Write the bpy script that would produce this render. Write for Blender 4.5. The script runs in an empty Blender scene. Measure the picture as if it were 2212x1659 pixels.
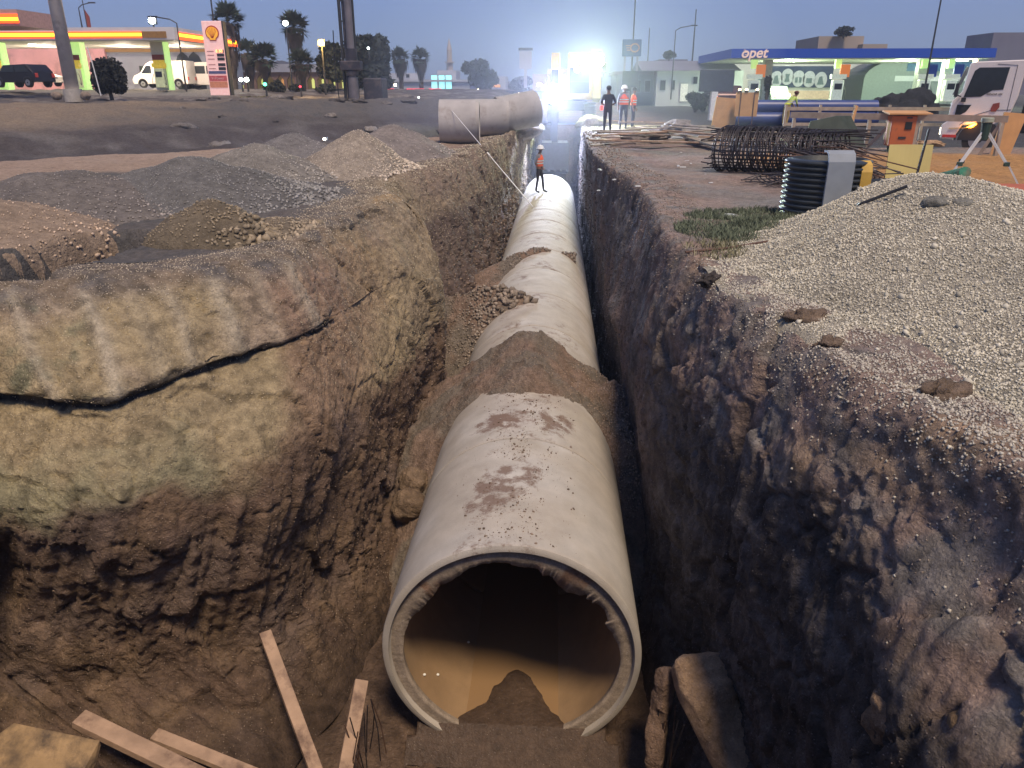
import bpy, math, random
import numpy as np
from mathutils import Vector, Matrix
random.seed(7); RNG = np.random.RandomState(11)
sc = bpy.context.scene
# ------------------------------------------------ camera
PITCH, YAW, CAMZ = 21.3, 3.19, 1.7
cd = bpy.data.cameras.new('camera'); cd.sensor_width = 36; cd.lens = 26.69; cd.clip_start = .05; cd.clip_end = 3000
cam = bpy.data.objects.new('camera', cd); sc.collection.objects.link(cam)
cam.location = (0, 0, CAMZ); cam.rotation_euler = (math.radians(90 - PITCH), 0, math.radians(YAW))
sc.camera = cam
# ------------------------------------------------ world, sun, exposure
SUN_EL, SUN_AZ = 63, 155            # degrees; azimuth clockwise from +Y (behind the camera, to its right)
w = bpy.data.worlds.new('World'); sc.world = w; w.use_nodes = True
nt = w.node_tree; bg = nt.nodes['Background']
sky = nt.nodes.new('ShaderNodeTexSky'); sky.sky_type = 'NISHITA'; sky.sun_disc = False
sky.sun_elevation = math.radians(SUN_EL); sky.sun_rotation = math.radians(SUN_AZ)
sky.air_density = 1.3; sky.dust_density = .7; sky.ozone_density = 6; sky.altitude = 0
tint = nt.nodes.new('ShaderNodeVectorMath'); tint.operation = 'MULTIPLY'; tint.inputs[1].default_value = (.33, .43, .74)   # dusk: the whole sky turned bluer
hs = nt.nodes.new('ShaderNodeHueSaturation'); hs.inputs['Saturation'].default_value = .62; nt.links.new(sky.outputs[0], hs.inputs['Color']); nt.links.new(hs.outputs[0], tint.inputs[0]); nt.links.new(tint.outputs[0], bg.inputs[0]); bg.inputs[1].default_value = 0.115
sl = bpy.data.lights.new('sun', 'SUN'); sl.energy = 2.85; sl.angle = math.radians(14); sl.color = (1.0, .80, .58)
so = bpy.data.objects.new('sun', sl); sc.collection.objects.link(so)
_d = Vector((math.sin(math.radians(SUN_AZ)) * math.cos(math.radians(SUN_EL)), math.cos(math.radians(SUN_AZ)) * math.cos(math.radians(SUN_EL)), math.sin(math.radians(SUN_EL))))
so.rotation_euler = _d.to_track_quat('Z', 'Y').to_euler(); so.location = _d * 50
sc.view_settings.view_transform = 'Standard'; sc.view_settings.look = 'None'
sc.view_settings.exposure = 0.40; sc.view_settings.gamma = 1
sc.view_settings.use_curve_mapping = False
sc.render.engine = 'CYCLES'
sc.cycles.max_bounces = 6; sc.cycles.diffuse_bounces = 3; sc.cycles.glossy_bounces = 3
sc.cycles.transmission_bounces = 4; sc.cycles.volume_bounces = 0; sc.cycles.transparent_max_bounces = 8
sc.cycles.use_denoising = True; sc.cycles.sample_clamp_indirect = 4

# ------------------------------------------------ picture measurements -> points in the place
_p, _y = math.radians(PITCH), math.radians(YAW)
FW = np.array([-math.sin(_y) * math.cos(_p), math.cos(_y) * math.cos(_p), -math.sin(_p)])
RT = np.array([math.cos(_y), math.sin(_y), 0.]); UP = np.cross(RT, FW)
def ray(x, y): return FW + RT * (x - 1106) / 1640 + UP * (829.5 - y) / 1640
def gz(x, y, z=0.):
    d = ray(x, y); return np.array([0, 0, CAMZ]) + d * ((z - CAMZ) / d[2])
def aY(x, y, Y):
    d = ray(x, y); return np.array([0, 0, CAMZ]) + d * (Y / d[1])
def aX(x, y, X):
    d = ray(x, y); return np.array([0, 0, CAMZ]) + d * (X / d[0])

# ------------------------------------------------ noise
_perm = RNG.permutation(256).astype(np.int32); _perm = np.concatenate([_perm, _perm, _perm])
_gr = RNG.normal(size=(256, 3)); _gr /= np.linalg.norm(_gr, axis=1)[:, None]
def perlin(P):
    P = np.asarray(P, float); i = np.floor(P).astype(np.int64); f = P - i; i &= 255
    u = f * f * f * (f * (f * 6 - 15) + 10)
    r = 0
    for a in (0, 1):
        wa = u[..., 0] if a else 1 - u[..., 0]
        for b in (0, 1):
            wb = u[..., 1] if b else 1 - u[..., 1]
            for c in (0, 1):
                wc = u[..., 2] if c else 1 - u[..., 2]
                h = _perm[_perm[_perm[(i[..., 0] + a) & 255] + ((i[..., 1] + b) & 255)] + ((i[..., 2] + c) & 255)]
                g = _gr[h]
                r = r + wa * wb * wc * (g[..., 0] * (f[..., 0] - a) + g[..., 1] * (f[..., 1] - b) + g[..., 2] * (f[..., 2] - c))
    return r
def fbm(P, s=1., n=4, ridged=False):
    P = np.asarray(P, float) * s; r = 0; a = 1.; t = 0
    for k in range(n):
        v = perlin(P + 17.3 * k); v = (1 - np.abs(v) * 2.6) * .5 if ridged else v
        r = r + a * v; t += a; a *= .5; P = P * 2.03
    return r / t * (1 if ridged else 1.7)
def worley(P, s=1., seed=0):
    """cell noise: nearest distance, gap to the second nearest, a random value and a random tilt per cell"""
    shp = np.asarray(P).shape[:-1]; P = np.asarray(P, float).reshape(-1, 3) * s + seed; i0 = np.floor(P).astype(np.int64)
    f1 = np.full(len(P), 9.); f2 = np.full(len(P), 9.); cid = np.zeros(len(P), np.int64); tilt = np.zeros(len(P))
    for a in (-1, 0, 1):
        for b in (-1, 0, 1):
            for c in (-1, 0, 1):
                j = (i0 + [a, b, c]); jj = j & 255; h = _perm[_perm[_perm[jj[:, 0]] + jj[:, 1]] + jj[:, 2]]; o = _gr[h]
                v = P - (j + .5 + o * .55); d = np.sqrt((v ** 2).sum(1)); t = (v * _gr[_perm[h + 7]]).sum(1)
                n_ = d < f1; f2 = np.where(n_, f1, np.minimum(f2, d)); tilt = np.where(n_, t, tilt); cid = np.where(n_, h, cid); f1 = np.where(n_, d, f1)
    return f1.reshape(shp), (f2 - f1).reshape(shp), (_perm[cid + 3] / 255.).reshape(shp), tilt.reshape(shp)
def blocky(P, s, seed, crack=.10):
    """broken faces: each cell a tilted facet at its own height, with an open joint round it"""
    Q = P + np.stack([fbm(P + 5, s * .9, 3), fbm(P + 15, s * .9, 3), fbm(P + 25, s * .9, 3)], -1) * (.35 / s)
    f1, g, r, t = worley(Q, s, seed); return (r - .5) * .9 + t * .8 - .55 * ss(crack, 0, g)
def ss(a, b, x):
    t = np.clip((x - a) / (b - a), 0, 1); return t * t * (3 - 2 * t)
def lerp(a, b, t): return a + (b - a) * t

# ------------------------------------------------ materials
def _n(nt, t, **k):
    n = nt.nodes.new(t)
    for a, b in k.items(): setattr(n, a, b)
    return n
def mat(name, col, rough=.7, metal=0., var=.15, scale=6., bump=0., bscale=40., emit=None, estr=0., dirt=None, dscale=2., dthr=.55, alpha=None, trans=0., coords='Object'):
    m = bpy.data.materials.new(name); m.use_nodes = True; nt = m.node_tree; L = nt.links
    b = nt.nodes['Principled BSDF']; b.inputs['Roughness'].default_value = rough; b.inputs['Metallic'].default_value = metal
    tc = _n(nt, 'ShaderNodeTexCoord')
    no = _n(nt, 'ShaderNodeTexNoise'); no.inputs['Scale'].default_value = scale; no.inputs['Detail'].default_value = 6
    L.new(tc.outputs[coords], no.inputs['Vector'])
    mr = _n(nt, 'ShaderNodeMapRange'); mr.inputs[1].default_value = .3; mr.inputs[2].default_value = .7; mr.inputs[3].default_value = 1 - var; mr.inputs[4].default_value = 1 + var
    L.new(no.outputs['Fac'], mr.inputs[0])
    mx = _n(nt, 'ShaderNodeVectorMath', operation='SCALE'); mx.inputs[0].default_value = col; L.new(mr.outputs[0], mx.inputs['Scale'])
    out = mx.outputs[0]
    if dirt:
        n2 = _n(nt, 'ShaderNodeTexNoise'); n2.inputs['Scale'].default_value = dscale; n2.inputs['Detail'].default_value = 8; n2.inputs['Roughness'].default_value = .65
        L.new(tc.outputs[coords], n2.inputs['Vector'])
        m2 = _n(nt, 'ShaderNodeMapRange'); m2.inputs[1].default_value = dthr - .06; m2.inputs[2].default_value = dthr + .12; L.new(n2.outputs['Fac'], m2.inputs[0])
        mm = _n(nt, 'ShaderNodeMix', data_type='RGBA'); L.new(m2.outputs[0], mm.inputs[0]); L.new(out, mm.inputs[6]); mm.inputs[7].default_value = (*dirt, 1)
        out = mm.outputs[2]
    L.new(out, b.inputs['Base Color'])
    if bump:
        n3 = _n(nt, 'ShaderNodeTexNoise'); n3.inputs['Scale'].default_value = bscale; n3.inputs['Detail'].default_value = 8; n3.inputs['Roughness'].default_value = .7
        L.new(tc.outputs[coords], n3.inputs['Vector'])
        bp = _n(nt, 'ShaderNodeBump'); bp.inputs['Strength'].default_value = min(1, bump); bp.inputs['Distance'].default_value = .02 * max(1, bump)
        L.new(n3.outputs['Fac'], bp.inputs['Height']); L.new(bp.outputs[0], b.inputs['Normal'])
    if emit:
        b.inputs['Emission Color'].default_value = (*emit, 1); b.inputs['Emission Strength'].default_value = estr
    if trans: b.inputs['Transmission Weight'].default_value = trans
    return m
def soil_mat(name, rough=.95, bstr=.7, wet=False):
    """soil: colour from the point colour of the mesh, broken up by fine grit, pores and pebbles"""
    m = bpy.data.materials.new(name); m.use_nodes = True; nt = m.node_tree; L = nt.links
    b = nt.nodes['Principled BSDF']; b.inputs['Roughness'].default_value = rough; b.inputs['Specular IOR Level'].default_value = .25
    at = _n(nt, 'ShaderNodeAttribute', attribute_name='Col'); tc = _n(nt, 'ShaderNodeTexCoord')
    n1 = _n(nt, 'ShaderNodeTexNoise'); n1.inputs['Scale'].default_value = 9; n1.inputs['Detail'].default_value = 9; n1.inputs['Roughness'].default_value = .72
    n2 = _n(nt, 'ShaderNodeTexNoise'); n2.inputs['Scale'].default_value = 60; n2.inputs['Detail'].default_value = 5; n2.inputs['Roughness'].default_value = .7
    vo = _n(nt, 'ShaderNodeTexVoronoi'); vo.inputs['Scale'].default_value = 34
    for n in (n1, n2, vo): L.new(tc.outputs['Object'], n.inputs['Vector'])
    mr = _n(nt, 'ShaderNodeMapRange'); mr.inputs[1].default_value = .3; mr.inputs[2].default_value = .72; mr.inputs[3].default_value = .6; mr.inputs[4].default_value = 1.35
    L.new(n1.outputs['Fac'], mr.inputs[0])
    m2 = _n(nt, 'ShaderNodeMapRange'); m2.inputs[1].default_value = .3; m2.inputs[2].default_value = .7; m2.inputs[3].default_value = .75; m2.inputs[4].default_value = 1.2
    L.new(n2.outputs['Fac'], m2.inputs[0])
    mu = _n(nt, 'ShaderNodeMath', operation='MULTIPLY'); L.new(mr.outputs[0], mu.inputs[0]); L.new(m2.outputs[0], mu.inputs[1])
    sc_ = _n(nt, 'ShaderNodeVectorMath', operation='SCALE'); L.new(at.outputs['Color'], sc_.inputs[0]); L.new(mu.outputs[0], sc_.inputs['Scale'])
    # pale pebbles set in the soil
    pe = _n(nt, 'ShaderNodeMapRange'); pe.inputs[1].default_value = .22; pe.inputs[2].default_value = .12; L.new(vo.outputs['Distance'], pe.inputs[0])
    sp = _n(nt, 'ShaderNodeSeparateColor'); L.new(vo.outputs['Color'], sp.inputs[0])
    th = _n(nt, 'ShaderNodeMath', operation='GREATER_THAN'); th.inputs[1].default_value = .8; L.new(sp.outputs[0], th.inputs[0])
    pm = _n(nt, 'ShaderNodeMath', operation='MULTIPLY'); L.new(pe.outputs[0], pm.inputs[0]); L.new(th.outputs[0], pm.inputs[1])
    pb = _n(nt, 'ShaderNodeVectorMath', operation='MULTIPLY_ADD'); L.new(at.outputs['Color'], pb.inputs[0]); pb.inputs[1].default_value = (1.25, 1.3, 1.35); pb.inputs[2].default_value = (.08, .075, .065)
    mm = _n(nt, 'ShaderNodeMix', data_type='RGBA'); L.new(pm.outputs[0], mm.inputs[0]); L.new(sc_.outputs[0], mm.inputs[6]); L.new(pb.outputs[0], mm.inputs[7])
    L.new(mm.outputs[2], b.inputs['Base Color'])
    ad = _n(nt, 'ShaderNodeMath', operation='MULTIPLY_ADD'); L.new(n2.outputs['Fac'], ad.inputs[0]); ad.inputs[1].default_value = .35; L.new(n1.outputs['Fac'], ad.inputs[2])
    v2 = _n(nt, 'ShaderNodeTexVoronoi'); v2.inputs['Scale'].default_value = 21; v3 = _n(nt, 'ShaderNodeTexVoronoi'); v3.inputs['Scale'].default_value = 55
    wv = _n(nt, 'ShaderNodeVectorMath', operation='MULTIPLY_ADD'); L.new(n1.outputs['Color'], wv.inputs[0]); wv.inputs[1].default_value = (.09, .09, .09); L.new(tc.outputs['Object'], wv.inputs[2])
    for q in (v2, v3): L.new(wv.outputs[0], q.inputs['Vector'])
    b2 = _n(nt, 'ShaderNodeMath', operation='MULTIPLY_ADD'); L.new(v2.outputs['Distance'], b2.inputs[0]); b2.inputs[1].default_value = -.55; L.new(ad.outputs[0], b2.inputs[2])
    b3 = _n(nt, 'ShaderNodeMath', operation='MULTIPLY_ADD'); L.new(v3.outputs['Distance'], b3.inputs[0]); b3.inputs[1].default_value = -.28; L.new(b2.outputs[0], b3.inputs[2]); ad = b3
    a2 = _n(nt, 'ShaderNodeMath', operation='MULTIPLY_ADD'); L.new(pm.outputs[0], a2.inputs[0]); a2.inputs[1].default_value = .12; L.new(ad.outputs[0], a2.inputs[2])
    bp = _n(nt, 'ShaderNodeBump'); bp.inputs['Strength'].default_value = bstr; bp.inputs['Distance'].default_value = .06
    L.new(a2.outputs[0], bp.inputs['Height']); L.new(bp.outputs[0], b.inputs['Normal'])
    return m
SOIL = soil_mat('soil')

# ------------------------------------------------ objects
COL = sc.collection
def tag(o, label=None, cat=None, group=None, kind=None):
    if label: o['label'] = label
    if cat: o['category'] = cat
    if group: o['group'] = group
    if kind: o['kind'] = kind
    return o
def empty(name, loc=(0, 0, 0), rz=0, label=None, cat=None, group=None):
    o = bpy.data.objects.new(name, None); COL.objects.link(o); o.location = loc; o.rotation_euler = (0, 0, rz); o.empty_display_size = .2
    return tag(o, label, cat, group)
def link(name, me, m, parent=None, smooth=False):
    for x in (m if isinstance(m, (list, tuple)) else [m]): me.materials.append(x)
    o = bpy.data.objects.new(name, me); COL.objects.link(o)
    if parent: o.parent = parent
    if smooth: me.polygons.foreach_set('use_smooth', [True] * len(me.polygons))
    return o
def copy_tree(o, parent=None):
    c = o.copy(); COL.objects.link(c)
    if parent: c.parent = parent
    for ch in list(o.children): copy_tree(ch, c)
    return c
def np_mesh(name, V, F, colors=None):
    """V (n,3); F (m,3) or (m,4) arrays"""
    me = bpy.data.meshes.new(name); V = np.ascontiguousarray(V, np.float32); F = np.ascontiguousarray(F, np.int32)
    k = F.shape[1]; me.vertices.add(len(V)); me.vertices.foreach_set('co', V.ravel())
    me.loops.add(F.size); me.loops.foreach_set('vertex_index', F.ravel())
    me.polygons.add(len(F)); me.polygons.foreach_set('loop_start', np.arange(0, F.size, k, dtype=np.int32)); me.polygons.foreach_set('loop_total', np.full(len(F), k, np.int32))
    me.update(calc_edges=True)
    if colors is not None:
        a = me.color_attributes.new('Col', 'FLOAT_COLOR', 'POINT'); c = np.ones((len(V), 4), np.float32); c[:, :3] = colors; a.data.foreach_set('color', c.ravel())
    return me
def grid_faces(nu, nv, keep=None):
    a = np.arange(nu * nv).reshape(nu, nv); q = np.stack([a[:-1, :-1], a[1:, :-1], a[1:, 1:], a[:-1, 1:]], -1)
    return q.reshape(-1, 4) if keep is None else q[keep]
class MB:
    def __init__(s): s.v = []; s.f = []
    def add(s, vs, fs):
        o = len(s.v); s.v += [tuple(map(float, v)) for v in vs]; s.f += [tuple(i + o for i in f) for f in fs]; return s
    def box(s, c, d, rot=None, taper=1.):
        x, y, z = d[0] / 2, d[1] / 2, d[2] / 2; R = rot if rot is not None else Matrix.Identity(3)
        vs = []
        for k, (a, b, e) in enumerate([(-1, -1, -1), (1, -1, -1), (1, 1, -1), (-1, 1, -1), (-1, -1, 1), (1, -1, 1), (1, 1, 1), (-1, 1, 1)]):
            t = taper if e > 0 else 1; vs.append(Vector(c) + R @ Vector((a * x * t, b * y * t, e * z)))
        return s.add(vs, [(0, 3, 2, 1), (4, 5, 6, 7), (0, 1, 5, 4), (1, 2, 6, 5), (2, 3, 7, 6), (3, 0, 4, 7)])
    def bar(s, a, b, w_, h=None, up=(0, 0, 1)):
        a, b = Vector(a), Vector(b); d = (b - a); L = d.length; d = d.normalized(); u = Vector(up)
        if abs(d.dot(u)) > .98: u = Vector((0, 1, 0))
        x = d.cross(u).normalized(); z = x.cross(d)
        return s.box((a + b) / 2, (w_, L, h or w_), Matrix((x, d, z)).transposed())
    def tube(s, pts, r, n=8, caps=True, r2=None):
        pts = [Vector(p) for p in pts]; m = len(pts); rings = []
        u0 = None
        for i, p in enumerate(pts):
            t = (pts[min(i + 1, m - 1)] - pts[max(i - 1, 0)]).normalized()
            if u0 is None:
                u0 = t.orthogonal().normalized()
            u0 = (u0 - t * u0.dot(t)).normalized(); w_ = t.cross(u0)
            rr = r if r2 is None else r + (r2 - r) * i / (m - 1)
            if isinstance(r, (list, tuple)): rr = r[i]
            rings.append([p + (u0 * math.cos(6.28319 * k / n) + w_ * math.sin(6.28319 * k / n)) * rr for k in range(n)])
        vs = [v for q in rings for v in q]
        fs = [(i * n + k, i * n + (k + 1) % n, (i + 1) * n + (k + 1) % n, (i + 1) * n + k) for i in range(m - 1) for k in range(n)]
        if caps: fs += [tuple(range(n - 1, -1, -1)), tuple((m - 1) * n + k for k in range(n))]
        return s.add(vs, fs)
    def cyl(s, a, b, r, n=12, r2=None): return s.tube([a, b], r, n, True, r2)
    def prism(s, poly, y0, y1, ax='y'):
        """poly in (x,z) extruded along y (or (y,z) along x, (x,y) along z)"""
        n = len(poly)
        f = {'y': lambda p, t: (p[0], t, p[1]), 'x': lambda p, t: (t, p[0], p[1]), 'z': lambda p, t: (p[0], p[1], t)}[ax]
        vs = [f(p, y0) for p in poly] + [f(p, y1) for p in poly]
        return s.add(vs, [tuple(range(n)), tuple(range(2 * n - 1, n - 1, -1))] + [(i, (i + 1) % n, n + (i + 1) % n, n + i) for i in range(n)])
    def ell(s, c, r, nu=10, nv=7, jit=0.):
        vs = [(c[0], c[1], c[2] + r[2])]
        for j in range(1, nv):
            for i in range(nu):
                a, b = 6.28319 * i / nu, math.pi * j / nv; q = 1 + random.uniform(-jit, jit)
                vs.append((c[0] + r[0] * math.sin(b) * math.cos(a) * q, c[1] + r[1] * math.sin(b) * math.sin(a) * q, c[2] + r[2] * math.cos(b) * q))
        vs.append((c[0], c[1], c[2] - r[2])); fs = [(0, 1 + i, 1 + (i + 1) % nu) for i in range(nu)]
        for j in range(nv - 2):
            o = 1 + j * nu; fs += [(o + i, o + nu + i, o + nu + (i + 1) % nu, o + (i + 1) % nu) for i in range(nu)]
        o = 1 + (nv - 2) * nu; fs += [(o + i, len(vs) - 1, o + (i + 1) % nu) for i in range(nu)]
        return s.add(vs, fs)
    def build(s, name, m, parent=None, smooth=False, bevel=0., loc=None, rz=None, fix=True):
        me = bpy.data.meshes.new(name); me.from_pydata(s.v, [], s.f); me.update()
        if fix:
            import bmesh
            bm = bmesh.new(); bm.from_mesh(me); bmesh.ops.recalc_face_normals(bm, faces=bm.faces)
            if bevel: bmesh.ops.bevel(bm, geom=list(bm.edges), offset=bevel, segments=1, affect='EDGES', profile=.5)
            bm.to_mesh(me); bm.free()
        o = link(name, me, m, parent, smooth)
        if loc is not None: o.location = loc
        if rz is not None: o.rotation_euler[2] = rz
        return o
def one(b, name, m, label, cat, group=None, **k):
    return tag(b.build(name, m, **k), label, cat, group)
# ================================================ THE GROUND
YEL = np.array([.36, .285, .165]); TAN = np.array([.30, .235, .165]); RED = np.array([.29, .185, .125]); BRN = np.array([.135, .09, .062])
DRK = np.array([.06, .052, .05]); BLK = np.array([.028, .025, .024]); GRY = np.array([.165, .15, .135]); PINK = np.array([.25, .185, .15]); GRN = np.array([.27, .27, .165])
DGR = np.array([.10, .097, .092]); ORG = np.array([.40, .22, .085])
_dA, _dB = gz(-40, 590, 0)[:2], gz(335, 497, 0)[:2]
def seg(X, Y, A, B):
    t = np.clip(((X - A[0]) * (B[0] - A[0]) + (Y - A[1]) * (B[1] - A[1])) / ((B[0] - A[0]) ** 2 + (B[1] - A[1]) ** 2), 0, 1)
    return np.hypot(X - A[0] - t * (B[0] - A[0]), Y - A[1] - t * (B[1] - A[1])), t
def ditch(X, Y):
    d, t = seg(X, Y, _dA, _dB)
    return ss(.75, .45, d / (1.05 - .45 * t)) * ss(1.0, .8, t + 0 * d)
def G(X, Y, noise=True):
    X = np.asarray(X, float); Y = np.asarray(Y, float); s = Y - X; z = np.zeros_like(X + Y)
    left = ss(-2.5, -6, X)
    z = z - .45 * ss(33, 36, s) * ss(46, 42, s) * left
    z = z + .9 * ss(42, 60, s) * left * ss(20, 30, np.hypot(X, Y))
    z = z + .55 * ss(62, 82, np.hypot(X, Y)) * ss(5, -8, X)
    z = z - 1.1 * ditch(X, Y)
    z = z - .42 * ss(24.5, 26, Y) * ss(38, 34, Y) * ss(6, 9, X)
    if noise:
        P = np.stack([X, Y, 0 * X], -1); r = np.hypot(X, Y); k = ss(400, 60, r)
        rough = .35 + .65 * ss(33, 40, s) * left * ss(120, 70, r)
        z = z + k * (fbm(P, .35, 3) * .10 + fbm(P + 9, 1.6, 4) * .05 + fbm(P + 31, .9, 4, True) * .34 * (rough - .35) + np.clip(fbm(P + 77, .45, 4), 0, 1) * .5 * (rough - .35))
    return z
def Gcol(X, Y, z):
    P = np.stack([X, Y, 0 * X], -1); s = Y - X; n = fbm(P, .5, 4) * 1.2; n2 = fbm(P + 5, 2.2, 4)
    left = ss(-1.5, -4.5, X)
    c = lerp(PINK * 1.15, GRY * 1.3, ss(-.3, .3, n)[:, None])
    sand = np.array([.34, .25, .185])
    cl = lerp(GRY * .8, DGR, ss(-.2, .3, n2)[:, None])
    cl = lerp(cl, sand, (ss(25 + 0, 27, s + n * 3) * ss(36, 34, s + n * 2))[:, None])
    cl = lerp(cl, lerp(DRK * 1.3, GRY * 1.1, ss(-.1, .6, n)[:, None] * .6), (ss(33.5, 36, s + n) * ss(52, 44, s + 4 * n))[:, None])
    cl = lerp(cl, TAN * .8, (ss(44, 50, s + 4 * n) * ss(66, 60, s + 3 * n) * ss(-14, -22, X + n * 4))[:, None])
    cl = lerp(cl, lerp(DRK * 1.4, GRY * 1.5, ss(-.1, .4, n)[:, None]), (ss(62, 68, s + 3 * n))[:, None] * .8)
    c = lerp(c, cl, left[:, None])
    # orange sand apron to the right
    o = ss(4.2, 5.6, X + n * .8) * ss(11, 12.5, Y) * ss(23.5, 21.5, Y)
    c = lerp(c, ORG * 1.1, o[:, None])
    # asphalt and station forecourts
    r = np.hypot(X, Y)
    c = lerp(c, np.array([.07, .07, .072]), (ss(27, 31, Y) * ss(4, 8, X) * ss(300, 200, r))[:, None])
    c = lerp(c, np.array([.20, .19, .175]), (ss(-24, -28, X) * ss(58, 62, Y))[:, None])
    c = lerp(c, np.array([.11, .11, .10]), ss(100, 150, r)[:, None])
    c = lerp(c, BLK * 1.3, ditch(X, Y)[:, None])
    gr = ss(.9, .4, np.hypot((X - 2.6) / 1.9, (Y - 9.6) / 1.5) + n2 * .4)
    c = lerp(c, np.array([.10, .11, .065]), gr[:, None] * .8)
    return np.clip(c * (1 + .25 * n2)[:, None], .01, .8)

# ---- left bank: rows of points measured down each cut face
def Z(px, py, z): return gz(px, py, z)
def W(x, y, z): return np.array([x, y, z], float)
rowsL = [  # E rim, mid, crack top, crack bottom, lower lip, mid wall, foot, floor
 [W(-6.2, 1.0, 0), W(-5.9, 1.0, -.4), W(-5.6, 1.0, -.8), W(-5.5, 1.0, -1.), W(-5.1, 1.0, -1.6), W(-4.9, 1., -2.6), W(-4.6, 1., -3.5), W(-2.6, 1., -4.45)],
 [W(-6.0, 3.6, 0), W(-5.6, 3.5, -.4), W(-5.3, 3.4, -.8), W(-5.25, 3.4, -1.), W(-4.8, 3.2, -1.6), W(-4.9, 3.2, -2.5), W(-4.7, 3.2, -3.4), W(-2.6, 3.2, -4.4)],
 [Z(-120, 640, 0), Z(-100, 760, -.4), Z(-80, 860, -.75), Z(-80, 885, -.87), Z(-60, 1120, -1.5), Z(-60, 1260, -2.3), Z(-60, 1480, -3.3), W(-2.6, 4.2, -4.35)],
 [Z(20, 612, 0), Z(60, 750, -.4), Z(100, 862, -.75), Z(100, 885, -.87), Z(120, 1105, -1.5), Z(120, 1260, -2.3), Z(120, 1470, -3.35), W(-2.5, 4.6, -4.32)],
 [Z(180, 605, 0), Z(220, 730, -.38), Z(240, 862, -.75), Z(240, 885, -.87), Z(270, 1085, -1.5), Z(270, 1250, -2.3), Z(300, 1460, -3.4), W(-2.4, 5.0, -4.3)],
 [Z(350, 596, 0), Z(385, 690, -.35), Z(400, 800, -.72), Z(402, 825, -.835), Z(430, 1035, -1.5), Z(430, 1210, -2.3), Z(440, 1430, -3.45), W(-2.3, 5.5, -4.3)],
 [Z(510, 572, 0), Z(540, 660, -.35), Z(555, 752, -.72), Z(560, 768, -.815), Z(580, 985, -1.5), Z(570, 1170, -2.3), Z(560, 1390, -3.5), W(-2.1, 6.0, -4.3)],
 [Z(610, 545, 0), Z(645, 630, -.35), Z(670, 712, -.72), Z(675, 722, -.77), Z(690, 920, -1.55), Z(680, 1080, -2.3), Z(670, 1290, -3.5), W(-2.0, 6.8, -4.3)],
 [Z(720, 480, 0), Z(770, 545, -.4), Z(810, 620, -.85), Z(812, 640, -.95), Z(790, 850, -1.65), Z(785, 985, -2.4), Z(785, 1170, -3.5), W(-1.9, 7.6, -4.3)],
 [Z(830, 428, 0), Z(895, 462, -.3), Z(925, 540, -.8), Z(935, 580, -1.05), Z(905, 740, -1.8), Z(895, 850, -2.5), Z(880, 1010, -3.4), W(-1.85, 8.6, -4.3)],
 [W(-2.75, 13.2, 0), W(-2.35, 13.0, -.35), W(-2.05, 12.7, -.9), W(-1.98, 12.6, -1.2), W(-1.85, 12.3, -1.9), W(-1.85, 12.1, -2.6), W(-1.85, 11.5, -3.4), W(-1.8, 10.8, -4.3)],
 [W(-3.2, 14.2, 0), W(-2.95, 14.1, -.4), W(-2.75, 13.9, -.9), W(-2.65, 13.8, -1.2), W(-2.45, 13.6, -1.9), W(-2.25, 13.5, -2.6), W(-2.0, 13.2, -3.4), W(-1.8, 12.8, -4.3)],
 [W(-3.2, 16.0, 0), W(-2.85, 16, -.4), W(-2.6, 16, -.9), W(-2.5, 16, -1.2), W(-2.25, 15.8, -1.9), W(-2.0, 15.6, -2.6), W(-1.85, 15.4, -3.4), W(-1.75, 15.4, -4.3)],
 [W(-2.85, 18, 0), W(-2.5, 18, -.35), W(-2.25, 18, -.9), W(-2.15, 18, -1.2), W(-2.0, 18, -1.9), W(-1.85, 18, -2.6), W(-1.75, 18, -3.4), W(-1.7, 18, -4.3)],
 [W(-2.5, 21, .05), W(-2.2, 21, -.35), W(-2.0, 21, -.9), W(-1.95, 21, -1.2), W(-1.85, 21, -1.9), W(-1.8, 21, -2.6), W(-1.7, 21, -3.4), W(-1.65, 21, -4.3)],
 [W(-2.1, 25, .12), W(-1.9, 25, -.3), W(-1.8, 25, -.9), W(-1.78, 25, -1.2), W(-1.75, 25, -1.9), W(-1.7, 25, -2.6), W(-1.65, 25, -3.4), W(-1.6, 25, -4.3)],
 [W(-1.75, 31, .1), W(-1.65, 31, -.3), W(-1.6, 31, -.9), W(-1.6, 31, -1.2), W(-1.6, 31, -1.9), W(-1.6, 31, -2.6), W(-1.6, 31, -3.4), W(-1.55, 31, -4.3)],
 [W(-1.35, 37, .05), W(-1.3, 37, -.3), W(-1.3, 37, -.9), W(-1.3, 37, -1.2), W(-1.3, 37, -1.9), W(-1.35, 37, -2.6), W(-1.4, 37, -3.4), W(-1.4, 37, -4.3)],
 [W(-1.1, 38.9, .05), W(-1.1, 38.9, -.3), W(-1.1, 38.9, -.9), W(-1.1, 38.9, -1.2), W(-1.1, 38.9, -1.9), W(-1.1, 38.9, -2.6), W(-1.1, 38.9, -3.4), W(-1.1, 38.9, -4.3)]]
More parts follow.
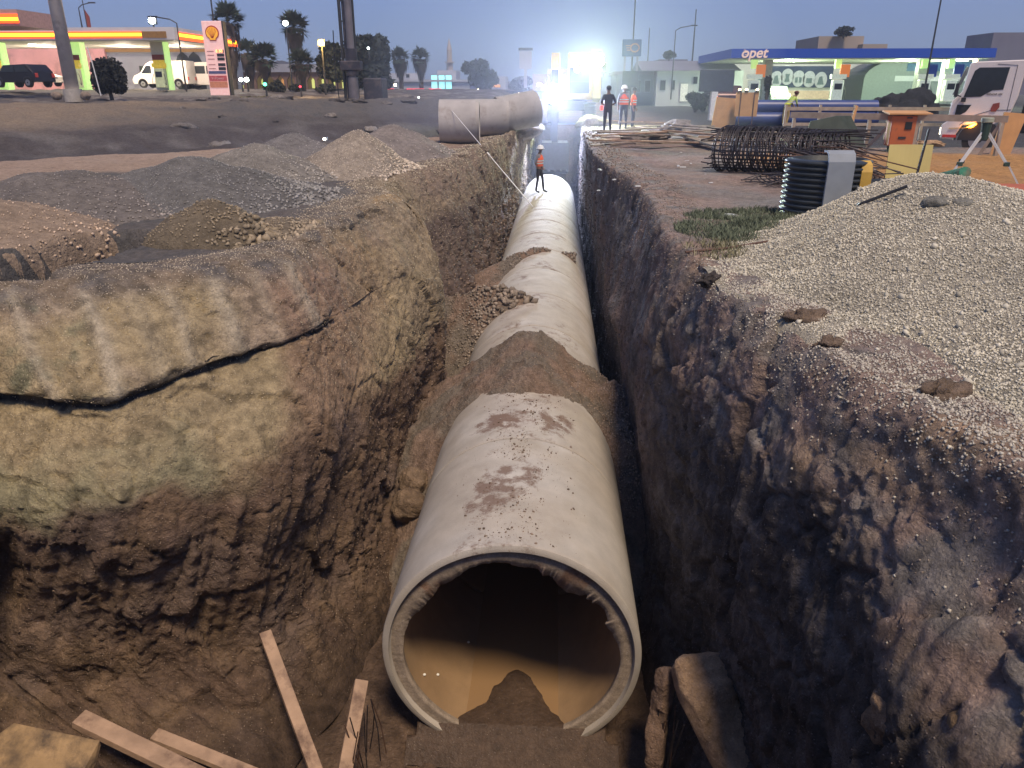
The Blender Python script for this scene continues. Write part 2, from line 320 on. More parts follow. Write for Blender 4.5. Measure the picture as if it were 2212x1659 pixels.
rowsR = [  # rim, slope, shoulder, wall, wall, foot, floor
 [W(3.2, 1.0, .1), W(2.8, 1, -.5), W(2.3, 1, -1.1), W(2.2, 1, -1.9), W(2.0, 1, -2.8), W(1.9, 1, -3.6), W(0, 1, -4.45)],
 [W(2.75, 2.0, .05), W(2.4, 2, -.5), W(1.95, 2, -1.15), W(1.9, 2, -1.9), W(1.8, 2, -2.8), W(1.8, 2, -3.6), W(.2, 2, -4.45)],
 [W(2.35, 3.0, .05), W(2.15, 3, -.45), W(1.78, 3, -1.15), W(1.7, 3, -1.9), W(1.7, 3, -2.8), W(1.75, 3, -3.6), W(.5, 3, -4.4)],
 [W(2.05, 4.0, .0), W(1.92, 4, -.4), W(1.82, 4, -.9), W(1.75, 4, -1.8), W(1.72, 4, -2.7), W(1.72, 4, -3.6), W(.9, 4, -4.35)],
 [W(1.88, 5.0, 0), W(1.72, 5, -.38), W(1.55, 5, -.88), W(1.55, 5, -1.8), W(1.58, 5, -2.7), W(1.6, 5, -3.6), W(1.1, 5, -4.35)],
 [W(1.75, 5.9, 0), W(1.55, 5.9, -.35), W(1.42, 5.9, -.95), W(1.42, 5.9, -1.9), W(1.45, 5.9, -2.7), W(1.5, 5.9, -3.6), W(1.1, 5.9, -4.35)],
 [W(1.5, 6.8, 0), W(1.38, 6.8, -.35), W(1.3, 6.8, -1.05), W(1.28, 6.8, -2.0), W(1.35, 6.8, -2.8), W(1.4, 6.8, -3.6), W(1.05, 6.8, -4.35)],
 [W(1.5, 8.0, 0), W(1.3, 8, -.4), W(1.15, 8, -1.05), W(1.12, 8, -1.8), W(1.2, 8, -2.7), W(1.3, 8, -3.6), W(1.0, 8, -4.35)],
 [W(1.42, 9.3, 0), W(1.28, 9.3, -.4), W(1.12, 9.3, -1.1), W(1.08, 9.3, -1.9), W(1.15, 9.3, -2.7), W(1.25, 9.3, -3.6), W(1.0, 9.3, -4.35)],
 [W(1.5, 11, 0), W(1.36, 11, -.45), W(1.2, 11, -1.1), W(1.1, 11, -1.9), W(1.15, 11, -2.7), W(1.2, 11, -3.6), W(.95, 11, -4.35)],
 [W(1.56, 13, 0), W(1.42, 13, -.5), W(1.25, 13, -1.1), W(1.15, 13, -1.9), W(1.12, 13, -2.3), W(1.2, 13, -3.4), W(.95, 13, -4.35)],
 [W(1.56, 15.5, 0), W(1.42, 15.5, -.45), W(1.28, 15.5, -1.0), W(1.18, 15.5, -1.8), W(1.12, 15.5, -2.6), W(1.12, 15.5, -3.6), W(.95, 15.5, -4.35)],
 [W(1.3, 18, 0), W(1.22, 18, -.5), W(1.18, 18, -1.0), W(1.14, 18, -1.8), W(1.12, 18, -2.6), W(1.12, 18, -3.6), W(.95, 18, -4.35)],
 [W(1.08, 21.5, 0), W(1.08, 21.5, -.5), W(1.1, 21.5, -1.0), W(1.12, 21.5, -1.8), W(1.12, 21.5, -2.6), W(1.1, 21.5, -3.6), W(.95, 21.5, -4.35)],
 [W(1.05, 26, 0), W(1.05, 26, -.5), W(1.05, 26, -1.0), W(1.08, 26, -1.8), W(1.1, 26, -2.6), W(1.1, 26, -3.6), W(.95, 26, -4.35)],
 [W(1.15, 32, 0), W(1.12, 32, -.5), W(1.1, 32, -1.0), W(1.1, 32, -1.8), W(1.1, 32, -2.6), W(1.1, 32, -3.6), W(.95, 32, -4.35)],
 [W(1.2, 37, 0), W(1.15, 37, -.5), W(1.1, 37, -1.0), W(1.1, 37, -1.8), W(1.1, 37, -2.6), W(1.1, 37, -3.6), W(.95, 37, -4.35)],
 [W(1.2, 42, 0), W(1.15, 38.9, -.5), W(1.1, 38.9, -1.0), W(1.1, 38.9, -1.8), W(1.1, 38.9, -2.6), W(1.1, 38.9, -3.6), W(.95, 38.9, -4.35)]]
rimL = np.array([r[0][:2] for r in rowsL]); rimR = np.array([r[0][:2] for r in rowsR])
PIT = np.vstack([rimL, rimR[::-1]])
def inside(X, Y, poly):
    c = np.zeros(X.shape, bool); n = len(poly)
    for i in range(n):
        x0, y0 = poly[i]; x1, y1 = poly[(i + 1) % n]
        if y0 == y1: continue
        c ^= ((y0 > Y) != (y1 > Y)) & (X < (x1 - x0) * (Y - y0) / (y1 - y0) + x0)
    return c
def pdist(X, Y, poly, closed=True):
    d = np.full(X.shape, 1e9)
    for i in range(len(poly) - (0 if closed else 1)): d = np.minimum(d, seg(X, Y, poly[i], poly[(i + 1) % len(poly)])[0])
    return d
def catmull(A, k):
    """A (n,m,3) resampled along axis 0 with k[i] steps in interval i -> array and parameter"""
    n = len(A); out = []; par = []
    for i in range(n - 1):
        p0, p1, p2, p3 = A[max(i - 1, 0)], A[i], A[i + 1], A[min(i + 2, n - 1)]
        for j in range(k[i]):
            t = j / k[i]; m1 = (p2 - p0) * .5 * .8; m2 = (p3 - p1) * .5 * .8
            out.append((2 * t**3 - 3 * t**2 + 1) * p1 + (t**3 - 2 * t**2 + t) * m1 + (-2 * t**3 + 3 * t**2) * p2 + (t**3 - t**2) * m2); par.append(i + t)
    out.append(A[-1]); par.append(n - 1.); return np.array(out), np.array(par)
def normals(P):
    du = np.gradient(P, axis=0); dv = np.gradient(P, axis=1); n = np.cross(du, dv); return n / (np.linalg.norm(n, axis=2, keepdims=True) + 1e-9)
def loft(rows, out, step):
    A = np.array(rows)                      # (cols, rows, 3)
    apron = []
    for c in range(len(A)):
        e = A[c, 0]; q = [np.array([e[0] + out[c][0] * d, e[1] + out[c][1] * d, 0]) for d in (1.5, .9, .4)]
        for t, v in enumerate(q): v[2] = float(G(v[0], v[1], False)) + (-.22, -.03, .01)[t]
        apron.append(q)
    A = np.concatenate([np.array(apron), A], axis=1)
    mid = np.linalg.norm(np.diff(A, axis=0), axis=2).mean(1); dist = np.hypot(A[:, 3, 0], A[:, 3, 1])
    ku = [max(2, int(mid[i] / (step * max(1, dist[i] / 6.)))) for i in range(len(mid))]
    hv = np.linalg.norm(np.diff(A[3:12], axis=1), axis=2).mean(0); kv = [max(2, int(h / (step * 1.15))) for h in hv]
    B, U = catmull(A, ku); C, V = catmull(B.transpose(1, 0, 2), kv); return C.transpose(1, 0, 2), U, V - 3
outL = []
for c in range(len(rimL)):
    t = rimL[min(c + 1, len(rimL) - 1)] - rimL[max(c - 1, 0)]; t = t / np.linalg.norm(t); o = np.array([-t[1], t[0]]); outL.append(o * .6 + np.array([-.5, .2]) * .8)
outR = [np.array([1., 0])] * len(rimR)
PL, UL, VL = loft(rowsL, outL, .021)
PR, UR, VR = loft(rowsR, outR, .021)
def rough_soil(P, amp, seed=0., fine=1.):
    """clods, scallops and layered ledges"""
    Q = P.reshape(-1, 3) + seed; a = fbm(Q * [1, 1, 1.5], .9, 4) * .16; b = fbm(Q * [1, 1, .75], 1.9, 4, True) * .09; e_ = np.abs(fbm(Q + 60, 3.4, 5)) * .055; c = (np.abs(fbm(Q, 7.5, 4)) - .12) * .05
    d = fbm(Q, 22., 3) * .018 * fine
    return ((a + b + e_ + c * fine + d).reshape(P.shape[:2])) * amp
# left bank relief
NL = normals(PL); U2, V2 = np.meshgrid(UL, VL, indexing='ij')
dist = np.hypot(PL[..., 0], PL[..., 1])
ampL = np.where(V2 < 0, .12, 1.) * (1 - .35 * ss(0, .3, .3 - V2)) ; ampL = ampL * lerp(.75, 1.1, ss(3.6, 5, V2))
ampL = np.clip(ss(-3, -1.2, V2), .0, 1) * ampL
D = rough_soil(PL, 1., 3.) * ampL
mL = ss(-.22, .25, fbm(PL + 33, .75, 3)) ; scr = (np.abs(fbm(np.stack([U2 * 11 + V2 * 2.5, V2 * .9, 0 * V2], -1), 1., 3)) - .12) * .05 * ss(.0, .3, fbm(PL + 63, 1.1, 3) + .1) * ss(3.3, 3.9, V2); blL = blocky(PL, 1.3, 3., .03) * .055 - scr + blocky(PL, 4.6, 9.) * (.010 + .026 * mL) + blocky(PL, 11., 4., .14) * (.004 + .013 * mL)
D = D * .62 + blL * np.clip(ss(-2, .3, V2), 0, 1) * lerp(.9, 1.15, ss(3.5, 4.6, V2))
# bucket-tooth ribs down the upper cut
ribs = [3.05, 4.0, 4.55, 5.0, 5.62, 6.3, 7.0]
rib = np.zeros_like(U2); 
for k, r in enumerate(ribs):
    cc = r + (V2 - 1) * .10 + fbm(PL + k, 1.1, 2) * .06
    rib = np.maximum(rib, np.exp(-((U2 - cc) / .12) ** 2) * ss(.15, .5, V2) * ss(2.25, 2.0, V2) * (.65 + .35 * np.sin(k * 2.1)))
D = D * (1 - .7 * rib) + .06 * rib
nx = fbm(PL + 40, 2.5, 5) * 1.5
ledge = ss(1.93, 2.06, V2 + nx * .12) * ss(3.02, 2.8, V2 + nx * .12) * ss(7.4, 7.1, U2) * ss(-.28, -.12, fbm(PL + 70, 1.3, 3) + .12)
D = D - .045 * ledge * (1 - rib * .7)
# long gouges down the lower wall
g = fbm(np.stack([U2 * 1.7 + V2 * .35, V2 * .22, 0 * V2], -1).reshape(-1, 3), 1., 3, True).reshape(U2.shape)
D = D + (g - .25) * .34 * ss(4.05, 4.6, V2) * ss(6.9, 6.2, V2)
D = D * ss(7., 6.4, V2) + rough_soil(PL, .35, 9.) * ss(6.2, 6.8, V2)
PL0 = PL.copy(); PL = PL + NL * D[..., None] * (-1 if NL[NL.shape[0] // 2, NL.shape[1] // 2, 0] < 0 else 1)
ap = (V2 < -.05); zz = G(PL[..., 0], PL[..., 1]); PL[..., 2] = np.where(ap, lerp(PL[..., 2], zz + np.interp(V2, [-3, -2, -1, 0], [-.25, -.02, .02, .0]), ss(0, -.8, V2)), PL[..., 2])
def colL():
    n1 = fbm(PL0, .8, 4); n2 = fbm(PL0 + 12, 2.6, 5); n3 = fbm(PL0 + 50, 8, 3)
    v = V2 + n1 * .35; u = U2 + n2 * .3
    c = lerp(TAN * .82, GRY, ss(-.25, .35, n2)[..., None])                                     # top gravelly
    up_ = lerp(TAN * 1.15, YEL * 1.05, ss(-.2, .25, n1)[..., None]); up_ = lerp(up_, GRN * .85, (ss(.1, .35, n2) * ss(5, 3, u))[..., None] * .8)
    c = lerp(c, up_, ss(.2, .7, v)[..., None])
    c = lerp(c, YEL * 1.05, (ss(2.7, 3.05, V2 + n3 * .1))[..., None])
    c = lerp(c, GRN * .9, (ss(3.35, 3.9, V2 + n2 * .5) * ss(5.6, 4.2, U2 + n1 * 2))[..., None] * .6)
    c = lerp(c, RED, (ss(6.1, 6.7, u) * ss(8.6, 7.4, u) * ss(.1, .9, v))[..., None] * .7)
    c = lerp(c, lerp(YEL, TAN, .5) * .95, (ss(8.2, 8.9, u) * ss(4.6, 3.8, v))[..., None] * .85)
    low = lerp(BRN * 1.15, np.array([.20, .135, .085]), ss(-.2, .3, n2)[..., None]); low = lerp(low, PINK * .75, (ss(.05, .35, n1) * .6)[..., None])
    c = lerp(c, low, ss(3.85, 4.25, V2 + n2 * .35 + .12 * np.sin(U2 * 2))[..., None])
    c = lerp(c, PINK * .62, (ss(9.9, 10.6, U2) * ss(1.4, 2.4, v))[..., None] * .9)
    c = lerp(c, lerp(PINK, TAN, .4) * .95, (ss(11.5, 12.5, U2) * ss(2.2, 1.0, v))[..., None] * .8)
    c = lerp(c, np.array([.42, .30, .16]), (ss(.55, .35, np.hypot((U2 - 9.15) / .9, (V2 + .1) / 1.1) + n3 * .25))[..., None] * .8)
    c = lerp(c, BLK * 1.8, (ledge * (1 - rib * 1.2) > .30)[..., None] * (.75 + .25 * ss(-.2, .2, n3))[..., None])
    c = lerp(c, np.array([.50, .43, .31]), (rib * .85)[..., None])
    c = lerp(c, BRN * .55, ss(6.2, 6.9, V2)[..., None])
    ap_ = ss(0, -.8, V2)[..., None]; gc = Gcol(PL[..., 0].ravel(), PL[..., 1].ravel(), None).reshape(PL.shape)
    c = lerp(c, lerp(TAN * .75, GRY * .85, .5 + 0 * gc), ap_ * .6)
    c = lerp(c, gc, ss(-1.2, -2.6, V2)[..., None])
    c = lerp(c, c * .45, (ss(.12, .3, fbm(PL0 + 90, 5, 4)) * .6)[..., None])
    return np.clip(c * (1 + .35 * n3)[..., None], .012, .7)
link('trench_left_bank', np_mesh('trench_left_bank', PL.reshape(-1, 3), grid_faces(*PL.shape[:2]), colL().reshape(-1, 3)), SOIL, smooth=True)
tag(bpy.data.objects['trench_left_bank'], kind='structure')
# right bank relief
NR = normals(PR); U3, V3 = np.meshgrid(UR, VR, indexing='ij')
sg = -1 if NR[NR.shape[0] // 2, NR.shape[1] // 2, 0] > 0 else 1
near = ss(8.5, 6.0, U3)
DR = rough_soil(PR, 1., 20.) * lerp(.55, 1.05, near) * np.clip(ss(-3, -1.2, V3), 0, 1) * np.where(V3 < 0, .25, 1.)
gg = fbm(np.stack([U3 * 3., V3 * .3 + U3 * .25, 0 * V3], -1).reshape(-1, 3), 1., 3, True).reshape(U3.shape)
mR = ss(-.15, .3, fbm(PR + 43, .7, 3)); scr = (np.abs(fbm(np.stack([U3 * 9 + V3 * 2., V3 * .8, 0 * V3], -1), 1., 3)) - .12) * .06 * ss(.0, .3, fbm(PR + 63, 1.1, 3) + .15) * ss(.8, 1.6, V3); blR = blocky(PR * [1, 1, .7], 1.1, 13., .03) * .07 - scr + blocky(PR * [1, 1, .8], 4.2, 19.) * (.008 + .026 * mR) + blocky(PR, 11., 14., .14) * (.003 + .013 * mR)
DR = DR * .6 + blR * np.clip(ss(-1.5, .4, V3), 0, 1) * lerp(.45, 1.1, near)
DR = DR + (gg - .25) * .16 * ss(.9, 1.6, V3) * ss(6, 5, V3)
DR = DR + .17 * np.exp(-((U3 - 9.8) / .45) ** 2 - ((V3 - 2.9) / .35) ** 2)      # bulge low on the far wall
DR = DR * ss(6., 5.5, V3) + rough_soil(PR, .3, 9.) * ss(5.3, 5.8, V3)
PR0 = PR.copy(); PR = PR + NR * (sg * DR)[..., None]
zz = G(PR[..., 0], PR[..., 1]); PR[..., 2] = np.where(V3 < -.05, lerp(PR[..., 2], zz + np.interp(V3, [-3, -2, -1, 0], [-.25, -.02, .02, .0]), ss(0, -.8, V3)), PR[..., 2])
def colR():
    n1 = fbm(PR0 + 3, .8, 4); n2 = fbm(PR0 + 22, 2.6, 5); n3 = fbm(PR0 + 55, 8, 3)
    c = lerp(PINK * 1.2, GRY * 1.35, ss(-.25, .3, n2)[..., None])
    c = lerp(c, np.array([.38, .27, .17]), (ss(.0, .3, n1) * near)[..., None] * .6)
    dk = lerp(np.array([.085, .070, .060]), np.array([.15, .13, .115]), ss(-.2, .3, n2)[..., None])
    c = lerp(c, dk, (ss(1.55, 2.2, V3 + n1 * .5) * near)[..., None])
    fw = lerp(PINK * .85, GRY * .95, ss(-.2, .3, n1)[..., None]); fw = lerp(fw, GRY * 1.25, (ss(.5, 1.0, V3) * ss(2.6, 2.0, V3) * ss(.0, .2, n2))[..., None])
    c = lerp(c, fw, ((1 - near) * ss(.0, .6, V3))[..., None])
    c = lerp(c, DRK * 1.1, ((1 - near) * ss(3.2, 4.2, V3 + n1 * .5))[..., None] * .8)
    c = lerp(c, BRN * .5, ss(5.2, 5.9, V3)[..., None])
    gc = Gcol(PR[..., 0].ravel(), PR[..., 1].ravel(), None).reshape(PR.shape); c = lerp(c, gc, ss(-.4, -2.2, V3)[..., None])
    c = lerp(c, c * .5, (ss(.1, .3, fbm(PR0 + 90, 5, 4)) * .6)[..., None])
    return np.clip(c * (1 + .35 * n3)[..., None], .012, .7)
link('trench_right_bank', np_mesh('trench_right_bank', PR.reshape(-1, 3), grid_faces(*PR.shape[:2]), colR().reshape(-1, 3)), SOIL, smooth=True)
tag(bpy.data.objects['trench_right_bank'], kind='structure')
# ---- the open ground out to the horizon, with the trench left out of it
rr = np.concatenate([np.geomspace(.6, 110, 430), np.geomspace(116, 2500, 26)])
th = np.radians(np.concatenate([np.arange(-44, 38, .16), np.arange(38, 316, 2.5), [316]]))
R_, T_ = np.meshgrid(rr, th, indexing='ij'); X = R_ * np.sin(T_); Y = R_ * np.cos(T_)
hole = inside(X, Y, PIT) | (pdist(X, Y, PIT) < .55 * ss(.5, 3, Y)) & ~((Y < 1.05))
Zg = G(X, Y); 
f = grid_faces(*X.shape); keep = ~hole.ravel()[f].any(1); f = f[keep]
V_ = np.stack([X, Y, Zg], -1).reshape(-1, 3)
link('ground', np_mesh('ground', V_, f[:, ::-1], Gcol(X.ravel(), Y.ravel(), None)), SOIL, smooth=True); tag(bpy.data.objects['ground'], kind='structure')
# floor of the pit and its near end wall
xs = np.linspace(-6.4, 3.4, 190); ys = np.concatenate([np.arange(1.0, 9, .05), np.arange(9, 39.5, .4)])
X, Y = np.meshgrid(xs, ys, indexing='ij'); P3 = np.stack([X, Y, 0 * X], -1)
hz = -4.33 + fbm(P3, .8, 3) * .12 + fbm(P3, 4, 4) * .05 + blocky(P3, 4., 2.) * .025 + .5 * ss(-.9 + -1.4, -4.2, X) - .10 * ss(1.5, .9, np.abs(X + .33)) * ss(7, 5, Y) + .25 * ss(1.15, 1.7, X)
c = lerp(BRN * .75, BRN * 1.2, ss(-.2, .2, fbm(P3, 2, 4))[..., None])
link('trench_floor', np_mesh('trench_floor', np.stack([X, Y, hz], -1).reshape(-1, 3), grid_faces(*X.shape), c.reshape(-1, 3)), soil_mat('damp_soil', .55), smooth=True); tag(bpy.data.objects['trench_floor'], kind='structure')
for nm, x0, x1, y, sgn in (('pit_end_wall', -6.6, 3.6, 1.02, 1), ('trench_end_wall', -1.7, 1.8, 38.9, -1)):
    xs = np.linspace(x0, x1, 90); zs = np.linspace(.05, -4.6, 60); X, Zz = np.meshgrid(xs, zs, indexing='ij'); P3 = np.stack([X, 0 * X + y, Zz], -1)
    P3[..., 1] += (fbm(P3, .9, 4) * .2 + fbm(P3, 3, 4, True) * .12) * ss(.1, -.5, Zz) * sgn * .8
    link(nm, np_mesh(nm, P3.reshape(-1, 3), grid_faces(*X.shape), np.broadcast_to(BRN * 1.2, P3.shape).reshape(-1, 3)), SOIL, smooth=True); tag(bpy.data.objects[nm], kind='structure')
# muddy water standing in the pipe and in front of it
m = bpy.data.materials.new('muddy_water'); m.use_nodes = True; b = m.node_tree.nodes['Principled BSDF']
b.inputs['Base Color'].default_value = (.27, .17, .085, 1); b.inputs['Roughness'].default_value = .06; b.inputs['IOR'].default_value = 1.33
nn = m.node_tree.nodes.new('ShaderNodeTexNoise'); nn.inputs['Scale'].default_value = 1.4; nn.inputs['Detail'].default_value = 3
bb = m.node_tree.nodes.new('ShaderNodeBump'); bb.inputs['Strength'].default_value = .05; bb.inputs['Distance'].default_value = .02
m.node_tree.links.new(nn.outputs[0], bb.inputs['Height']); m.node_tree.links.new(bb.outputs[0], b.inputs['Normal'])
WATER = m
xs = np.linspace(-.90, .24, 12); ys = np.linspace(5.76, 36.5, 60); X, Y = np.meshgrid(xs, ys, indexing='ij')
link('muddy_water', np_mesh('muddy_water', np.stack([X, Y, 0 * X - 4.2], -1).reshape(-1, 3), grid_faces(*X.shape)), WATER); tag(bpy.data.objects['muddy_water'], kind='structure')

# ================================================ loose stones, as one stuff mesh per place
_ico = None
def stones(name, pts, size, cols, parent=None, flat=.7, seed=1, label=None):
    """pts (n,3), size (n,), cols (n,3): angular little stones, 12 triangles each"""
    rs = np.random.RandomState(seed); n = len(pts)
    base = np.array([[0, 0, 1], [.9, 0, .25], [.25, .85, .3], [-.75, .5, .2], [-.7, -.55, .3], [.3, -.85, .2], [.1, .05, -.8]])
    F = np.array([[0, 1, 2], [0, 2, 3], [0, 3, 4], [0, 4, 5], [0, 5, 1], [6, 2, 1], [6, 3, 2], [6, 4, 3], [6, 5, 4], [6, 1, 5]])
    V = base[None] * (1 + rs.uniform(-.35, .35, (n, 7, 3))) * np.stack([rs.uniform(.7, 1.2, n), rs.uniform(.6, 1., n), rs.uniform(.45, .95, n) * flat / .7], -1)[:, None]
    q = rs.normal(size=(n, 4)); q /= np.linalg.norm(q, axis=1)[:, None]; a, b, c, d = q.T
    R = np.array([[a*a+b*b-c*c-d*d, 2*(b*c-a*d), 2*(b*d+a*c)], [2*(b*c+a*d), a*a-b*b+c*c-d*d, 2*(c*d-a*b)], [2*(b*d-a*c), 2*(c*d+a*b), a*a-b*b-c*c+d*d]]).transpose(2, 0, 1)
    V = np.einsum('nij,nkj->nki', R, V) * size[:, None, None] + pts[:, None]
    Fs = (F[None] + (np.arange(n) * 7)[:, None, None]).reshape(-1, 3)
    C = np.repeat(cols * rs.uniform(.75, 1.25, (n, 1)), 7, 0)
    o = link(name, np_mesh(name, V.reshape(-1, 3), Fs, C), STONE, parent); o['kind'] = 'stuff'
    if label: o['label'] = label
    return o
STONE = bpy.data.materials.new('stone'); STONE.use_nodes = True
_b = STONE.node_tree.nodes['Principled BSDF']; _b.inputs['Roughness'].default_value = .9; _b.inputs['Specular IOR Level'].default_value = .3
_a = STONE.node_tree.nodes.new('ShaderNodeAttribute'); _a.attribute_name = 'Col'; STONE.node_tree.links.new(_a.outputs['Color'], _b.inputs['Base Color'])
def sprinkle_grid(P, w_, n, seed):
    """n random points on a grid surface with weight w_ per vertex"""
    rs = np.random.RandomState(seed); nu, nv = P.shape[:2]; a = np.linalg.norm(np.cross(P[1:, :-1] - P[:-1, :-1], P[:-1, 1:] - P[:-1, :-1]), axis=2) * w_[:-1, :-1]
    p = a.ravel() / a.sum(); i = rs.choice(len(p), n, p=p); iu, iv = np.unravel_index(i, a.shape); s, t = rs.rand(n, 1), rs.rand(n, 1)
    return P[iu, iv] * (1 - s) * (1 - t) + P[iu + 1, iv] * s * (1 - t) + P[iu, iv + 1] * (1 - s) * t + P[iu + 1, iv + 1] * s * t, iu, iv
# ---- the pale gravel mound on the right
GM = np.array([(1.5, 8.2), (1.42, 7.4), (1.4, 6.75), (1.62, 6.1), (1.8, 5.5), (1.92, 4.9), (2.0, 4.3), (2.15, 3.8), (2.38, 3.35), (2.7, 2.5), (3.2, 1.4), (4.2, .4), (7.5, 0), (11, 1.5), (12.5, 6), (11.5, 11), (8.5, 12.6), (5.4, 12.2), (3.3, 11.2), (2.3, 9.8), (1.75, 8.8)])
rs_ = np.random.RandomState(5)
def gmh(X, Y):
    d = pdist(X, Y, GM) * np.where(inside(X, Y, GM), 1, -1)
    P = np.stack([X, Y, 0 * X], -1)
    d = d + fbm(P, 1.2, 3) * .16
    pit = pdist(X, Y, PIT) * inside(X, Y, PIT)
    pk = .56 * np.exp(-((X - 4.2) / 1.5) ** 2 - ((Y - 8.9) / 2.2) ** 2) + .15 * np.exp(-((X - 7) / 2.6) ** 2 - ((Y - 8) / 2.6) ** 2)
    h = (.08 + 1.0 * pk + .10 * ss(.3, 2.5, d)) * ss(-.05, 1.5, d) + .06 * ss(0, .12, d) - .5 * ss(.06, -.2, d) - 3. * pit
    # washed-out gully
    g, t = seg(X, Y, (2.45, 5.3), (2.2, 3.95)); h = h - .16 * np.exp(-(g / .2) ** 2) * ss(0, .4, d)
    return h + G(X, Y) * .8 - .06 + fbm(P + 3, 2.2, 3) * .05 * ss(0, .5, d), d
xs = np.concatenate([np.arange(1.1, 6, .05), np.arange(6, 13, .2)]); ys = np.concatenate([np.arange(0, 2.4, .2), np.arange(2.4, 13, .06)])
X, Y = np.meshgrid(xs, ys, indexing='ij'); H, Dg = gmh(X, Y); Pg = np.stack([X, Y, H], -1)
f = grid_faces(*X.shape); pit_ = (pdist(X, Y, PIT) * inside(X, Y, PIT)).ravel(); keep = (Dg.ravel()[f] > -.15).any(1) & (pit_[f] < .04).all(1)
gmat = soil_mat('gravel_bed', .95, 1.)
gc = np.broadcast_to(np.array([.50, .46, .355]), Pg.shape).reshape(-1, 3) * (1 + .3 * fbm(Pg.reshape(-1, 3), 1.2, 4))[:, None]
mound = link('gravel_mound', np_mesh('gravel_mound', Pg.reshape(-1, 3), f[keep], gc), gmat, smooth=True)
tag(mound, 'big pale crushed gravel mound on the right edge of the trench', 'gravel mound')
n = 78000; wgt = (Dg > .0) * ss(.0, .35, Dg + fbm(Pg, 2.0, 3) * .5 + .12) * np.clip(36 / (3 + X**2 + Y**2), .12, 1.6) * (X < 8.5) * (Y > 2.2) * ~inside(X - .05, Y, PIT)
pp, iu, iv = sprinkle_grid(Pg, wgt, n, 3); rs = np.random.RandomState(4); r = np.hypot(pp[:, 0], pp[:, 1])
sz = rs.uniform(.0065, .0125, n) * (.75 + r / 12); pp[:, 2] += sz * .35
gcol = lerp(np.array([.64, .60, .47]), np.array([.50, .465, .36]), rs.rand(n, 1)) * (1 + .25 * fbm(pp, .9, 2))[:, None]
stones('gravel', pp, sz, gcol, mound, seed=6)
i_ = rs.choice(n, 900); stones('coarse_gravel', pp[i_] + [0, 0, .006], rs.uniform(.022, .04, 900), gcol[i_] * .9, mound, seed=8)
spill = np.exp(-np.clip(V3 + .2, 0, 9) / .35) * ss(-2, -1, V3) * ss(2.2, 3, PR[..., 1]) * ss(8.2, 6.5, PR[..., 1]) * ss(-.25, .25, fbm(PR, 1.8, 3) + .1)
pp, _, _ = sprinkle_grid(PR, spill, 7500, 17); sz = rs.uniform(.007, .016, 7500); stones('spilled_gravel', pp + [0, 0, .004], sz, lerp(np.array([.55, .52, .42]), np.array([.34, .30, .25]), rs.rand(7500, 1)), mound, seed=18)
# ================================================ THE CONCRETE PIPE LINE
PX, PZ, RO, RI = -.33, -3.27, 1.22, 1.04
def pipe_mat():
    m = bpy.data.materials.new('cast_concrete'); m.use_nodes = True; nt = m.node_tree; L = nt.links
    b = nt.nodes['Principled BSDF']; b.inputs['Roughness'].default_value = .82; b.inputs['Specular IOR Level'].default_value = .35
    at = _n(nt, 'ShaderNodeAttribute', attribute_name='Col'); dm = _n(nt, 'ShaderNodeAttribute', attribute_name='Dm'); tc = _n(nt, 'ShaderNodeTexCoord')
    n1 = _n(nt, 'ShaderNodeTexNoise'); n1.inputs['Scale'].default_value = 3.5; n1.inputs['Detail'].default_value = 8; n1.inputs['Roughness'].default_value = .6
    n2 = _n(nt, 'ShaderNodeTexNoise'); n2.inputs['Scale'].default_value = 34; n2.inputs['Detail'].default_value = 7; n2.inputs['Roughness'].default_value = .75
    n3 = _n(nt, 'ShaderNodeTexNoise'); n3.inputs['Scale'].default_value = 90; n3.inputs['Detail'].default_value = 2
    for n in (n1, n2, n3): L.new(tc.outputs['Object'], n.inputs['Vector'])
    mr = _n(nt, 'ShaderNodeMapRange'); mr.inputs[1].default_value = .3; mr.inputs[2].default_value = .7; mr.inputs[3].default_value = .88; mr.inputs[4].default_value = 1.12; L.new(n1.outputs['Fac'], mr.inputs[0])
    s_ = _n(nt, 'ShaderNodeVectorMath', operation='SCALE'); L.new(at.outputs['Color'], s_.inputs[0]); L.new(mr.outputs[0], s_.inputs['Scale'])
    a = _n(nt, 'ShaderNodeMath', operation='ADD'); L.new(n2.outputs['Fac'], a.inputs[0]); L.new(dm.outputs['Fac'], a.inputs[1])
    t = _n(nt, 'ShaderNodeMapRange'); t.inputs[1].default_value = .84; t.inputs[2].default_value = 1.12; L.new(a.outputs[0], t.inputs[0])
    mm = _n(nt, 'ShaderNodeMix', data_type='RGBA'); L.new(t.outputs[0], mm.inputs[0]); L.new(s_.outputs[0], mm.inputs[6]); mm.inputs[7].default_value = (.20, .14, .105, 1)
    L.new(mm.outputs[2], b.inputs['Base Color'])
    h = _n(nt, 'ShaderNodeMath', operation='MULTIPLY_ADD'); L.new(t.outputs[0], h.inputs[0]); h.inputs[1].default_value = .6; L.new(n3.outputs['Fac'], h.inputs[2])
    bp = _n(nt, 'ShaderNodeBump'); bp.inputs['Strength'].default_value = .35; bp.inputs['Distance'].default_value = .012; L.new(h.outputs[0], bp.inputs['Height']); L.new(bp.outputs[0], b.inputs['Normal'])
    return m
CONC = pipe_mat()
def ring_mesh(name, prof, ntheta, colf, dmf, closed=True):
    """prof: list of (r, y) going round the section; swept about the Y axis through (0,0)"""
    pr = np.array(prof); th = np.linspace(0, 2 * np.pi, ntheta, endpoint=False)
    r = pr[:, 0][:, None] * np.ones(ntheta); y = pr[:, 1][:, None] * np.ones(ntheta)
    return r, y, th
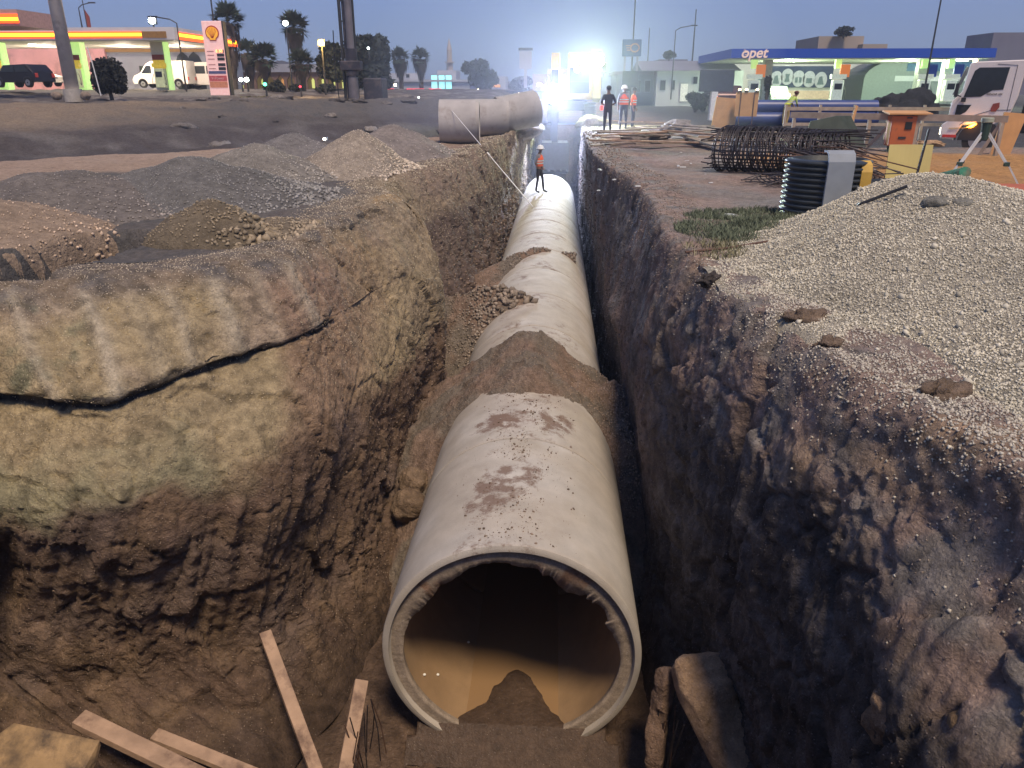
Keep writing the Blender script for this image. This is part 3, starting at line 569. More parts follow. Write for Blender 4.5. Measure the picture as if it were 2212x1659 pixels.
def make_pipe(name, y0, y1, label, nth=96, ny=12, group='concrete pipes of the line laid in the trench', dirt=None, spigot=False, seed=0, ends=True, x=PX, z=PZ):
    L = y1 - y0; ys = np.linspace(.03, L - .012, ny)
    outer = [(RO - .035, 0.), (RO - .006, .014)] + [(RO, y) for y in ys] + [(RO - .012, L - .004)]
    prof = outer + [(RI + .01, L - .004), (RI, L - .02)] + [(RI, y) for y in np.linspace(L - .1, .08, max(3, ny // 2))] + [(RI, .07 if spigot else .02), (RI + .01, .06 if spigot else 0)]
    if spigot: prof += [(RO - .075, .06), (RO - .07, .052), (RO - .065, .0)]
    pr = np.array(prof); th = np.linspace(0, 2 * np.pi, nth, endpoint=False)
    Rr = np.repeat(pr[:, :1], nth, 1); Yy = np.repeat(pr[:, 1:], nth, 1); T = np.repeat(th[None], len(pr), 0)
    P = np.stack([Rr * np.sin(T), Yy, Rr * np.cos(T)], -1)
    Rr = Rr + fbm(P + seed, 1.2, 3) * .004 + fbm(P + seed, 14, 2) * .0012
    P = np.stack([Rr * np.sin(T), Yy, Rr * np.cos(T)], -1)
    n = len(pr); a = np.arange(n * nth).reshape(n, nth); b = np.roll(a, -1, 1); F = np.stack([a, b, np.roll(b, -1, 0), np.roll(a, -1, 0)], -1).reshape(-1, 4)
    n1 = fbm(P + seed * 3, .9, 4)
    c = lerp(np.array([.40, .36, .30]), np.array([.45, .42, .37]), ss(-.2, .3, n1)[..., None])
    inner = (Rr < RI + .02)[..., None]; c = np.where(inner, np.array([.36, .255, .15]) * (1 + .3 * n1[..., None]), c)
    c = lerp(c, np.array([.27, .17, .085]), (ss(.1, -.5, P[..., 2] / RO) * inner[..., 0])[..., None] * .75)
    top = ss(.55, .95, np.cos(T)) * (~inner[..., 0])
    dm = top * (.36 + .45 * fbm(P * [1, .8, 1] + seed, 1.6, 3)) if dirt is None else dirt(P, T) * (~inner[..., 0])
    dm = dm * (.75 + .9 * fbm(P + seed, 7, 4)) + .16 * fbm(P + seed, 9, 4) * (np.cos(T) > 0)
    me = np_mesh(name, P.reshape(-1, 3), F[:, ::-1], np.clip(c, .02, .8).reshape(-1, 3))
    at = me.attributes.new('Dm', 'FLOAT', 'POINT'); at.data.foreach_set('value', np.clip(dm, 0, .7).astype(np.float32).ravel())
    o = link(name, me, CONC, smooth=False); me.polygons.foreach_set('use_smooth', [True] * len(me.polygons))
    me.set_sharp_from_angle(angle=math.radians(40)) if hasattr(me, 'set_sharp_from_angle') else None
    o.location = (x, y0, z); return tag(o, label, 'concrete pipe', group)
def d0(P, T):
    s = P[..., 1]; x = np.sin(T)
    q = fbm(P, 2.2, 4)
    band = ss(.42, .25, np.abs(x + .05 + q * .15)) * np.cos(T).clip(0)
    d = band * (.40 + .38 * q)
    d += .32 * ss(.35, .1, np.hypot((x + .22) / 1.0, (s - .95) / 1.6))
    d += .25 * ss(.3, .05, np.hypot((x - .02) / 1.3, (s - 1.45) / 1.2))
    return d * ss(2.3, 1.9, s * 0 + s)
def d1(P, T):
    s = P[..., 1]; x = np.sin(T); q = fbm(P + 7, 2.4, 4)
    d = ss(.6, .3, np.abs(x)) * np.cos(T).clip(0) * (.34 + .3 * q)
    d += .5 * ss(.5, .15, np.hypot((x + .28) / .8, (s - .55) / .9) + q * .3) + .5 * ss(.5, .15, np.hypot((x - .33) / .7, (s - .55) / .9) + q * .3)
    return d + .45 * ss(1.2, 2.0, s)
names = ['front concrete pipe with open mouth and crumbling inner rim over muddy water', 'concrete pipe just behind the open front one, top smeared with brown soil',
 'concrete pipe half buried by the largest soil heap', 'clean pale pipe right behind the largest soil heap', 'concrete pipe with a clod pile slumped on its left shoulder',
 'concrete pipe between the two smaller soil slumps', 'concrete pipe under the thin band of grey soil', 'concrete pipe just past the thin band of grey soil', 'eighth visible pipe, its crown dusted with soil',
 'concrete pipe with a dark square hole on its crown', 'concrete pipe where the tip of the long white staff rests', 'lamp lit concrete pipe just this side of the man', 'brightly lit concrete pipe under the feet of the man in the orange vest', 'last lamp lit concrete pipe with its end open to the digger']
y = 5.69; Lp = 2.22; ypipes = []
for i, nm in enumerate(names):
    y1 = min(y + Lp, 36.6)
    near_ = i < 3
    o = make_pipe('concrete_pipe', y, y1 - .022, nm, 420 if near_ else (160 if i < 7 else 96), 110 if near_ else (30 if i < 7 else 12), dirt={0: d0, 1: d1}.get(i), spigot=i == 0, seed=i * 3.7)
    ypipes.append(o); y = y1
# crumbled mortar left round the mouth of the front pipe
nth = 900; th = np.linspace(0, 2 * np.pi, nth, endpoint=False)
q = fbm(np.stack([np.cos(th) * 3, np.sin(th) * 3, 0 * th], -1), .9, 5); top = ss(-.1, .55, np.cos(th))
tooth = top * np.clip(.055 + .11 * q, 0, .12) + .008 + .035 * ss(.5, .9, np.cos(th - .42)) * ss(.02, .12, q) 
# each entry: radius, depth
def mort(th, tooth):
    prof = [(RO - .078, .056), (RI + .03, .052), ('in', .046), ('in', .07), ('in2', .11), (RI + .03, .15)]
    P = []
    for r, yy in prof:
        rr_ = (RI - tooth) if r == 'in' else (RI - tooth * .55 - .0) if r == 'in2' else np.full_like(th, r)
        yv = yy + .003 * fbm(np.stack([np.cos(th) * 9, np.sin(th) * 9, 0 * th + yy * 40], -1), 1.3, 3)
        P.append(np.stack([rr_ * np.sin(th), yv + 0 * th, rr_ * np.cos(th)], -1))
    return np.array(P)
P = mort(th, tooth); n = len(P); a = np.arange(n * nth).reshape(n, nth); b = np.roll(a, -1, 1); F = np.stack([a[:-1], b[:-1], b[1:], a[1:]], -1).reshape(-1, 4)
cc = lerp(np.array([.33, .27, .21]), np.array([.24, .15, .10]), ss(.05, .3, fbm(P, 5, 4))[..., None] * (P[..., 2] > .6)[..., None])
link('mortar_rim', np_mesh('mortar_rim', P.reshape(-1, 3), F[:, ::-1], cc.reshape(-1, 3)), soil_mat('mortar', .9, .2), ypipes[0], smooth=True)['label'] = 'crumbling mortar round the inside of the mouth'

# ---- soil fallen over the pipes
def heap(name, xr, yr, hf, colf, label, step=.035, mt=None, cat='soil heap', zmin=-4.4, group=None):
    X, Y = np.meshgrid(np.arange(*xr, step), np.arange(*yr, step), indexing='ij'); P3 = np.stack([X, Y, 0 * X], -1)
    H = hf(X, Y, P3); Pg = np.stack([X, Y, H], -1); f = grid_faces(*X.shape); vis = H > zmin
    f = f[vis.ravel()[f].any(1)]
    o = link(name, np_mesh(name, Pg.reshape(-1, 3), f, np.clip(colf(X, Y, P3), .01, .7).reshape(-1, 3)), mt or SOIL, smooth=True)
    return tag(o, label, cat, group), Pg, H
def clear(X, h):
    # never inside the pipe wall or its bore: rest the sheet just under the outer skin
    d = np.abs(X - PX); sk = PZ + np.sqrt(np.clip(RO ** 2 - d ** 2, 0, None)) - .05 * np.clip((RO - d) / .2, 0, 1)
    return np.where(d < RO, np.maximum(h, sk), h)
def h1(X, Y, P):
    dx = np.abs(X - PX); back = np.maximum(0, Y - 10.9); fr = np.maximum(0, 10.9 - Y)
    h = -1.70 - .74 * (np.sqrt(dx**2 + .05) - .22) - 1.05 * back - .13 * fr - .55 * np.maximum(0, fr - 1.35)
    return clear(X, h + blocky(P, 3.2, 5.) * .05 + blocky(P, 8., 6.) * .022 + fbm(P, 1.1, 4) * .15 + fbm(P + 4, 4, 4) * .07 + fbm(P + 4, 12, 3) * .025)
hc = lambda X, Y, P: lerp(lerp(np.array([.24, .17, .125]), np.array([.19, .16, .125]), ss(-.2, .2, fbm(P, 1.5, 3))[..., None]), BRN, ss(.1, .3, fbm(P + 9, 3, 4))[..., None] * .5)
hp1, G1, H1 = heap('soil_heap', (-2.4, 1.7), (6.3, 12.6), h1, hc, 'largest brown soil heap slumped over the pipe and both its sides')
def h2(X, Y, P):
    h = -1.80 - .36 * np.maximum(0, X + .95) - .6 * np.maximum(0, X - -.1) - .25 * np.maximum(0, -X - 1.1) - 1.0 * np.abs(Y - 14.0 + .25 * (X + 1)) + .0
    return clear(X, h + blocky(P, 3.2, 7.) * .06 + blocky(P, 8., 8.) * .025 + fbm(P, 1.3, 4) * .12 + fbm(P + 4, 4.5, 4) * .10 + fbm(P + 4, 12, 3) * .03)
hp2, G2, H2 = heap('soil_heap', (-3.2, .5), (11.8, 17.5), h2, hc, 'clod pile slumped from the left wall onto the pipe shoulder', zmin=-4)
def h3(X, Y, P):
    h = -1.97 - .30 * np.maximum(0, X + .4) - .42 * np.maximum(0, -X - .9) - .42 * np.abs(Y - 18.6 - .8 * (X + .3))
    return clear(X, h + blocky(P, 3.2, 9.) * .03 + fbm(P, 1.3, 4) * .10 + fbm(P + 4, 4.5, 4) * .06)
hp3, G3, H3 = heap('soil_heap', (-2.3, .6), (15.8, 21.5), h3, hc, 'thin grey soil band lying across the pipe farther back', .05, zmin=-3.6)
def clods(parent, P, w_, n, s0, s1, base, seed, up=.3, name='clods'):
    pp, _, _ = sprinkle_grid(P, w_, n, seed); rs = np.random.RandomState(seed); sz = s0 * (s1 / s0) ** (rs.rand(n) ** 3.2); pp[:, 2] += sz * up
    cols = lerp(np.asarray(base) * .75, np.asarray(base) * 1.45, rs.rand(n, 1)); return stones(name, pp, sz, cols, parent, seed=seed)
def above(P): d = np.abs(P[..., 0] - PX); return (P[..., 2] > PZ + np.sqrt(np.clip(RO ** 2 - d ** 2, 0, None)) * (d < RO) - .0) | (d > RO)
near1 = ss(-3.6, -3.2, H1) * above(G1)
clods(hp1, G1, near1, 6500, .008, .055, (.25, .19, .14), 21)
clods(hp2, G2, ss(-3.4, -3., H2) * above(G2), 2200, .015, .10, (.23, .19, .15), 22)
clods(hp3, G3, ss(-3.2, -2.8, H3) * above(G3), 900, .015, .06, (.2, .17, .14), 23)
def h4(X, Y, P):
    dx = X - PX - .03; n = fbm(P, 2.5, 4); yb = 5.76 + .62 * np.exp(-(dx / .30) ** 2) + .16 * n
    h = -4.165 - .8 * np.maximum(0, 5.74 - Y) - .25 * np.maximum(0, Y - yb) + .02 * n
    h = np.maximum(h, -4.40 + .03 * n)
    return np.where((Y > 5.66) & (np.abs(X - PX) > .95), -4.7, h)
mudm = soil_mat('wet_mud', .42, .35)
hp4, G4, H4 = heap('mud_tongue', (-1.35, .75), (4.6, 6.9), h4, lambda X, Y, P: np.array([.085, .057, .040]) * (1 + .3 * fbm(P, 3, 3))[..., None] + 0 * X[..., None], 'wet brown mud tongue spilling out of the pipe mouth', .03, mt=mudm, cat='mud')
# crumbs lying on the pipe crowns
rs = np.random.RandomState(31); n = 2600; yy = 5.75 + 5 * rs.rand(n) ** .9; a_ = rs.normal(0, .20, n) + .04; ok = fbm(np.stack([a_ * 3, yy, 0 * yy], -1), 1.6, 3) > -.05
yy, a_ = yy[ok], a_[ok]; pts = np.stack([PX + RO * np.sin(a_), yy, PZ + RO * np.cos(a_) + .002], -1); sz = .004 * 6. ** (rs.rand(len(yy)) ** 3.5)
stones('soil_crumbs', pts, sz, np.array([.16, .12, .09]) * rs.uniform(.7, 1.6, (len(yy), 1)), seed=32); tag(bpy.data.objects['soil_crumbs'], kind='stuff')

# ---- loose clods and pebbles on the banks
lb = bpy.data.objects['trench_left_bank']; rb = bpy.data.objects['trench_right_bank']
dl = np.hypot(PL[..., 0], PL[..., 1]); vis = np.clip(40 / (6 + dl ** 2), .05, 1.2)
clods(lb, PL, vis * ss(-2.8, -2.0, V2) * ss(.9, .1, V2) * (PL[..., 1] > 3), 15000, .008, .045, (.40, .34, .25), 41)
clods(lb, PL, vis * ss(.1, .6, V2) * ss(3.9, 3.3, V2) * (PL[..., 1] > 3), 9000, .006, .032, (.42, .35, .24), 42)
clods(lb, PL, vis * ss(3.6, 4.2, V2) * ss(6.8, 6.4, V2) * (PL[..., 1] > 3), 9000, .008, .075, (.19, .14, .10), 43)
dr = np.hypot(PR[..., 0], PR[..., 1]); vis = np.clip(40 / (6 + dr ** 2), .05, 1.2)
clods(rb, PR, vis * ss(-2.8, -2.0, V3) * ss(1.7, .3, V3) * (PR[..., 1] > 2), 6500, .008, .06, (.25, .205, .165), 44)
clods(rb, PR, vis * ss(1.6, 2.2, V3) * ss(6, 5.4, V3) * (PR[..., 1] > 2.5), 8000, .008, .07, (.12, .10, .09), 45)

# ---- rocks and broken blocks
def rock(name, c, r, col, label, cat='rock', seed=0, rz=0., tilt=(0, 0), sharp=.35, res=44, group=None, box=.0, mt=None):
    u = np.linspace(0, 2 * np.pi, res, endpoint=False); v = np.linspace(0, np.pi, res // 2); U, V = np.meshgrid(u, v, indexing='ij')
    D = np.stack([np.cos(U) * np.sin(V), np.sin(U) * np.sin(V), np.cos(V)], -1)
    if box: k = (np.abs(D) ** (2 + box * 8)).sum(-1) ** (-1 / (2 + box * 8)); D = D * k[..., None]
    P = D * np.array(r); k = 1 + sharp * (fbm(D + seed, 1.3, 4) + .6 * fbm(D * 1. + seed * 2, 3.5, 4, True) - .25) ; P = P * k[..., None]
    a = np.arange(res * (res // 2)).reshape(res, -1); b = np.roll(a, -1, 0); F = np.stack([a[:, :-1], a[:, 1:], b[:, 1:], b[:, :-1]], -1).reshape(-1, 4)
    c_ = np.asarray(col) * (1 + .5 * fbm(P / max(r) + seed, 2.2, 4))[..., None]
    o = link(name, np_mesh(name, P.reshape(-1, 3), F, np.clip(c_, .02, .7).reshape(-1, 3)), mt or SOIL, smooth=True)
    o.location = tuple(map(float, c)); o.rotation_euler = (tilt[0], tilt[1], rz)
    return tag(o, label, cat, group) if label else o
rock('boulder', aX(893, 1040, -1.80), (.20, .20, .20), (.24, .17, .11), 'rounded boulder wedged between the left wall and the pipe, upper of two', seed=3)
rock('boulder', aX(884, 1092, -1.82), (.23, .22, .22), (.20, .14, .09), 'rounded boulder lodged beside the pipe, just below another one', seed=8)
# collapsed soil slab at the lower right, bridging over a dark hollow
def slab(path, wd, th_, col, label, seed):
    P = []; m = 70; k = 44; pts = np.array(path); t = np.linspace(0, len(pts) - 1, m); C = np.stack([np.interp(t, range(len(pts)), pts[:, j]) for j in range(3)], -1)
    for _ in range(3): C[1:-1] = (C[:-2] + C[1:-1] * 2 + C[2:]) / 4
    T = np.gradient(C, axis=0); T /= np.linalg.norm(T, axis=1)[:, None]; side = np.cross(T, [0, .25, 1.]); side /= np.linalg.norm(side, axis=1)[:, None]; nn = np.cross(side, T)
    a = np.linspace(0, 2 * np.pi, k, endpoint=False); e = 5; cx = np.sign(np.cos(a)) * np.abs(np.cos(a)) ** (2 / e); sy = np.sign(np.sin(a)) * np.abs(np.sin(a)) ** (2 / e)
    ends = np.sqrt(np.clip(1 - np.abs(np.linspace(-1, 1, m)) ** 10, .02, 1)); wv = np.interp(t, range(len(wd)), wd)
    P = C[:, None] + side[:, None] * (cx[None, :, None] * (wv * ends / 2)[:, None, None]) + nn[:, None] * (sy[None, :, None] * (th_ * ends / 2)[:, None, None])
    P = P + (fbm(P + seed, 2.2, 4) * .12 + fbm(P + seed, 7, 4) * .05 + fbm(P, 20, 3) * .014)[..., None] * (nn[:, None] * .7 + side[:, None] * .5 * np.sign(cx)[None, :, None])
    i = np.arange(m * k).reshape(m, k); j = np.roll(i, -1, 1); F = np.stack([i[:-1], j[:-1], j[1:], i[1:]], -1).reshape(-1, 4)
    c_ = np.asarray(col) * (1 + .5 * fbm(P, 3, 4))[..., None]
    return tag(link('soil_slab', np_mesh('soil_slab', P.reshape(-1, 3), F, np.clip(c_, .02, .7).reshape(-1, 3)), SOIL, smooth=True), label, 'soil slab')
slab([gz(1500, 1415, -3.0), gz(1530, 1500, -3.15), gz(1590, 1640, -3.45), gz(1650, 1760, -3.8)], [.52, .52, .42, .34], .22, (.40, .27, .165), 'long pale broken soil slab leaning beside the pipe mouth, lower right', 4)
slab([gz(1445, 1440, -3.15), gz(1425, 1530, -3.5), gz(1410, 1680, -4.0)], [.14, .17, .16], .16, (.24, .16, .11), 'narrow upright soil pillar left of the long broken slab', 7)
rock('soil_block', gz(1975, 1560, -1.35), (.20, .16, .15), (.28, .19, .12), 'tan soil block on the right slope near the frame bottom', 'soil block', 12, .4, box=.5)
rock('soil_block', gz(2175, 1620, -1.15), (.26, .2, .2), (.30, .20, .11), 'orange tan soil block in the lower right corner', 'soil block', 15, -.3, box=.6)
for k, (a, b, z) in enumerate([(1965, 433, .6), (2025, 438, .63), (2075, 442, .62)]):
    p = gz(a, b, z); rock('stone', p, (.17 - .02 * (k == 2), .13, .07), (.24, .235, .20), ['flat grey stone on the gravel mound, leftmost of three', 'flat grey stone on the gravel mound, middle of three', 'smallest flat grey stone on the gravel mound, rightmost of three'][k], 'stone', 20 + k, .5 * k, group='flat stones on the gravel mound', res=28)
for k, (a, b, s, lb_) in enumerate([(1745, 690, .16, 'brown clod at the lower gravel edge, near the washed gully'), (1790, 742, .10, 'rounded clod in the gravel scree below the brown clod'), (2040, 850, .16, 'brown clod at the right end of the washed gully'), (1530, 606, .13, 'dark clod at the left tip of the gravel mound')]):
    rock('clod', gz(a, b, .02), (s * 1.0, s * .6, s * .5), (.19, .14, .10) if k < 3 else (.07, .06, .055), lb_, 'clod', 40 + k, .3 * k, res=36, sharp=1.1)
# ---- timber in the pit
WOOD = mat('sawn_wood', (.40, .27, .18), .8, var=.25, scale=5, bump=.5, bscale=30, dirt=(.16, .10, .07), dscale=4, dthr=.56)
WOOD2 = mat('weathered_wood', (.30, .24, .18), .85, var=.25, scale=5, bump=.5, bscale=30, dirt=(.14, .11, .08), dscale=3, dthr=.55)
PLY = mat('plywood', (.55, .30, .12), .7, var=.12, scale=3, bump=.2, bscale=20)
def board(a, b, wd, th_, label, m=WOOD, name='timber_board', cat='board', group=None, up=(0, 0, 1)):
    mb = MB(); a, b = Vector(a), Vector(b); n = 6
    for i in range(1): mb.bar(a, b, wd, th_, up)
    return tag(mb.build(name, m, bevel=.004), label, cat, group)
board(gz(572, 1366, -3.28), gz(700, 1712, -4.12), .115, .06, 'long timber board leaning steeply left of the pipe', up=(.5, -.6, .6), group='timber boards in the pit')
board(gz(781, 1470, -3.55), gz(728, 1760, -4.15), .125, .07, 'short upright timber board closest to the pipe mouth', up=(.3, -.8, .5), group='timber boards in the pit')
board(gz(170, 1552, -3.28), gz(560, 1742, -3.75), .15, .07, 'longest timber board slanting across the lower left corner', group='timber boards in the pit')
board(gz(333, 1588, -3.62), gz(640, 1712, -3.95), .12, .06, 'thinner timber board crossing behind the longest one at lower left', group='timber boards in the pit')
mb = MB(); q = [gz(30, 1562, -3.1), gz(215, 1600, -3.15), gz(205, 1640, -3.25), gz(150, 1720, -3.35), gz(-60, 1720, -3.35), gz(-50, 1620, -3.2)]
lo = [p - np.array([0, 0, .05]) for p in q]; k = len(q); mb.add(list(q) + lo, [tuple(range(k)), tuple(range(2 * k - 1, k - 1, -1))] + [(i, (i + 1) % k, k + (i + 1) % k, k + i) for i in range(k)])
one(mb, 'plywood_scrap', mat('old_plywood', (.33, .22, .11), .8, var=.3, scale=4, bump=.5, bscale=25, dirt=(.10, .07, .045), dscale=3, dthr=.5), 'tan plywood scrap lying in the bottom left corner', 'plywood')
# ---- reinforcing bars sticking up beside the pipe mouth
RUST = mat('rusty_bar', (.12, .07, .05), .7, .4, var=.3, scale=20); DARKBAR = mat('dark_bar', (.055, .05, .055), .55, .7, var=.3, scale=20)
def bars(base, n, spread, h, label, seed):
    r = random.Random(seed); e = empty('rebar_bundle', base, 0, label, 'rebar')
    for i in range(n):
        x, y_ = r.uniform(-spread, spread), r.uniform(-.25, .25); a = (x, y_, -.05); b = (x + r.uniform(-.12, .12), y_ + r.uniform(-.1, .1), h * r.uniform(.7, 1.1)); mid = tuple((a[k] + b[k]) / 2 + r.uniform(-.03, .03) for k in range(3))
        MB().tube([a, mid, b], .006, 6).build('bar', RUST if i % 2 else DARKBAR, e)
bars((-1.62, 5.25, -4.2), 9, .11, .65, 'thin bent bars standing left of the pipe mouth', 1)
bars((1.02, 5.2, -4.2), 11, .14, .85, 'thin bent bars standing right of the pipe mouth', 2)
# glints of light inside the mouth, put in as white beads
GLINT = mat('white_foam', (.8, .8, .74), .8)
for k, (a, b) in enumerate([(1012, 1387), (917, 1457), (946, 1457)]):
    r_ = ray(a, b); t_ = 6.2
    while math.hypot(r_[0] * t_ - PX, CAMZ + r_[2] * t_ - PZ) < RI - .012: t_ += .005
    p = np.array([0, 0, CAMZ]) + r_ * t_; one(MB().ell((0, 0, 0), (.016, .016, .012), 8, 5), 'foam_bead', GLINT, ['white foam bead lying deepest in the wet pipe mouth', 'white foam bead in the pipe mouth, left of a close pair', 'white foam bead in the pipe mouth, right of a close pair'][k], 'foam bead', 'foam beads in the pipe mouth', loc=p)
# ================================================ PEOPLE
SKIN = mat('skin', (.22, .12, .075), .6, var=.05); HAIR = mat('dark_hair', (.02, .016, .013), .8)
NAVY = mat('navy_cloth', (.022, .024, .038), .9, var=.2, scale=12); GREYC = mat('grey_cloth', (.22, .22, .24), .9, var=.15, scale=12); BOOT = mat('dark_boot', (.02, .018, .016), .7)
HIVIS = mat('orange_vest', (.85, .13, .04), .75, var=.1, scale=10); REFL = mat('reflective_tape', (.65, .65, .6), .4); YVIS = mat('yellow_vest', (.55, .62, .08), .75, var=.1, scale=10)
TROU = mat('dark_trousers', (.03, .03, .04), .9, var=.2, scale=14); TANC = mat('tan_trousers', (.40, .27, .10), .9, var=.2, scale=14); HELM = mat('white_helmet', (.75, .75, .72), .35); LEGY = mat('lime_trousers', (.42, .55, .12), .8)
def person(loc, rz, H, J, label, shirt, trousers, vest=None, hat=None, boot=BOOT, head_tilt=0, group=None, vest2=None):
    """J: joint positions in metres for a 1.75 m figure standing at the origin facing -Y"""
    root = empty('person', loc, rz, label, 'person', group); root.scale = (H / 1.75,) * 3
    S = [('pel', (0, 0, .96), .135, -1, 'T'), ('wst', (0, .0, 1.10), .125, 0, 'T'), ('chs', (0, -.01, 1.30), .15, 1, 'S'), ('nkb', (0, 0, 1.45), .085, 2, 'S'), ('nck', (0, -.01, 1.53), .052, 3, 'H'),
         ('jaw', (0, -.03, 1.59), .072, 4, 'H'), ('skl', (0, -.01, 1.67), .092, 5, 'H'),
         ('hpL', (-.095, 0, .90), .095, 0, 'T'), ('knL', (-.11, -.02, .50), .062, 7, 'T'), ('anL', (-.12, .01, .09), .042, 8, 'T'), ('toL', (-.13, -.14, .04), .036, 9, 'B'),
         ('hpR', (.095, 0, .90), .095, 0, 'T'), ('knR', (.11, -.02, .50), .062, 11, 'T'), ('anR', (.12, .01, .09), .042, 12, 'T'), ('toR', (.13, -.14, .04), .036, 13, 'B'),
         ('shL', (-.175, 0, 1.41), .066, 2, 'S'), ('elL', (-.25, .02, 1.13), .044, 15, 'S'), ('wrL', (-.24, -.06, .89), .030, 16, 'H'),
         ('shR', (.175, 0, 1.41), .066, 2, 'S'), ('elR', (.25, .02, 1.13), .044, 18, 'S'), ('wrR', (.24, -.06, .89), .030, 19, 'H')]
    pos = [Vector(J.get(n, p)) for n, p, r, q, m_ in S]
    me = bpy.data.meshes.new('body'); me.from_pydata([tuple(p) for p in pos], [(s[3], i) for i, s in enumerate(S) if s[3] >= 0], [])
    o = bpy.data.objects.new('body', me); COL.objects.link(o)
    md = o.modifiers.new('skin', 'SKIN'); md.use_smooth_shade = True; sb = o.modifiers.new('sub', 'SUBSURF'); sb.levels = sb.render_levels = 1
    for i, s in enumerate(S): me.skin_vertices[0].data[i].radius = (s[2] * (1.3 if s[0] in ('chs', 'wst', 'pel') else 1), s[2] * (.85 if s[0] in ('chs', 'wst', 'pel') else 1)); 
    me.skin_vertices[0].data[0].use_root = True
    bpy.context.view_layer.update(); ev = o.evaluated_get(bpy.context.evaluated_depsgraph_get()); bm_ = bpy.data.meshes.new_from_object(ev)
    bpy.data.objects.remove(o); 
    segs = [(pos[s[3]], pos[i], s[4]) for i, s in enumerate(S) if s[3] >= 0]
    idx = {'S': 0, 'T': 1, 'H': 2, 'B': 3}
    for m_ in (shirt, trousers, SKIN, boot): bm_.materials.append(m_)
    def near_(c):
        best = (9, 'S')
        for a, b, k in segs:
            d = b - a; t = max(0, min(1, (c - a).dot(d) / max(d.length_squared, 1e-6))); L = (c - a - d * t).length
            if L < best[0]: best = (L, k)
        return best[1]
    tors = []
    for f in bm_.polygons:
        k = near_(f.center); c = f.center
        if k == 'H' and c.z < 1.46 and abs(c.x) > .15 and c.z > .97 * pos[17].z + .06 and vest2 is None: pass
        f.material_index = idx[k]
    body = bpy.data.objects.new('body', bm_); COL.objects.link(body); body.parent = root
    # vest / jacket shell over the torso
    if vest:
        ch, ws, pe = pos[2], pos[1], pos[0]; vs = []; fs = []; n = 16; rows = [(pos[3] + Vector((0, 0, -.01)), .115, .085), (ch.lerp(pos[3], .45), .185, .115), (ch, .205, .135), (ch.lerp(ws, .5), .195, .13), (ws, .19, .13), (ws.lerp(pe, .6), .19, .135)]
        mb = MB(); rings = []
        for c, a, b in rows: rings.append([c + Vector((math.cos(6.28319 * k / n) * a, math.sin(6.28319 * k / n) * b, 0)) for k in range(n)])
        vs = [v for r in rings for v in r]; fs = [(i * n + k, i * n + (k + 1) % n, (i + 1) * n + (k + 1) % n, (i + 1) * n + k) for i in range(5) for k in range(n)]
        mb.add(vs, fs); mb.build('vest', vest, body, smooth=True)
        for z_ in (.3, .75):
            c = ch.lerp(ws, z_ + .1); mb = MB(); rr_ = [[c + Vector((math.cos(6.28319 * k / n) * .205, math.sin(6.28319 * k / n) * .142, dz)) for k in range(n)] for dz in (.022, -.022)]
            mb.add([v for r in rr_ for v in r], [(k, (k + 1) % n, n + (k + 1) % n, n + k) for k in range(n)]).build('reflective_band', REFL, body, smooth=True)
    sk = pos[6]
    if hat == 'helmet':
        mb = MB(); n = 16; prof = [(.0, .135), (.07, .12), (.105, .07), (.115, .01), (.15, -.005), (.148, -.015)]
        vs = [(math.cos(6.28319 * k / n) * r, math.sin(6.28319 * k / n) * r * 1.1, z_) for r, z_ in prof for k in range(n)]
        mb.add(vs, [(i * n + k, i * n + (k + 1) % n, (i + 1) * n + (k + 1) % n, (i + 1) * n + k) for i in range(5) for k in range(n)]); h = mb.build('helmet', HELM, body, smooth=True); h.location = sk + Vector((0, 0, -.0))
    elif hat:
        MB().ell((0, 0, 0), (.105, .12, .085), 12, 8).build('hat', hat, body, smooth=True).location = sk + Vector((0, .01, .035))
    else: MB().ell((0, 0, 0), (.099, .108, .09), 12, 8).build('hair', HAIR, body, smooth=True).location = sk + Vector((0, .022, .028))
    mb = MB(); j = pos[5].lerp(pos[6], .45); mb.box(j + Vector((0, -.098, -.005)), (.024, .03, .045), taper=.5); mb.build('nose', SKIN, body)
    for s in (-1, 1):
        MB().ell(j + Vector((s * .035, -.084, .02)), (.013, .008, .008), 8, 5).build('eye', HAIR, body); MB().ell(j + Vector((s * .092, .01, 0)), (.012, .022, .032), 8, 5).build('ear', SKIN, body)
    for w_, e_ in ((17, 16), (20, 19)):
        d = (pos[w_] - pos[e_]).normalized(); x = Vector((0, 1, 0)) if abs(d.y) < .8 else Vector((1, 0, 0)); x = (x - d * x.dot(d)).normalized(); mb = MB()
        mb.tube([pos[w_] - d * .01, pos[w_] + d * .05, pos[w_] + d * .09], [.026, .033, .028], 8)
        for q in range(4): b_ = pos[w_] + d * .08 + x * (-.027 + .018 * q); c_ = d.cross(x); l_ = (.07, .085, .08, .06)[q]; mb.tube([b_, b_ + d * l_ * .55 + c_ * .008, b_ + d * l_ * .95 + c_ * .03], .0085, 6)
        b_ = pos[w_] + d * .03 - x * .028; mb.tube([b_, b_ - x * .025 + d * .03, b_ - x * .02 + d * .062], .010, 6)
        mb.build('hand', SKIN, body, smooth=True)
    return root
man = person((-.62, 29.9, -2.06), math.radians(72), 1.72, {'anL': (-.11, .10, .09), 'toL': (-.12, -.06, .04), 'knL': (-.11, .03, .5), 'anR': (.12, -.14, .09), 'toR': (.13, -.30, .04), 'knR': (.11, -.10, .51), 'elL': (-.22, .10, 1.15), 'wrL': (-.12, -.02, .99), 'elR': (.23, .12, 1.15), 'wrR': (.14, -.06, .98), 'skl': (0, -.03, 1.67)},
    'man in orange vest and white cap standing on the far pipe crown', GREYC, TROU, HIVIS, 'helmet')
g_ = 'men standing by the digger'
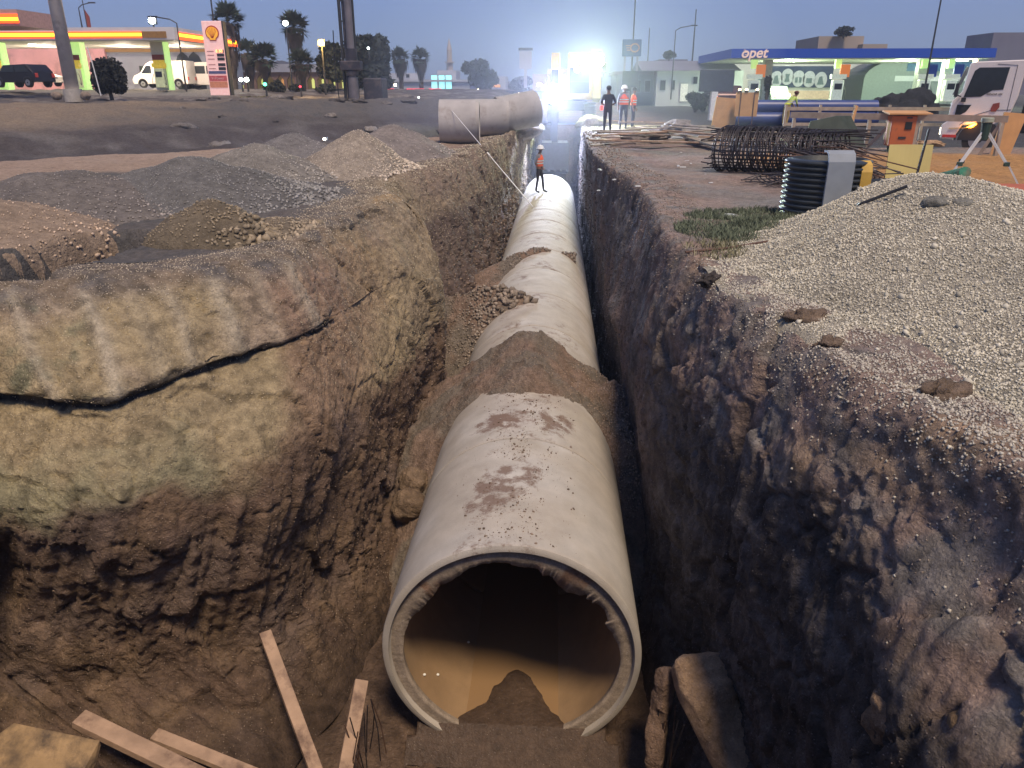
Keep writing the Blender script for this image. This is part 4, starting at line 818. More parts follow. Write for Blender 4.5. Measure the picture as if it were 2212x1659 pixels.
px_ = gz(1311, 290); person(tuple(px_), math.radians(185), 1.76, {'elL': (-.28, .06, 1.16), 'wrL': (-.13, -.13, 1.05), 'elR': (.27, .06, 1.16), 'wrR': (.12, -.14, 1.05)}, 'dark clothed man with his back turned, at the trench edge by the digger', NAVY, TROU, group=g_)
mb = MB(); mb.box((0, 0, 0), (.10, .03, .16)); rl = one(mb, 'red_lamp', mat('red_glow', (.6, .02, .02), .5, emit=(1, .05, .04), estr=3), 'small red light held at the hip of the dark clothed man', 'lamp', bevel=.01); rl.location = px_ + np.array([-.26, -.22, .98])
px_ = gz(1345, 281); person(tuple(px_), math.radians(170), 1.78, {'wrL': (-.16, -.16, 1.0), 'elL': (-.27, .03, 1.14)}, 'man in orange vest and grey helmet seen from behind, left one of a pair', GREYC, TROU, HIVIS, 'helmet', group=g_)
px_ = gz(1364, 279) + np.array([.1, .8, 0]); px_[2] = 0; person(tuple(px_), math.radians(70), 1.70, {'skl': (0, -.04, 1.66)}, 'dark haired man in orange vest half hidden, right one of a pair', HIVIS, TROU, HIVIS, group=g_)
px_ = gz(1694, 274); person(tuple(px_), math.radians(110), 1.72, {'wst': (0, -.10, 1.08), 'chs': (0, -.26, 1.22), 'nkb': (0, -.36, 1.33), 'nck': (0, -.41, 1.38), 'jaw': (0, -.46, 1.42), 'skl': (0, -.47, 1.50), 'shL': (-.175, -.33, 1.30), 'shR': (.175, -.33, 1.30), 'elL': (-.2, -.40, 1.03), 'elR': (.2, -.42, 1.03), 'wrL': (-.12, -.55, .86), 'wrR': (.12, -.55, .86), 'knL': (-.11, -.08, .5), 'knR': (.12, .03, .52)},
    'man in yellow vest stooping behind the reinforcement cage', LEGY, TANC, YVIS, hat=mat('maroon_cap', (.10, .02, .02), .8))

# ================================================ THE DIGGER AT THE TRENCH END
YPAINT = mat('machine_yellow', (.62, .43, .04), .45, var=.1, scale=3, dirt=(.2, .15, .09), dscale=2, dthr=.62); STEEL = mat('dark_steel', (.06, .06, .062), .55, .6, var=.25, scale=8); BLACKP = mat('black_plastic', (.02, .02, .022), .5)
GLASS = mat('dark_glass', (.02, .025, .03), .08); LAMPW = mat('white_lamp', (.9, .95, 1), .3, emit=(.72, .86, 1.), estr=160); LAMPG = mat('greenish_lamp', (.9, 1, .9), .3, emit=(.85, 1., .78), estr=60)
def lamp_light(name, loc, energy, color, radius=.1, target=None, spot=None, parent=None):
    d = bpy.data.lights.new(name, 'SPOT' if spot else 'POINT'); d.energy = energy; d.color = color; d.shadow_soft_size = radius
    if spot: d.spot_size = math.radians(spot); d.spot_blend = .6
    o = bpy.data.objects.new(name, d); COL.objects.link(o); o.location = loc
    if target is not None: o.rotation_euler = (Vector(loc) - Vector(target)).to_track_quat('Z', 'Y').to_euler()
    if parent: o.parent = parent
    return o
EX = empty('digger', (1.45, 41.5, 0), 0, 'big yellow tracked digger with blazing work lamps at the trench end', 'digger')
def track(x):
    w_ = .62; pr = [(-.2, .12), (0, 0), (3.4, 0), (3.75, .2), (3.85, .5), (3.6, .85), (3.3, .92), (.2, .92), (-.15, .78), (-.3, .45)]
    t = MB().prism([(a, b) for a, b in pr], x - w_ / 2 + .06, x + w_ / 2 - .06, 'x').build('track', STEEL, EX)
    for k in range(9): MB().box((x, -.30 + .0 * k, .12 + .085 * k), (w_, .07, .05)).build('track_shoe', STEEL, t)
    for k in range(16): MB().box((x, .0 + .22 * k, .95), (w_, .16, .05)).build('track_shoe', STEEL, t)
track(.62 - .4); track(-1.65)
MB().box((-.7, 1.8, .85), (1.6, 2.4, .5)).build('undercarriage', STEEL, EX, bevel=.03)
MB().prism([(-.1, 1.15), (3.6, 1.15), (3.6, 2.5), (2.2, 2.65), (-.1, 2.3)], -2.0, .75, 'x').build('house', YPAINT, EX, bevel=.05)
cabm = MB().prism([(-.55, 1.3), (1.2, 1.3), (1.2, 3.35), (-.2, 3.35), (-.5, 2.7)], -.95, .25, 'x').build('cab', YPAINT, EX, bevel=.05)
MB().add([(-.85, -.57, 1.45), (.15, -.57, 1.45), (.15, -.53, 2.65), (-.85, -.53, 2.65)], [(0, 1, 2, 3)]).build('windscreen', GLASS, cabm)
MB().box((-.35, -.60, 2.0), (1.0, .03, .04)).build('wiper', BLACKP, cabm)
MB().prism([(-.2, 1.2), (.35, 1.0), (.6, 2.2), (.3, 3.2), (-.1, 3.2)], .34, .72, 'x').build('side_beam', mat('pale_yellow_paint', (.65, .55, .16), .5, var=.1), EX, bevel=.03)
sb_ = MB().box((.48, -.25, 3.30), (.50, .03, .40)).build('name_board', mat('white_board', (.8, .8, .78), .5), EX)
def text(s, loc, size, m, parent=None, rot=(math.pi / 2, 0, 0), ext=.004, name='lettering', align='CENTER', shear=0., bold=0.):
    c = bpy.data.curves.new(name, 'FONT'); c.body = s; c.size = size; c.extrude = ext; c.align_x = align; c.align_y = 'CENTER'; c.shear = shear; c.offset = bold
    o = bpy.data.objects.new(name, c); COL.objects.link(o); bpy.context.view_layer.update(); me = bpy.data.meshes.new_from_object(o.evaluated_get(bpy.context.evaluated_depsgraph_get())); bpy.data.objects.remove(o); bpy.data.curves.remove(c)
    o = bpy.data.objects.new(name, me); COL.objects.link(o); me.materials.clear(); me.materials.append(m); o.location = loc; o.rotation_euler = rot
    if parent: o.parent = parent
    return o
REDP = mat('red_paint', (.5, .04, .03), .5); BLKP = mat('black_paint', (.03, .03, .035), .6); WHT = mat('white_paint', (.75, .75, .73), .5)
text('Müteahhit', (0, -.02, .09), .11, BLKP, sb_); text('m', (.03, -.02, -.09), .2, REDP, sb_)
for o_ in sb_.children: o_.location = o_.location + Vector((.48, -.25, 3.30))
mb = MB(); mb.bar((.85, .2, 2.2), (.85, -.2, 2.35), .03); mb.box((.88, -.2, 2.65), (.22, .05, .5)); mb.build('mirror', STEEL, EX)
bm_ = MB().prism([(.9, 1.7), (1.1, 2.4), (-.1, 3.35), (-1.7, 3.0), (-3.1, 2.1), (-3.0, 1.75), (-1.5, 2.45), (-.1, 2.75)], -1.78, -1.36, 'x').build('boom', YPAINT, EX, bevel=.03)
MB().prism([(-3.3, 2.5), (-2.8, 2.4), (-3.05, -.9), (-3.45, -.9)], -1.74, -1.40, 'x').build('dipper_arm', STEEL, EX, bevel=.02)
bk = MB().prism([(-3.9, -.7), (-3.0, -.75), (-2.75, -1.3), (-2.9, -1.9), (-3.5, -2.15), (-4.1, -1.95)], -2.15, -.85, 'x').build('bucket', STEEL, EX, bevel=.02)
for k in range(5): MB().box((-2.07 + .285 * k, -4.16, -1.95), (.09, .18, .07), taper=.6).build('tooth', STEEL, bk)
for k in (0, 1): MB().box((-2.0 + .75 * k + .1, -3.93, -.66), (.45, .05, .10)).build('wear_plate', mat('worn_steel', (.35, .36, .33), .4, .5), bk)
for (px, py, m_, r) in ((1266, 133, LAMPG, .27), (1294, 132, LAMPG, .25), (1247, 150, LAMPG, .13)):
    p = aY(px, py, 40.85); l_ = MB().cyl((0, .0, 0), (0, .14, 0), r + .03, 20).build('lamp_housing', BLACKP, EX); l_.location = Vector(p) - EX.location
    MB().cyl((0, -.012, 0), (0, .0, 0), r, 20).build('lamp_lens', m_, l_)
p = aY(1200, 204, 37.4); l_ = MB().cyl((0, 0, 0), (0, .5, 0), .46, 24).build('lamp_housing', BLACKP, EX); l_.location = Vector(p) - EX.location
MB().cyl((0, -.012, 0), (0, .0, 0), .42, 24).build('lamp_lens', LAMPW, l_)
lamp_light('boom_lamp_light', tuple(p + [0, -.3, 0]), 5600, (.60, .68, 1.), .22, (p[0] - .3, 12, -2.2), 165)
q = aY(1280, 132, 40.6); lamp_light('cab_lamp_light', tuple(q), 4200, (.80, 1., .62), .2, (q[0] - 1.2, 25, -2), 150)
# earth berm left at the digger's feet
rock('earth_lump', (1.75, 38.6, .05), (.8, .7, .45), (.26, .22, .17), 'pale earth lump between the trench end and the digger track', 'earth lump', 60)
rock('earth_lump', (-2.9, 34.5, .0), (2.2, 2.6, .62), (.22, .18, .15), 'long earth heap on the left trench edge before the big pipes', 'earth lump', 61, res=60)
rock('earth_lump', (-1.9, 37.5, .0), (1.3, 2., .5), (.18, .15, .14), 'darker earth lump at the far left corner of the trench', 'earth lump', 66, res=50)
# ================================================ CONCRETE PIPES ON THE GROUND
def loose_pipe(c, ax, L, R, t, label, zt=0., n=40, group=None, m=None):
    """pipe lying with its axis along angle ax"""
    pr = [(R - t, 0), (R, 0), (R, L), (R - t * .5, L), (R - t * .5, L + .09), (R - t, L + .09)]; mb = MB(); k = n; vs = [(r * math.sin(6.28319 * j / k), y - L / 2, r * math.cos(6.28319 * j / k)) for r, y in pr for j in range(k)]; m_ = len(pr)
    mb.add(vs, [(i * k + j, i * k + (j + 1) % k, ((i + 1) % m_) * k + (j + 1) % k, ((i + 1) % m_) * k + j) for i in range(m_) for j in range(k)])
    o = mb.build('concrete_pipe', m or CGREY, smooth=False); o.location = tuple(map(float, c)); o.rotation_euler = (zt, 0, ax)
    o.data.polygons.foreach_set('use_smooth', [True] * len(o.data.polygons)); o.data.set_sharp_from_angle(angle=math.radians(35))
    return tag(o, label, 'concrete pipe', group)
CGREY = mat('grey_concrete', (.40, .38, .36), .85, var=.12, scale=2, bump=.2, bscale=30, dirt=(.25, .21, .18), dscale=1.5, dthr=.6)
gp = 'big concrete pipes waiting beside the trench'
b = gz(985, 313, 0); loose_pipe((b[0], b[1] + .8, .66), math.radians(-86), 1.2, .70, .12, 'nearest big concrete pipe waiting left of the trench, staff before it', group=gp)
b = gz(1055, 298, 0); loose_pipe((b[0] + .0, b[1] + 1.2, .64), math.radians(-84), 1.15, .68, .12, 'middle big concrete pipe waiting left of the trench', group=gp)
b = gz(1125, 292, 0); loose_pipe((b[0] - .25, b[1] + 1.6, .80), math.radians(-70), 1.6, .70, .13, 'tilted big concrete pipe waiting nearest the blazing lamp', zt=.16, group=gp)
b = gz(786, 268, -.2); loose_pipe((b[0], b[1] + .4, .12), math.radians(74), 2.1, .40, .05, 'slim concrete pipe lying on the dark ground by the drill mast')
b = gz(793, 228, 0); loose_pipe((b[0] + .7, b[1] + .4, .85), math.radians(-80), 1.2, .70, .09, 'short concrete shaft section lying beyond the drill mast')
MBr = MB(); n = 28
vs = [(r * math.cos(6.28319 * j / n), y_, r * math.sin(6.28319 * j / n) * 1.05) for r, y_ in ((.95, 0), (1.05, 0), (1.05, .22), (.95, .22)) for j in range(n)]
MBr.add(vs, [(i * n + j, i * n + (j + 1) % n, ((i + 1) % 4) * n + (j + 1) % n, ((i + 1) % 4) * n + j) for i in range(4) for j in range(n)])
one(MBr, 'concrete_ring', mat('pale_concrete', (.55, .54, .52), .8), 'pale thin concrete ring standing on edge by the drill mast', 'concrete ring', loc=(b[0] - .2, b[1] - .1, 1.1), rz=math.radians(-62))
# ================================================ THE STAFF
S0, S1 = aY(976, 239, 25.5), np.array([0, 0, 0.]); S1 = aX(1151, 447, -.62)
mb = MB(); S0v, S1v = Vector(S0), Vector(S1)
st = empty('levelling_staff', tuple(S1v), 0, 'long thin white staff slanting from pipe crown up past the big pipes', 'staff')
for a, b_, r in ((0, .33, .016), (.33, .66, .013), (.66, 1, .009)): MB().cyl((S0v - S1v) * a, (S0v - S1v) * b_, r, 8).build('staff_section', mat('white_tube', (.8, .8, .78), .35) if a == 0 else bpy.data.materials['white_tube'], st)
MB().cyl((S0v - S1v) * .5 * 1.0, (S0v - S1v) * .53, .026, 8).build('clamp', bpy.data.materials['white_tube'], st)
# ================================================ GRAVEL AND EARTH HEAPS LEFT OF THE TRENCH
def lheap(px, py, rx, ry, h, col, label, seed, nst=1500, ssz=(.012, .05), cat='gravel heap', pw=1.1, rot=0, z0=-.06):
    h = h * 1.22; col = tuple(1.25 * q for q in col)
    c = gz(px, py, 0); R = max(rx, ry) * 1.25; st_ = R / 38
    X, Y = np.meshgrid(np.arange(-R, R, st_), np.arange(-R, R, st_), indexing='ij'); ca, sa = math.cos(rot), math.sin(rot)
    d = np.hypot((X * ca + Y * sa) / rx, (-X * sa + Y * ca) / ry); P3 = np.stack([X + c[0], Y + c[1], 0 * X], -1); d = d + fbm(P3, .9, 3) * .16
    dout = pdist(P3[..., 0], P3[..., 1], PIT) * ~inside(P3[..., 0], P3[..., 1], PIT)
    H = h * ss(.05, .7, dout) * np.clip(1 - np.sqrt(d ** 2 + .012) , 0, 1) ** pw + fbm(P3, 1.4, 4) * .05 * ss(1.1, .8, d) * (h / .5); Hg = G(P3[..., 0], P3[..., 1]) * ss(.2, 1, d) ; Z_ = H + Hg + z0 * ss(.9, 1.1, d)
    Pg = np.stack([P3[..., 0], P3[..., 1], Z_], -1); f = grid_faces(*X.shape); ip = inside(Pg[..., 0], Pg[..., 1], PIT) | (pdist(Pg[..., 0], Pg[..., 1], PIT) < .12); keep = (d.ravel()[f] < 1.15).any(1) & ~ip.ravel()[f].any(1)
    n1 = fbm(Pg, 1.6, 4)
    o = link('gravel_heap' if cat == 'gravel heap' else 'earth_heap', np_mesh('heap', Pg.reshape(-1, 3), f[keep], (np.asarray(col) * (1 + .35 * n1)[..., None]).reshape(-1, 3)), SOIL, smooth=True)
    tag(o, label, cat)
    if nst: clods(o, Pg, (d < 1) * (1. - ip), nst, *ssz, np.asarray(col) * 1.5, seed)
    return o
lheap(-20, 505, 1.5, 1.3, .40, (.25, .19, .135), 'smooth tan gravel heap at the left frame edge beside the dark ditch', 71, 700)
lheap(130, 450, 3.0, 2.0, .5, (.14, .125, .11), 'wide dark gravel heap at far left behind the tan heap', 72, 2600, rot=.3)
lheap(420, 430, 2.3, 2.2, .62, (.13, .125, .115), 'dark gravel heap flecked with pale stones, in the middle of the left bank', 73, 3000)
lheap(560, 385, 1.9, 1.9, .62, (.19, .175, .15), 'greyer gravel heap rising right of the stone flecked one', 74, 1500)
lheap(640, 345, 1.8, 2., .6, (.16, .15, .14), 'bluish gravel heap near the pale sand strip', 75, 1200)
lheap(775, 372, 1.6, 1.9, .78, (.27, .23, .18), 'pale beige gravel heap nearest the trench bend', 76, 2600)
lheap(850, 335, 1.9, 2.3, .72, (.20, .175, .155), 'smooth grey heap just behind the pale beige one', 77, 500)
lheap(455, 512, .85, .8, .40, (.13, .105, .07), 'dark brown earth lump heap on the near left bank', 78, 700, (.015, .08), 'earth heap', .8)
lheap(640, 500, .8, .7, .22, (.16, .13, .09), 'low brown earth heap right of the dark earth lump', 79, 400, (.015, .07), 'earth heap', .8)
# rubble strewn on the dark ground further left
rs = np.random.RandomState(88)
for k in range(34):
    px, py = rs.uniform(380, 900), rs.uniform(240, 300); p = gz(px, py, 0); s = rs.uniform(.12, .42)
    rock('rubble', (p[0], p[1], float(G(p[0], p[1])) + s * .15), (s * 1.3, s, s * .5), lerp(np.array([.10, .09, .085]), np.array([.28, .25, .22]), rs.rand() ** 2), 'lump of broken ground on the dark strip left of the trench', 'rubble', 100 + k, rs.uniform(0, 3), res=22, sharp=.9, group='rubble on the dark strip')
# ================================================ THINGS ON THE RIGHT BANK
# grass
def grass(name, cx, cy, rx, ry, n, h, col, label, seed):
    rs = np.random.RandomState(seed); a = rs.rand(n) * 6.283; r = np.sqrt(rs.rand(n)); x = cx + rx * r * np.cos(a); y = cy + ry * r * np.sin(a); ok = ~(inside(x, y, PIT)) & (fbm(np.stack([x, y, 0 * x], -1), 2.2, 3) + rs.rand(n) * .5 > .22); x, y = x[ok], y[ok]; n = len(x); z = G(x, y)
    ang = rs.rand(n) * 6.283; hh = h * rs.uniform(.4, 1.2, n); ln = rs.uniform(.2, .9, n) * hh; w_ = .006
    b0 = np.stack([x - w_ * np.sin(ang + 1.57), y + w_ * np.cos(ang + 1.57), z], -1); b1 = np.stack([x + w_ * np.sin(ang + 1.57), y - w_ * np.cos(ang + 1.57), z], -1)
    m0 = np.stack([x + ln * .35 * np.cos(ang), y + ln * .35 * np.sin(ang), z + hh * .6], -1); t = np.stack([x + ln * np.cos(ang), y + ln * np.sin(ang), z + hh], -1)
    V = np.stack([b0, b1, m0 + [w_ * .7, 0, 0], m0 - [w_ * .7, 0, 0], t], 1).reshape(-1, 3); F = (np.array([[0, 1, 2], [0, 2, 3], [3, 2, 4]])[None] + (np.arange(n) * 5)[:, None, None]).reshape(-1, 3)
    C = np.repeat(np.asarray(col) * rs.uniform(.5, 1.5, (n, 1)), 5, 0); o = link(name, np_mesh(name, V, F, C), STONE); return tag(o, label, kind='stuff')
grass('grass', 2.5, 9.7, 1.0, .8, 9000, .085, (.13, .155, .10), None, 1); grass('grass', 3.1, 10.9, 1.3, .7, 6000, .085, (.13, .155, .10), None, 2)
grass('dry_grass', 1.75, 8.5, .35, .5, 900, .10, (.20, .19, .11), None, 3)
p = gz(1575, 470); mb = MB(); mb.prism([(-.10, 0), (-.03, .05), (.08, .045), (.13, .01), (.02, -.02)], -.07, .07); one(mb, 'crumpled_packet', mat('pale_plastic', (.62, .66, .60), .4), 'crumpled pale plastic packet lying in the grass', 'litter', loc=tuple(p), rz=.4)
p = gz(1575, 545); one(MB().tube([(-.5, -.12, .02), (0, 0, .05), (.45, .14, .10)], .014, 8), 'iron_bar', RUST, 'short rusty iron bar across the tip of the gravel mound', 'iron bar', loc=tuple(p))
# black corrugated pipe standing on end, with straps over it
CORR = mat('black_ribbed_plastic', (.030, .036, .038), .42, var=.2, scale=4)
C0 = gz(1772, 468)
t = empty('ribbed_pipe', tuple(C0), 0, 'black ribbed drain pipe standing on end beside the gravel mound', 'drain pipe')
mb = MB(); n = 40; prof = []
for k in range(11): prof += [(.52, .01 + .072 * k), (.565, .022 + .072 * k), (.57, .04 + .072 * k), (.565, .056 + .072 * k), (.52, .068 + .072 * k)]
prof += [(.47, .80), (.46, .0)]
vs = [(r * math.cos(6.28319 * j / n), r * math.sin(6.28319 * j / n), z_) for r, z_ in prof for j in range(n)]; m_ = len(prof)
mb.add(vs, [(i * n + j, i * n + (j + 1) % n, (i + 1) * n + (j + 1) % n, (i + 1) * n + j) for i in range(m_ - 1) for j in range(n)]); mb.build('ribbed_wall', CORR, t, smooth=True)
def strap(x, wd, m_, label, top, lo, y0):
    pr = [(y0 - .02, lo), (y0 - .03, top - .14), (y0 + .01, top - .04), (y0 + .10, top), (y0 + .22, top - .01), (y0 + .22, top - .035), (y0 + .11, top - .03), (y0 + .045, top - .06), (y0 + .01, top - .15), (y0 + .02, lo)]
    return one(MB().prism(pr, x - wd / 2, x + wd / 2, 'x'), 'strap', m_, label, 'strap')
strap(C0[0] - .03, .34, mat('grey_band', (.26, .29, .31), .5, var=.08), 'wide grey band hooked over the ribbed drain pipe', .94, .05, C0[1] - .60)
strap(C0[0] + .36, .14, mat('ochre_band', (.55, .34, .06), .6, var=.1), 'narrow ochre band hooked over the ribbed drain pipe', .80, .15, C0[1] - .46)
a, b = aY(1800, 425, C0[1] + .3), aY(1990, 405, C0[1] + 1.2)
a[2] = .22; b[2] = .20; mb = MB(); k_ = 60; pts = [a + (b - a) * q / k_ for q in range(k_ + 1)]; mb.tube(pts, [.22 + .02 * (q % 2) for q in range(k_ + 1)], 22)
one(mb, 'ribbed_pipe', CORR, 'black ribbed drain pipe lying behind the standing one, toward the mound', 'drain pipe')
cb = [gz(1560, 515, .02), gz(1650, 492, .03), gz(1770, 478, .12), gz(1860, 440, .55), gz(1960, 402, .75)]
one(MB().tube([Vector(q) for q in cb], .018, 8), 'black_hose', BLACKP, 'thin black hose draped over the shoulder of the gravel mound', 'hose')
cb = [gz(1555, 520, .02), gz(1640, 505, .03), gz(1730, 486, .06), gz(1800, 455, .30), gz(1850, 432, .5)]
one(MB().tube([Vector(q) for q in cb], .014, 8), 'iron_bar', RUST, 'long thin iron bar beside the hose on the mound shoulder', 'iron bar')
# reinforcement cage: hoops and long bars
def cage(A, B, r, nh, nb, label, squash=.8, rod=.011, loose=10, seed=1):
    A, B = Vector(A), Vector(B); e = empty('rebar_cage', tuple(A), 0, label, 'rebar cage'); d = (B - A); L = d.length; ang = math.atan2(d.y, d.x); R = random.Random(seed)
    mb = MB(); n = 26; mb.tube([(0, r * math.cos(6.28319 * k / n), r * squash * math.sin(6.28319 * k / n)) for k in range(n + 1)], rod, 5); h0 = mb.build('hoop', DARKBAR, e)
    for i in range(nh):
        h = h0 if i == 0 else h0.copy()
        if i: COL.objects.link(h)
        t_ = i / (nh - 1); h.parent = e; h.location = d * t_ + Vector((0, 0, R.uniform(-.02, .02))); h.rotation_euler = (R.uniform(-.03, .03), R.uniform(-.22, .10), ang + R.uniform(-.06, .06)); h.scale = (1, 1 + R.uniform(-.05, .05), 1 + .12 * math.sin(3 * t_ + seed))
    px_ = Vector((-d.y, d.x, 0)).normalized()
    for k in range(nb):
        a = 6.28319 * k / nb; o = px_ * math.cos(a) * r * .97 + Vector((0, 0, math.sin(a) * r * squash * .97)); ex0, ex1 = R.uniform(.05, .4), R.uniform(.1, .6); dn = d.normalized()
        MB().tube([o - dn * ex0 + Vector((0, 0, R.uniform(-.1, .05))), o, o + d * .5 + Vector((0, 0, R.uniform(-.03, .03))), o + d + dn * ex1 + Vector((R.uniform(-.1, .1), 0, R.uniform(-.12, .1)))], rod, 5).build('bar', DARKBAR, e)
    return e
a, b = gz(1565, 372), gz(1835, 392); cage((a[0], a[1] + .5, .46), (b[0] + .1, b[1] + .8, .50), .54, 74, 28, 'long round reinforcement cage of dark hoops lying on the right bank', .78, .0125)
a, b = gz(1690, 402), gz(1890, 402); cage((a[0] - .2, a[1] + .3, .10), (b[0] + .2, b[1] + .9, .12), .42, 24, 12, 'flattened reinforcement mat sticking out below the round cage', .22, seed=4)
# sheaf of bars and the green grey stack of form panels behind
GREENP = mat('green_grey_panel', (.075, .10, .08), .7, var=.2, scale=4, bump=.2)
st_ = empty('form_panel_stack', tuple(gz(1790, 322)), 0, 'leaning stack of green grey form panels behind the cage', 'form panels'); o_ = Vector(gz(1790, 322))
for k in range(11):
    a, b, c_, d_ = [Vector(aY(*q, 20.5 + .12 * k)) - o_ for q in ((1738 + 2 * k, 300), (1752 + 3 * k, 262), (1808 + 3 * k, 250), (1872, 318))]
    th_ = Vector((0, .06, 0)); vs = [a, b, c_, d_] + [v + th_ for v in (a, b, c_, d_)]
    MB().add(vs, [(0, 1, 2, 3), (7, 6, 5, 4), (0, 1, 5, 4), (1, 2, 6, 5), (2, 3, 7, 6), (3, 0, 4, 7)]).build('form_panel', GREENP, st_)
r_ = random.Random(9); e = empty('rebar_bundle', tuple(gz(1800, 335)), 0, 'tangle of loose dark bars spilling right of the cage', 'rebar'); o_ = Vector(gz(1800, 335))
for k in range(42):
    a = Vector(gz(1690 + r_.uniform(-10, 90), 318 + r_.uniform(-14, 20), .35 + r_.uniform(0, .35))) - o_; b = a + Vector((r_.uniform(.8, 1.5), r_.uniform(-1.2, .2), r_.uniform(-.55, .05)))
    b.z = max(b.z, .03); MB().tube([a, (a + b) / 2 + Vector((0, 0, r_.uniform(0, .12))), b], .012, 5).build('bar', DARKBAR if k % 3 else RUST, e)
# timber lying about
def planks(n, box, zr, lr, seed, labf, group, m=None, wr=(.10, .22)):
    r_ = random.Random(seed)
    for k in range(n):
        px, py = r_.uniform(box[0], box[2]), r_.uniform(box[1], box[3]); c = Vector(gz(px, py, 0)); c.z = max(.04, float(G(c.x, c.y))) + r_.uniform(*zr); a = r_.gauss(0, .35); L = r_.uniform(*lr); d = Vector((math.cos(a), math.sin(a), r_.uniform(-.05, .05))) * L / 2
        mm_ = m or r_.choice([WOOD2, WOOD2, WOOD]); fx, fy = (px - box[0]) / (box[2] - box[0]), (py - box[1]) / (box[3] - box[1])
        lb_ = ('%s %s plank, %s, %s part of the %s' % ('short' if L < sum(lr) / 2 - .3 else ('long' if L > sum(lr) / 2 + .3 else 'middling'), 'brown' if mm_ is WOOD else 'grey', 'tilted left' if a > .25 else ('tilted right' if a < -.25 else 'lying level'), ('left', 'left middle', 'right middle', 'right')[int(fx * 3.99)] + ' ' + ('back', 'middle', 'front')[int(fy * 2.99)], labf))
        board(c - d, c + d, r_.uniform(*wr), .04, lb_, mm_, 'plank', 'plank', group)
planks(34, (1330, 272, 1530, 318), (0, .3), (1.2, 3.4), 3, 'timber litter', 'planks littering the right bank')
planks(12, (1560, 285, 1760, 320), (0, .12), (1.5, 3.5), 4, 'timber behind the cage', 'planks behind the cage')
p = [gz(1445, 283, .25), gz(1560, 318, .12)]; board(p[0], p[1], .34, .06, 'broad pale plank lying aslant in front of the timber litter', WOOD2, 'plank', 'plank')
rock('crumpled_sack', gz(1465, 278, .15), (.75, .5, .34), (.33, .30, .27), 'crumpled pale sack on the timber litter', 'sack', 140, sharp=.7)
rock('crumpled_sack', gz(1395, 300, .1), (.75, .4, .22), (.25, .22, .2), 'flattened grey sack nearest the trench edge', 'sack', 141, sharp=.7)
for k in range(16):
    p = gz(r_.uniform(1290, 1560), r_.uniform(320, 420)); s = r_.uniform(.02, .05); one(MB().box((0, 0, s * .3), (s * 3, s, s * .6)), 'litter_scrap', mat('litter_white', (.7, .7, .66), .6) if k == 0 else bpy.data.materials['litter_white'], '%s white scrap on the bare right bank, %s' % ('tiny' if s < .03 else ('small' if s < .04 else 'bigger'), 'by the trench edge' if p[0] < 2.4 else ('midway to the cage' if p[0] < 4.2 else 'toward the timber and cage')), 'litter', 'white scraps on the right bank', loc=tuple(p), rz=r_.uniform(0, 3))
# raised plywood panels with lamps
p = gz(1562, 277); e = empty('plywood_barrier', tuple(p), .05, 'big orange plywood sheet standing on the ground', 'plywood panel'); MB().prism([(-.56, 0), (.50, 0), (.58, 1.25), (-.42, 1.33)], -.02, .02).build('sheet', PLY, e)
for x in (-.3, .35): MB().bar((x, .05, 0), (x, .6, -.0), .05).bar((x, .03, 1.1), (x, .6, 0), .05).build('prop', WOOD, e)
p = gz(1607, 278); e = empty('plywood_sign', tuple(p), -.03, 'raised orange plywood panel on two thin posts with warning lamps', 'plywood panel')
MB().box((0, 0, 1.02), (.98, .035, 1.0)).build('sheet', PLY, e); 
for x in (-.28, .30): MB().bar((x, -.04, 0), (x, -.04, 1.55), .035).build('post', RUST, e)
for x in (-.36, -.06, .40):
    l_ = MB().box((x, 0, 1.56), (.14, .10, .08)).build('warning_lamp', BLACKP, e); MB().ell((x, -.02, 1.63), (.07, .05, .05), 10, 6).build('lens', mat('amber_glow', (1, .8, .4), .4, emit=(1, .78, .45), estr=5) if x == -.36 else bpy.data.materials['amber_glow'], l_)
# timber rail on trestles, with the orange switch box
RAILW = mat('pale_timber', (.36, .29, .22), .85, var=.2, scale=5, bump=.3)
a, b = gz(1700, 318), gz(2160, 338); a[2] = b[2] = 0; e = empty('timber_rail', tuple(a), 0, 'long timber rail on crossed legs in front of the truck', 'barrier'); o_ = Vector(a); dv = Vector(b) - Vector(a)
ht = .94
MB().bar((0, 0, ht), dv + Vector((0, 0, ht)), .07, .17).build('top_rail', RAILW, e)
for q in (.02, .30, .40, .62, .98): MB().bar(dv * q, dv * q + Vector((0, 0, ht - .09)), .09).build('leg', RAILW, e)
for q0, q1 in ((.28, .22), (.40, .62 - .1), (.66, .58), (.92, .98)): MB().bar(dv * q0 + Vector((0, .08, 0)), dv * q1 + Vector((0, .08, ht - .1)), .08).build('brace', RAILW, e)
a, b = gz(1690, 300), gz(2060, 302); a[2] = b[2] = 0; e = empty('timber_rail', tuple(a), 0, 'second timber rail standing just behind the first one', 'barrier'); dv = Vector(b) - Vector(a)
MB().bar((0, 0, 1.02), dv + Vector((0, 0, 1.02)), .06, .12).build('top_rail', RAILW, e); MB().bar((0, 0, .5), dv + Vector((0, 0, .5)), .05, .1).build('mid_rail', RAILW, e)
for q in (0, .2, .4, .6, .8, 1): MB().bar(dv * q, dv * q + Vector((0, 0, 1.15)), .08).build('post', RAILW, e)
ORB = mat('orange_enamel', (.45, .12, .035), .55, var=.12, scale=3, dirt=(.2, .08, .04), dscale=3, dthr=.62)
p = gz(1934, 328); e = empty('switch_box', tuple(p), -.05, 'orange site switch box with a pale slanted lid board', 'switch box'); MB().box((0, -.1, .58), (.66, .4, .80)).build('cabinet', ORB, e, bevel=.015)
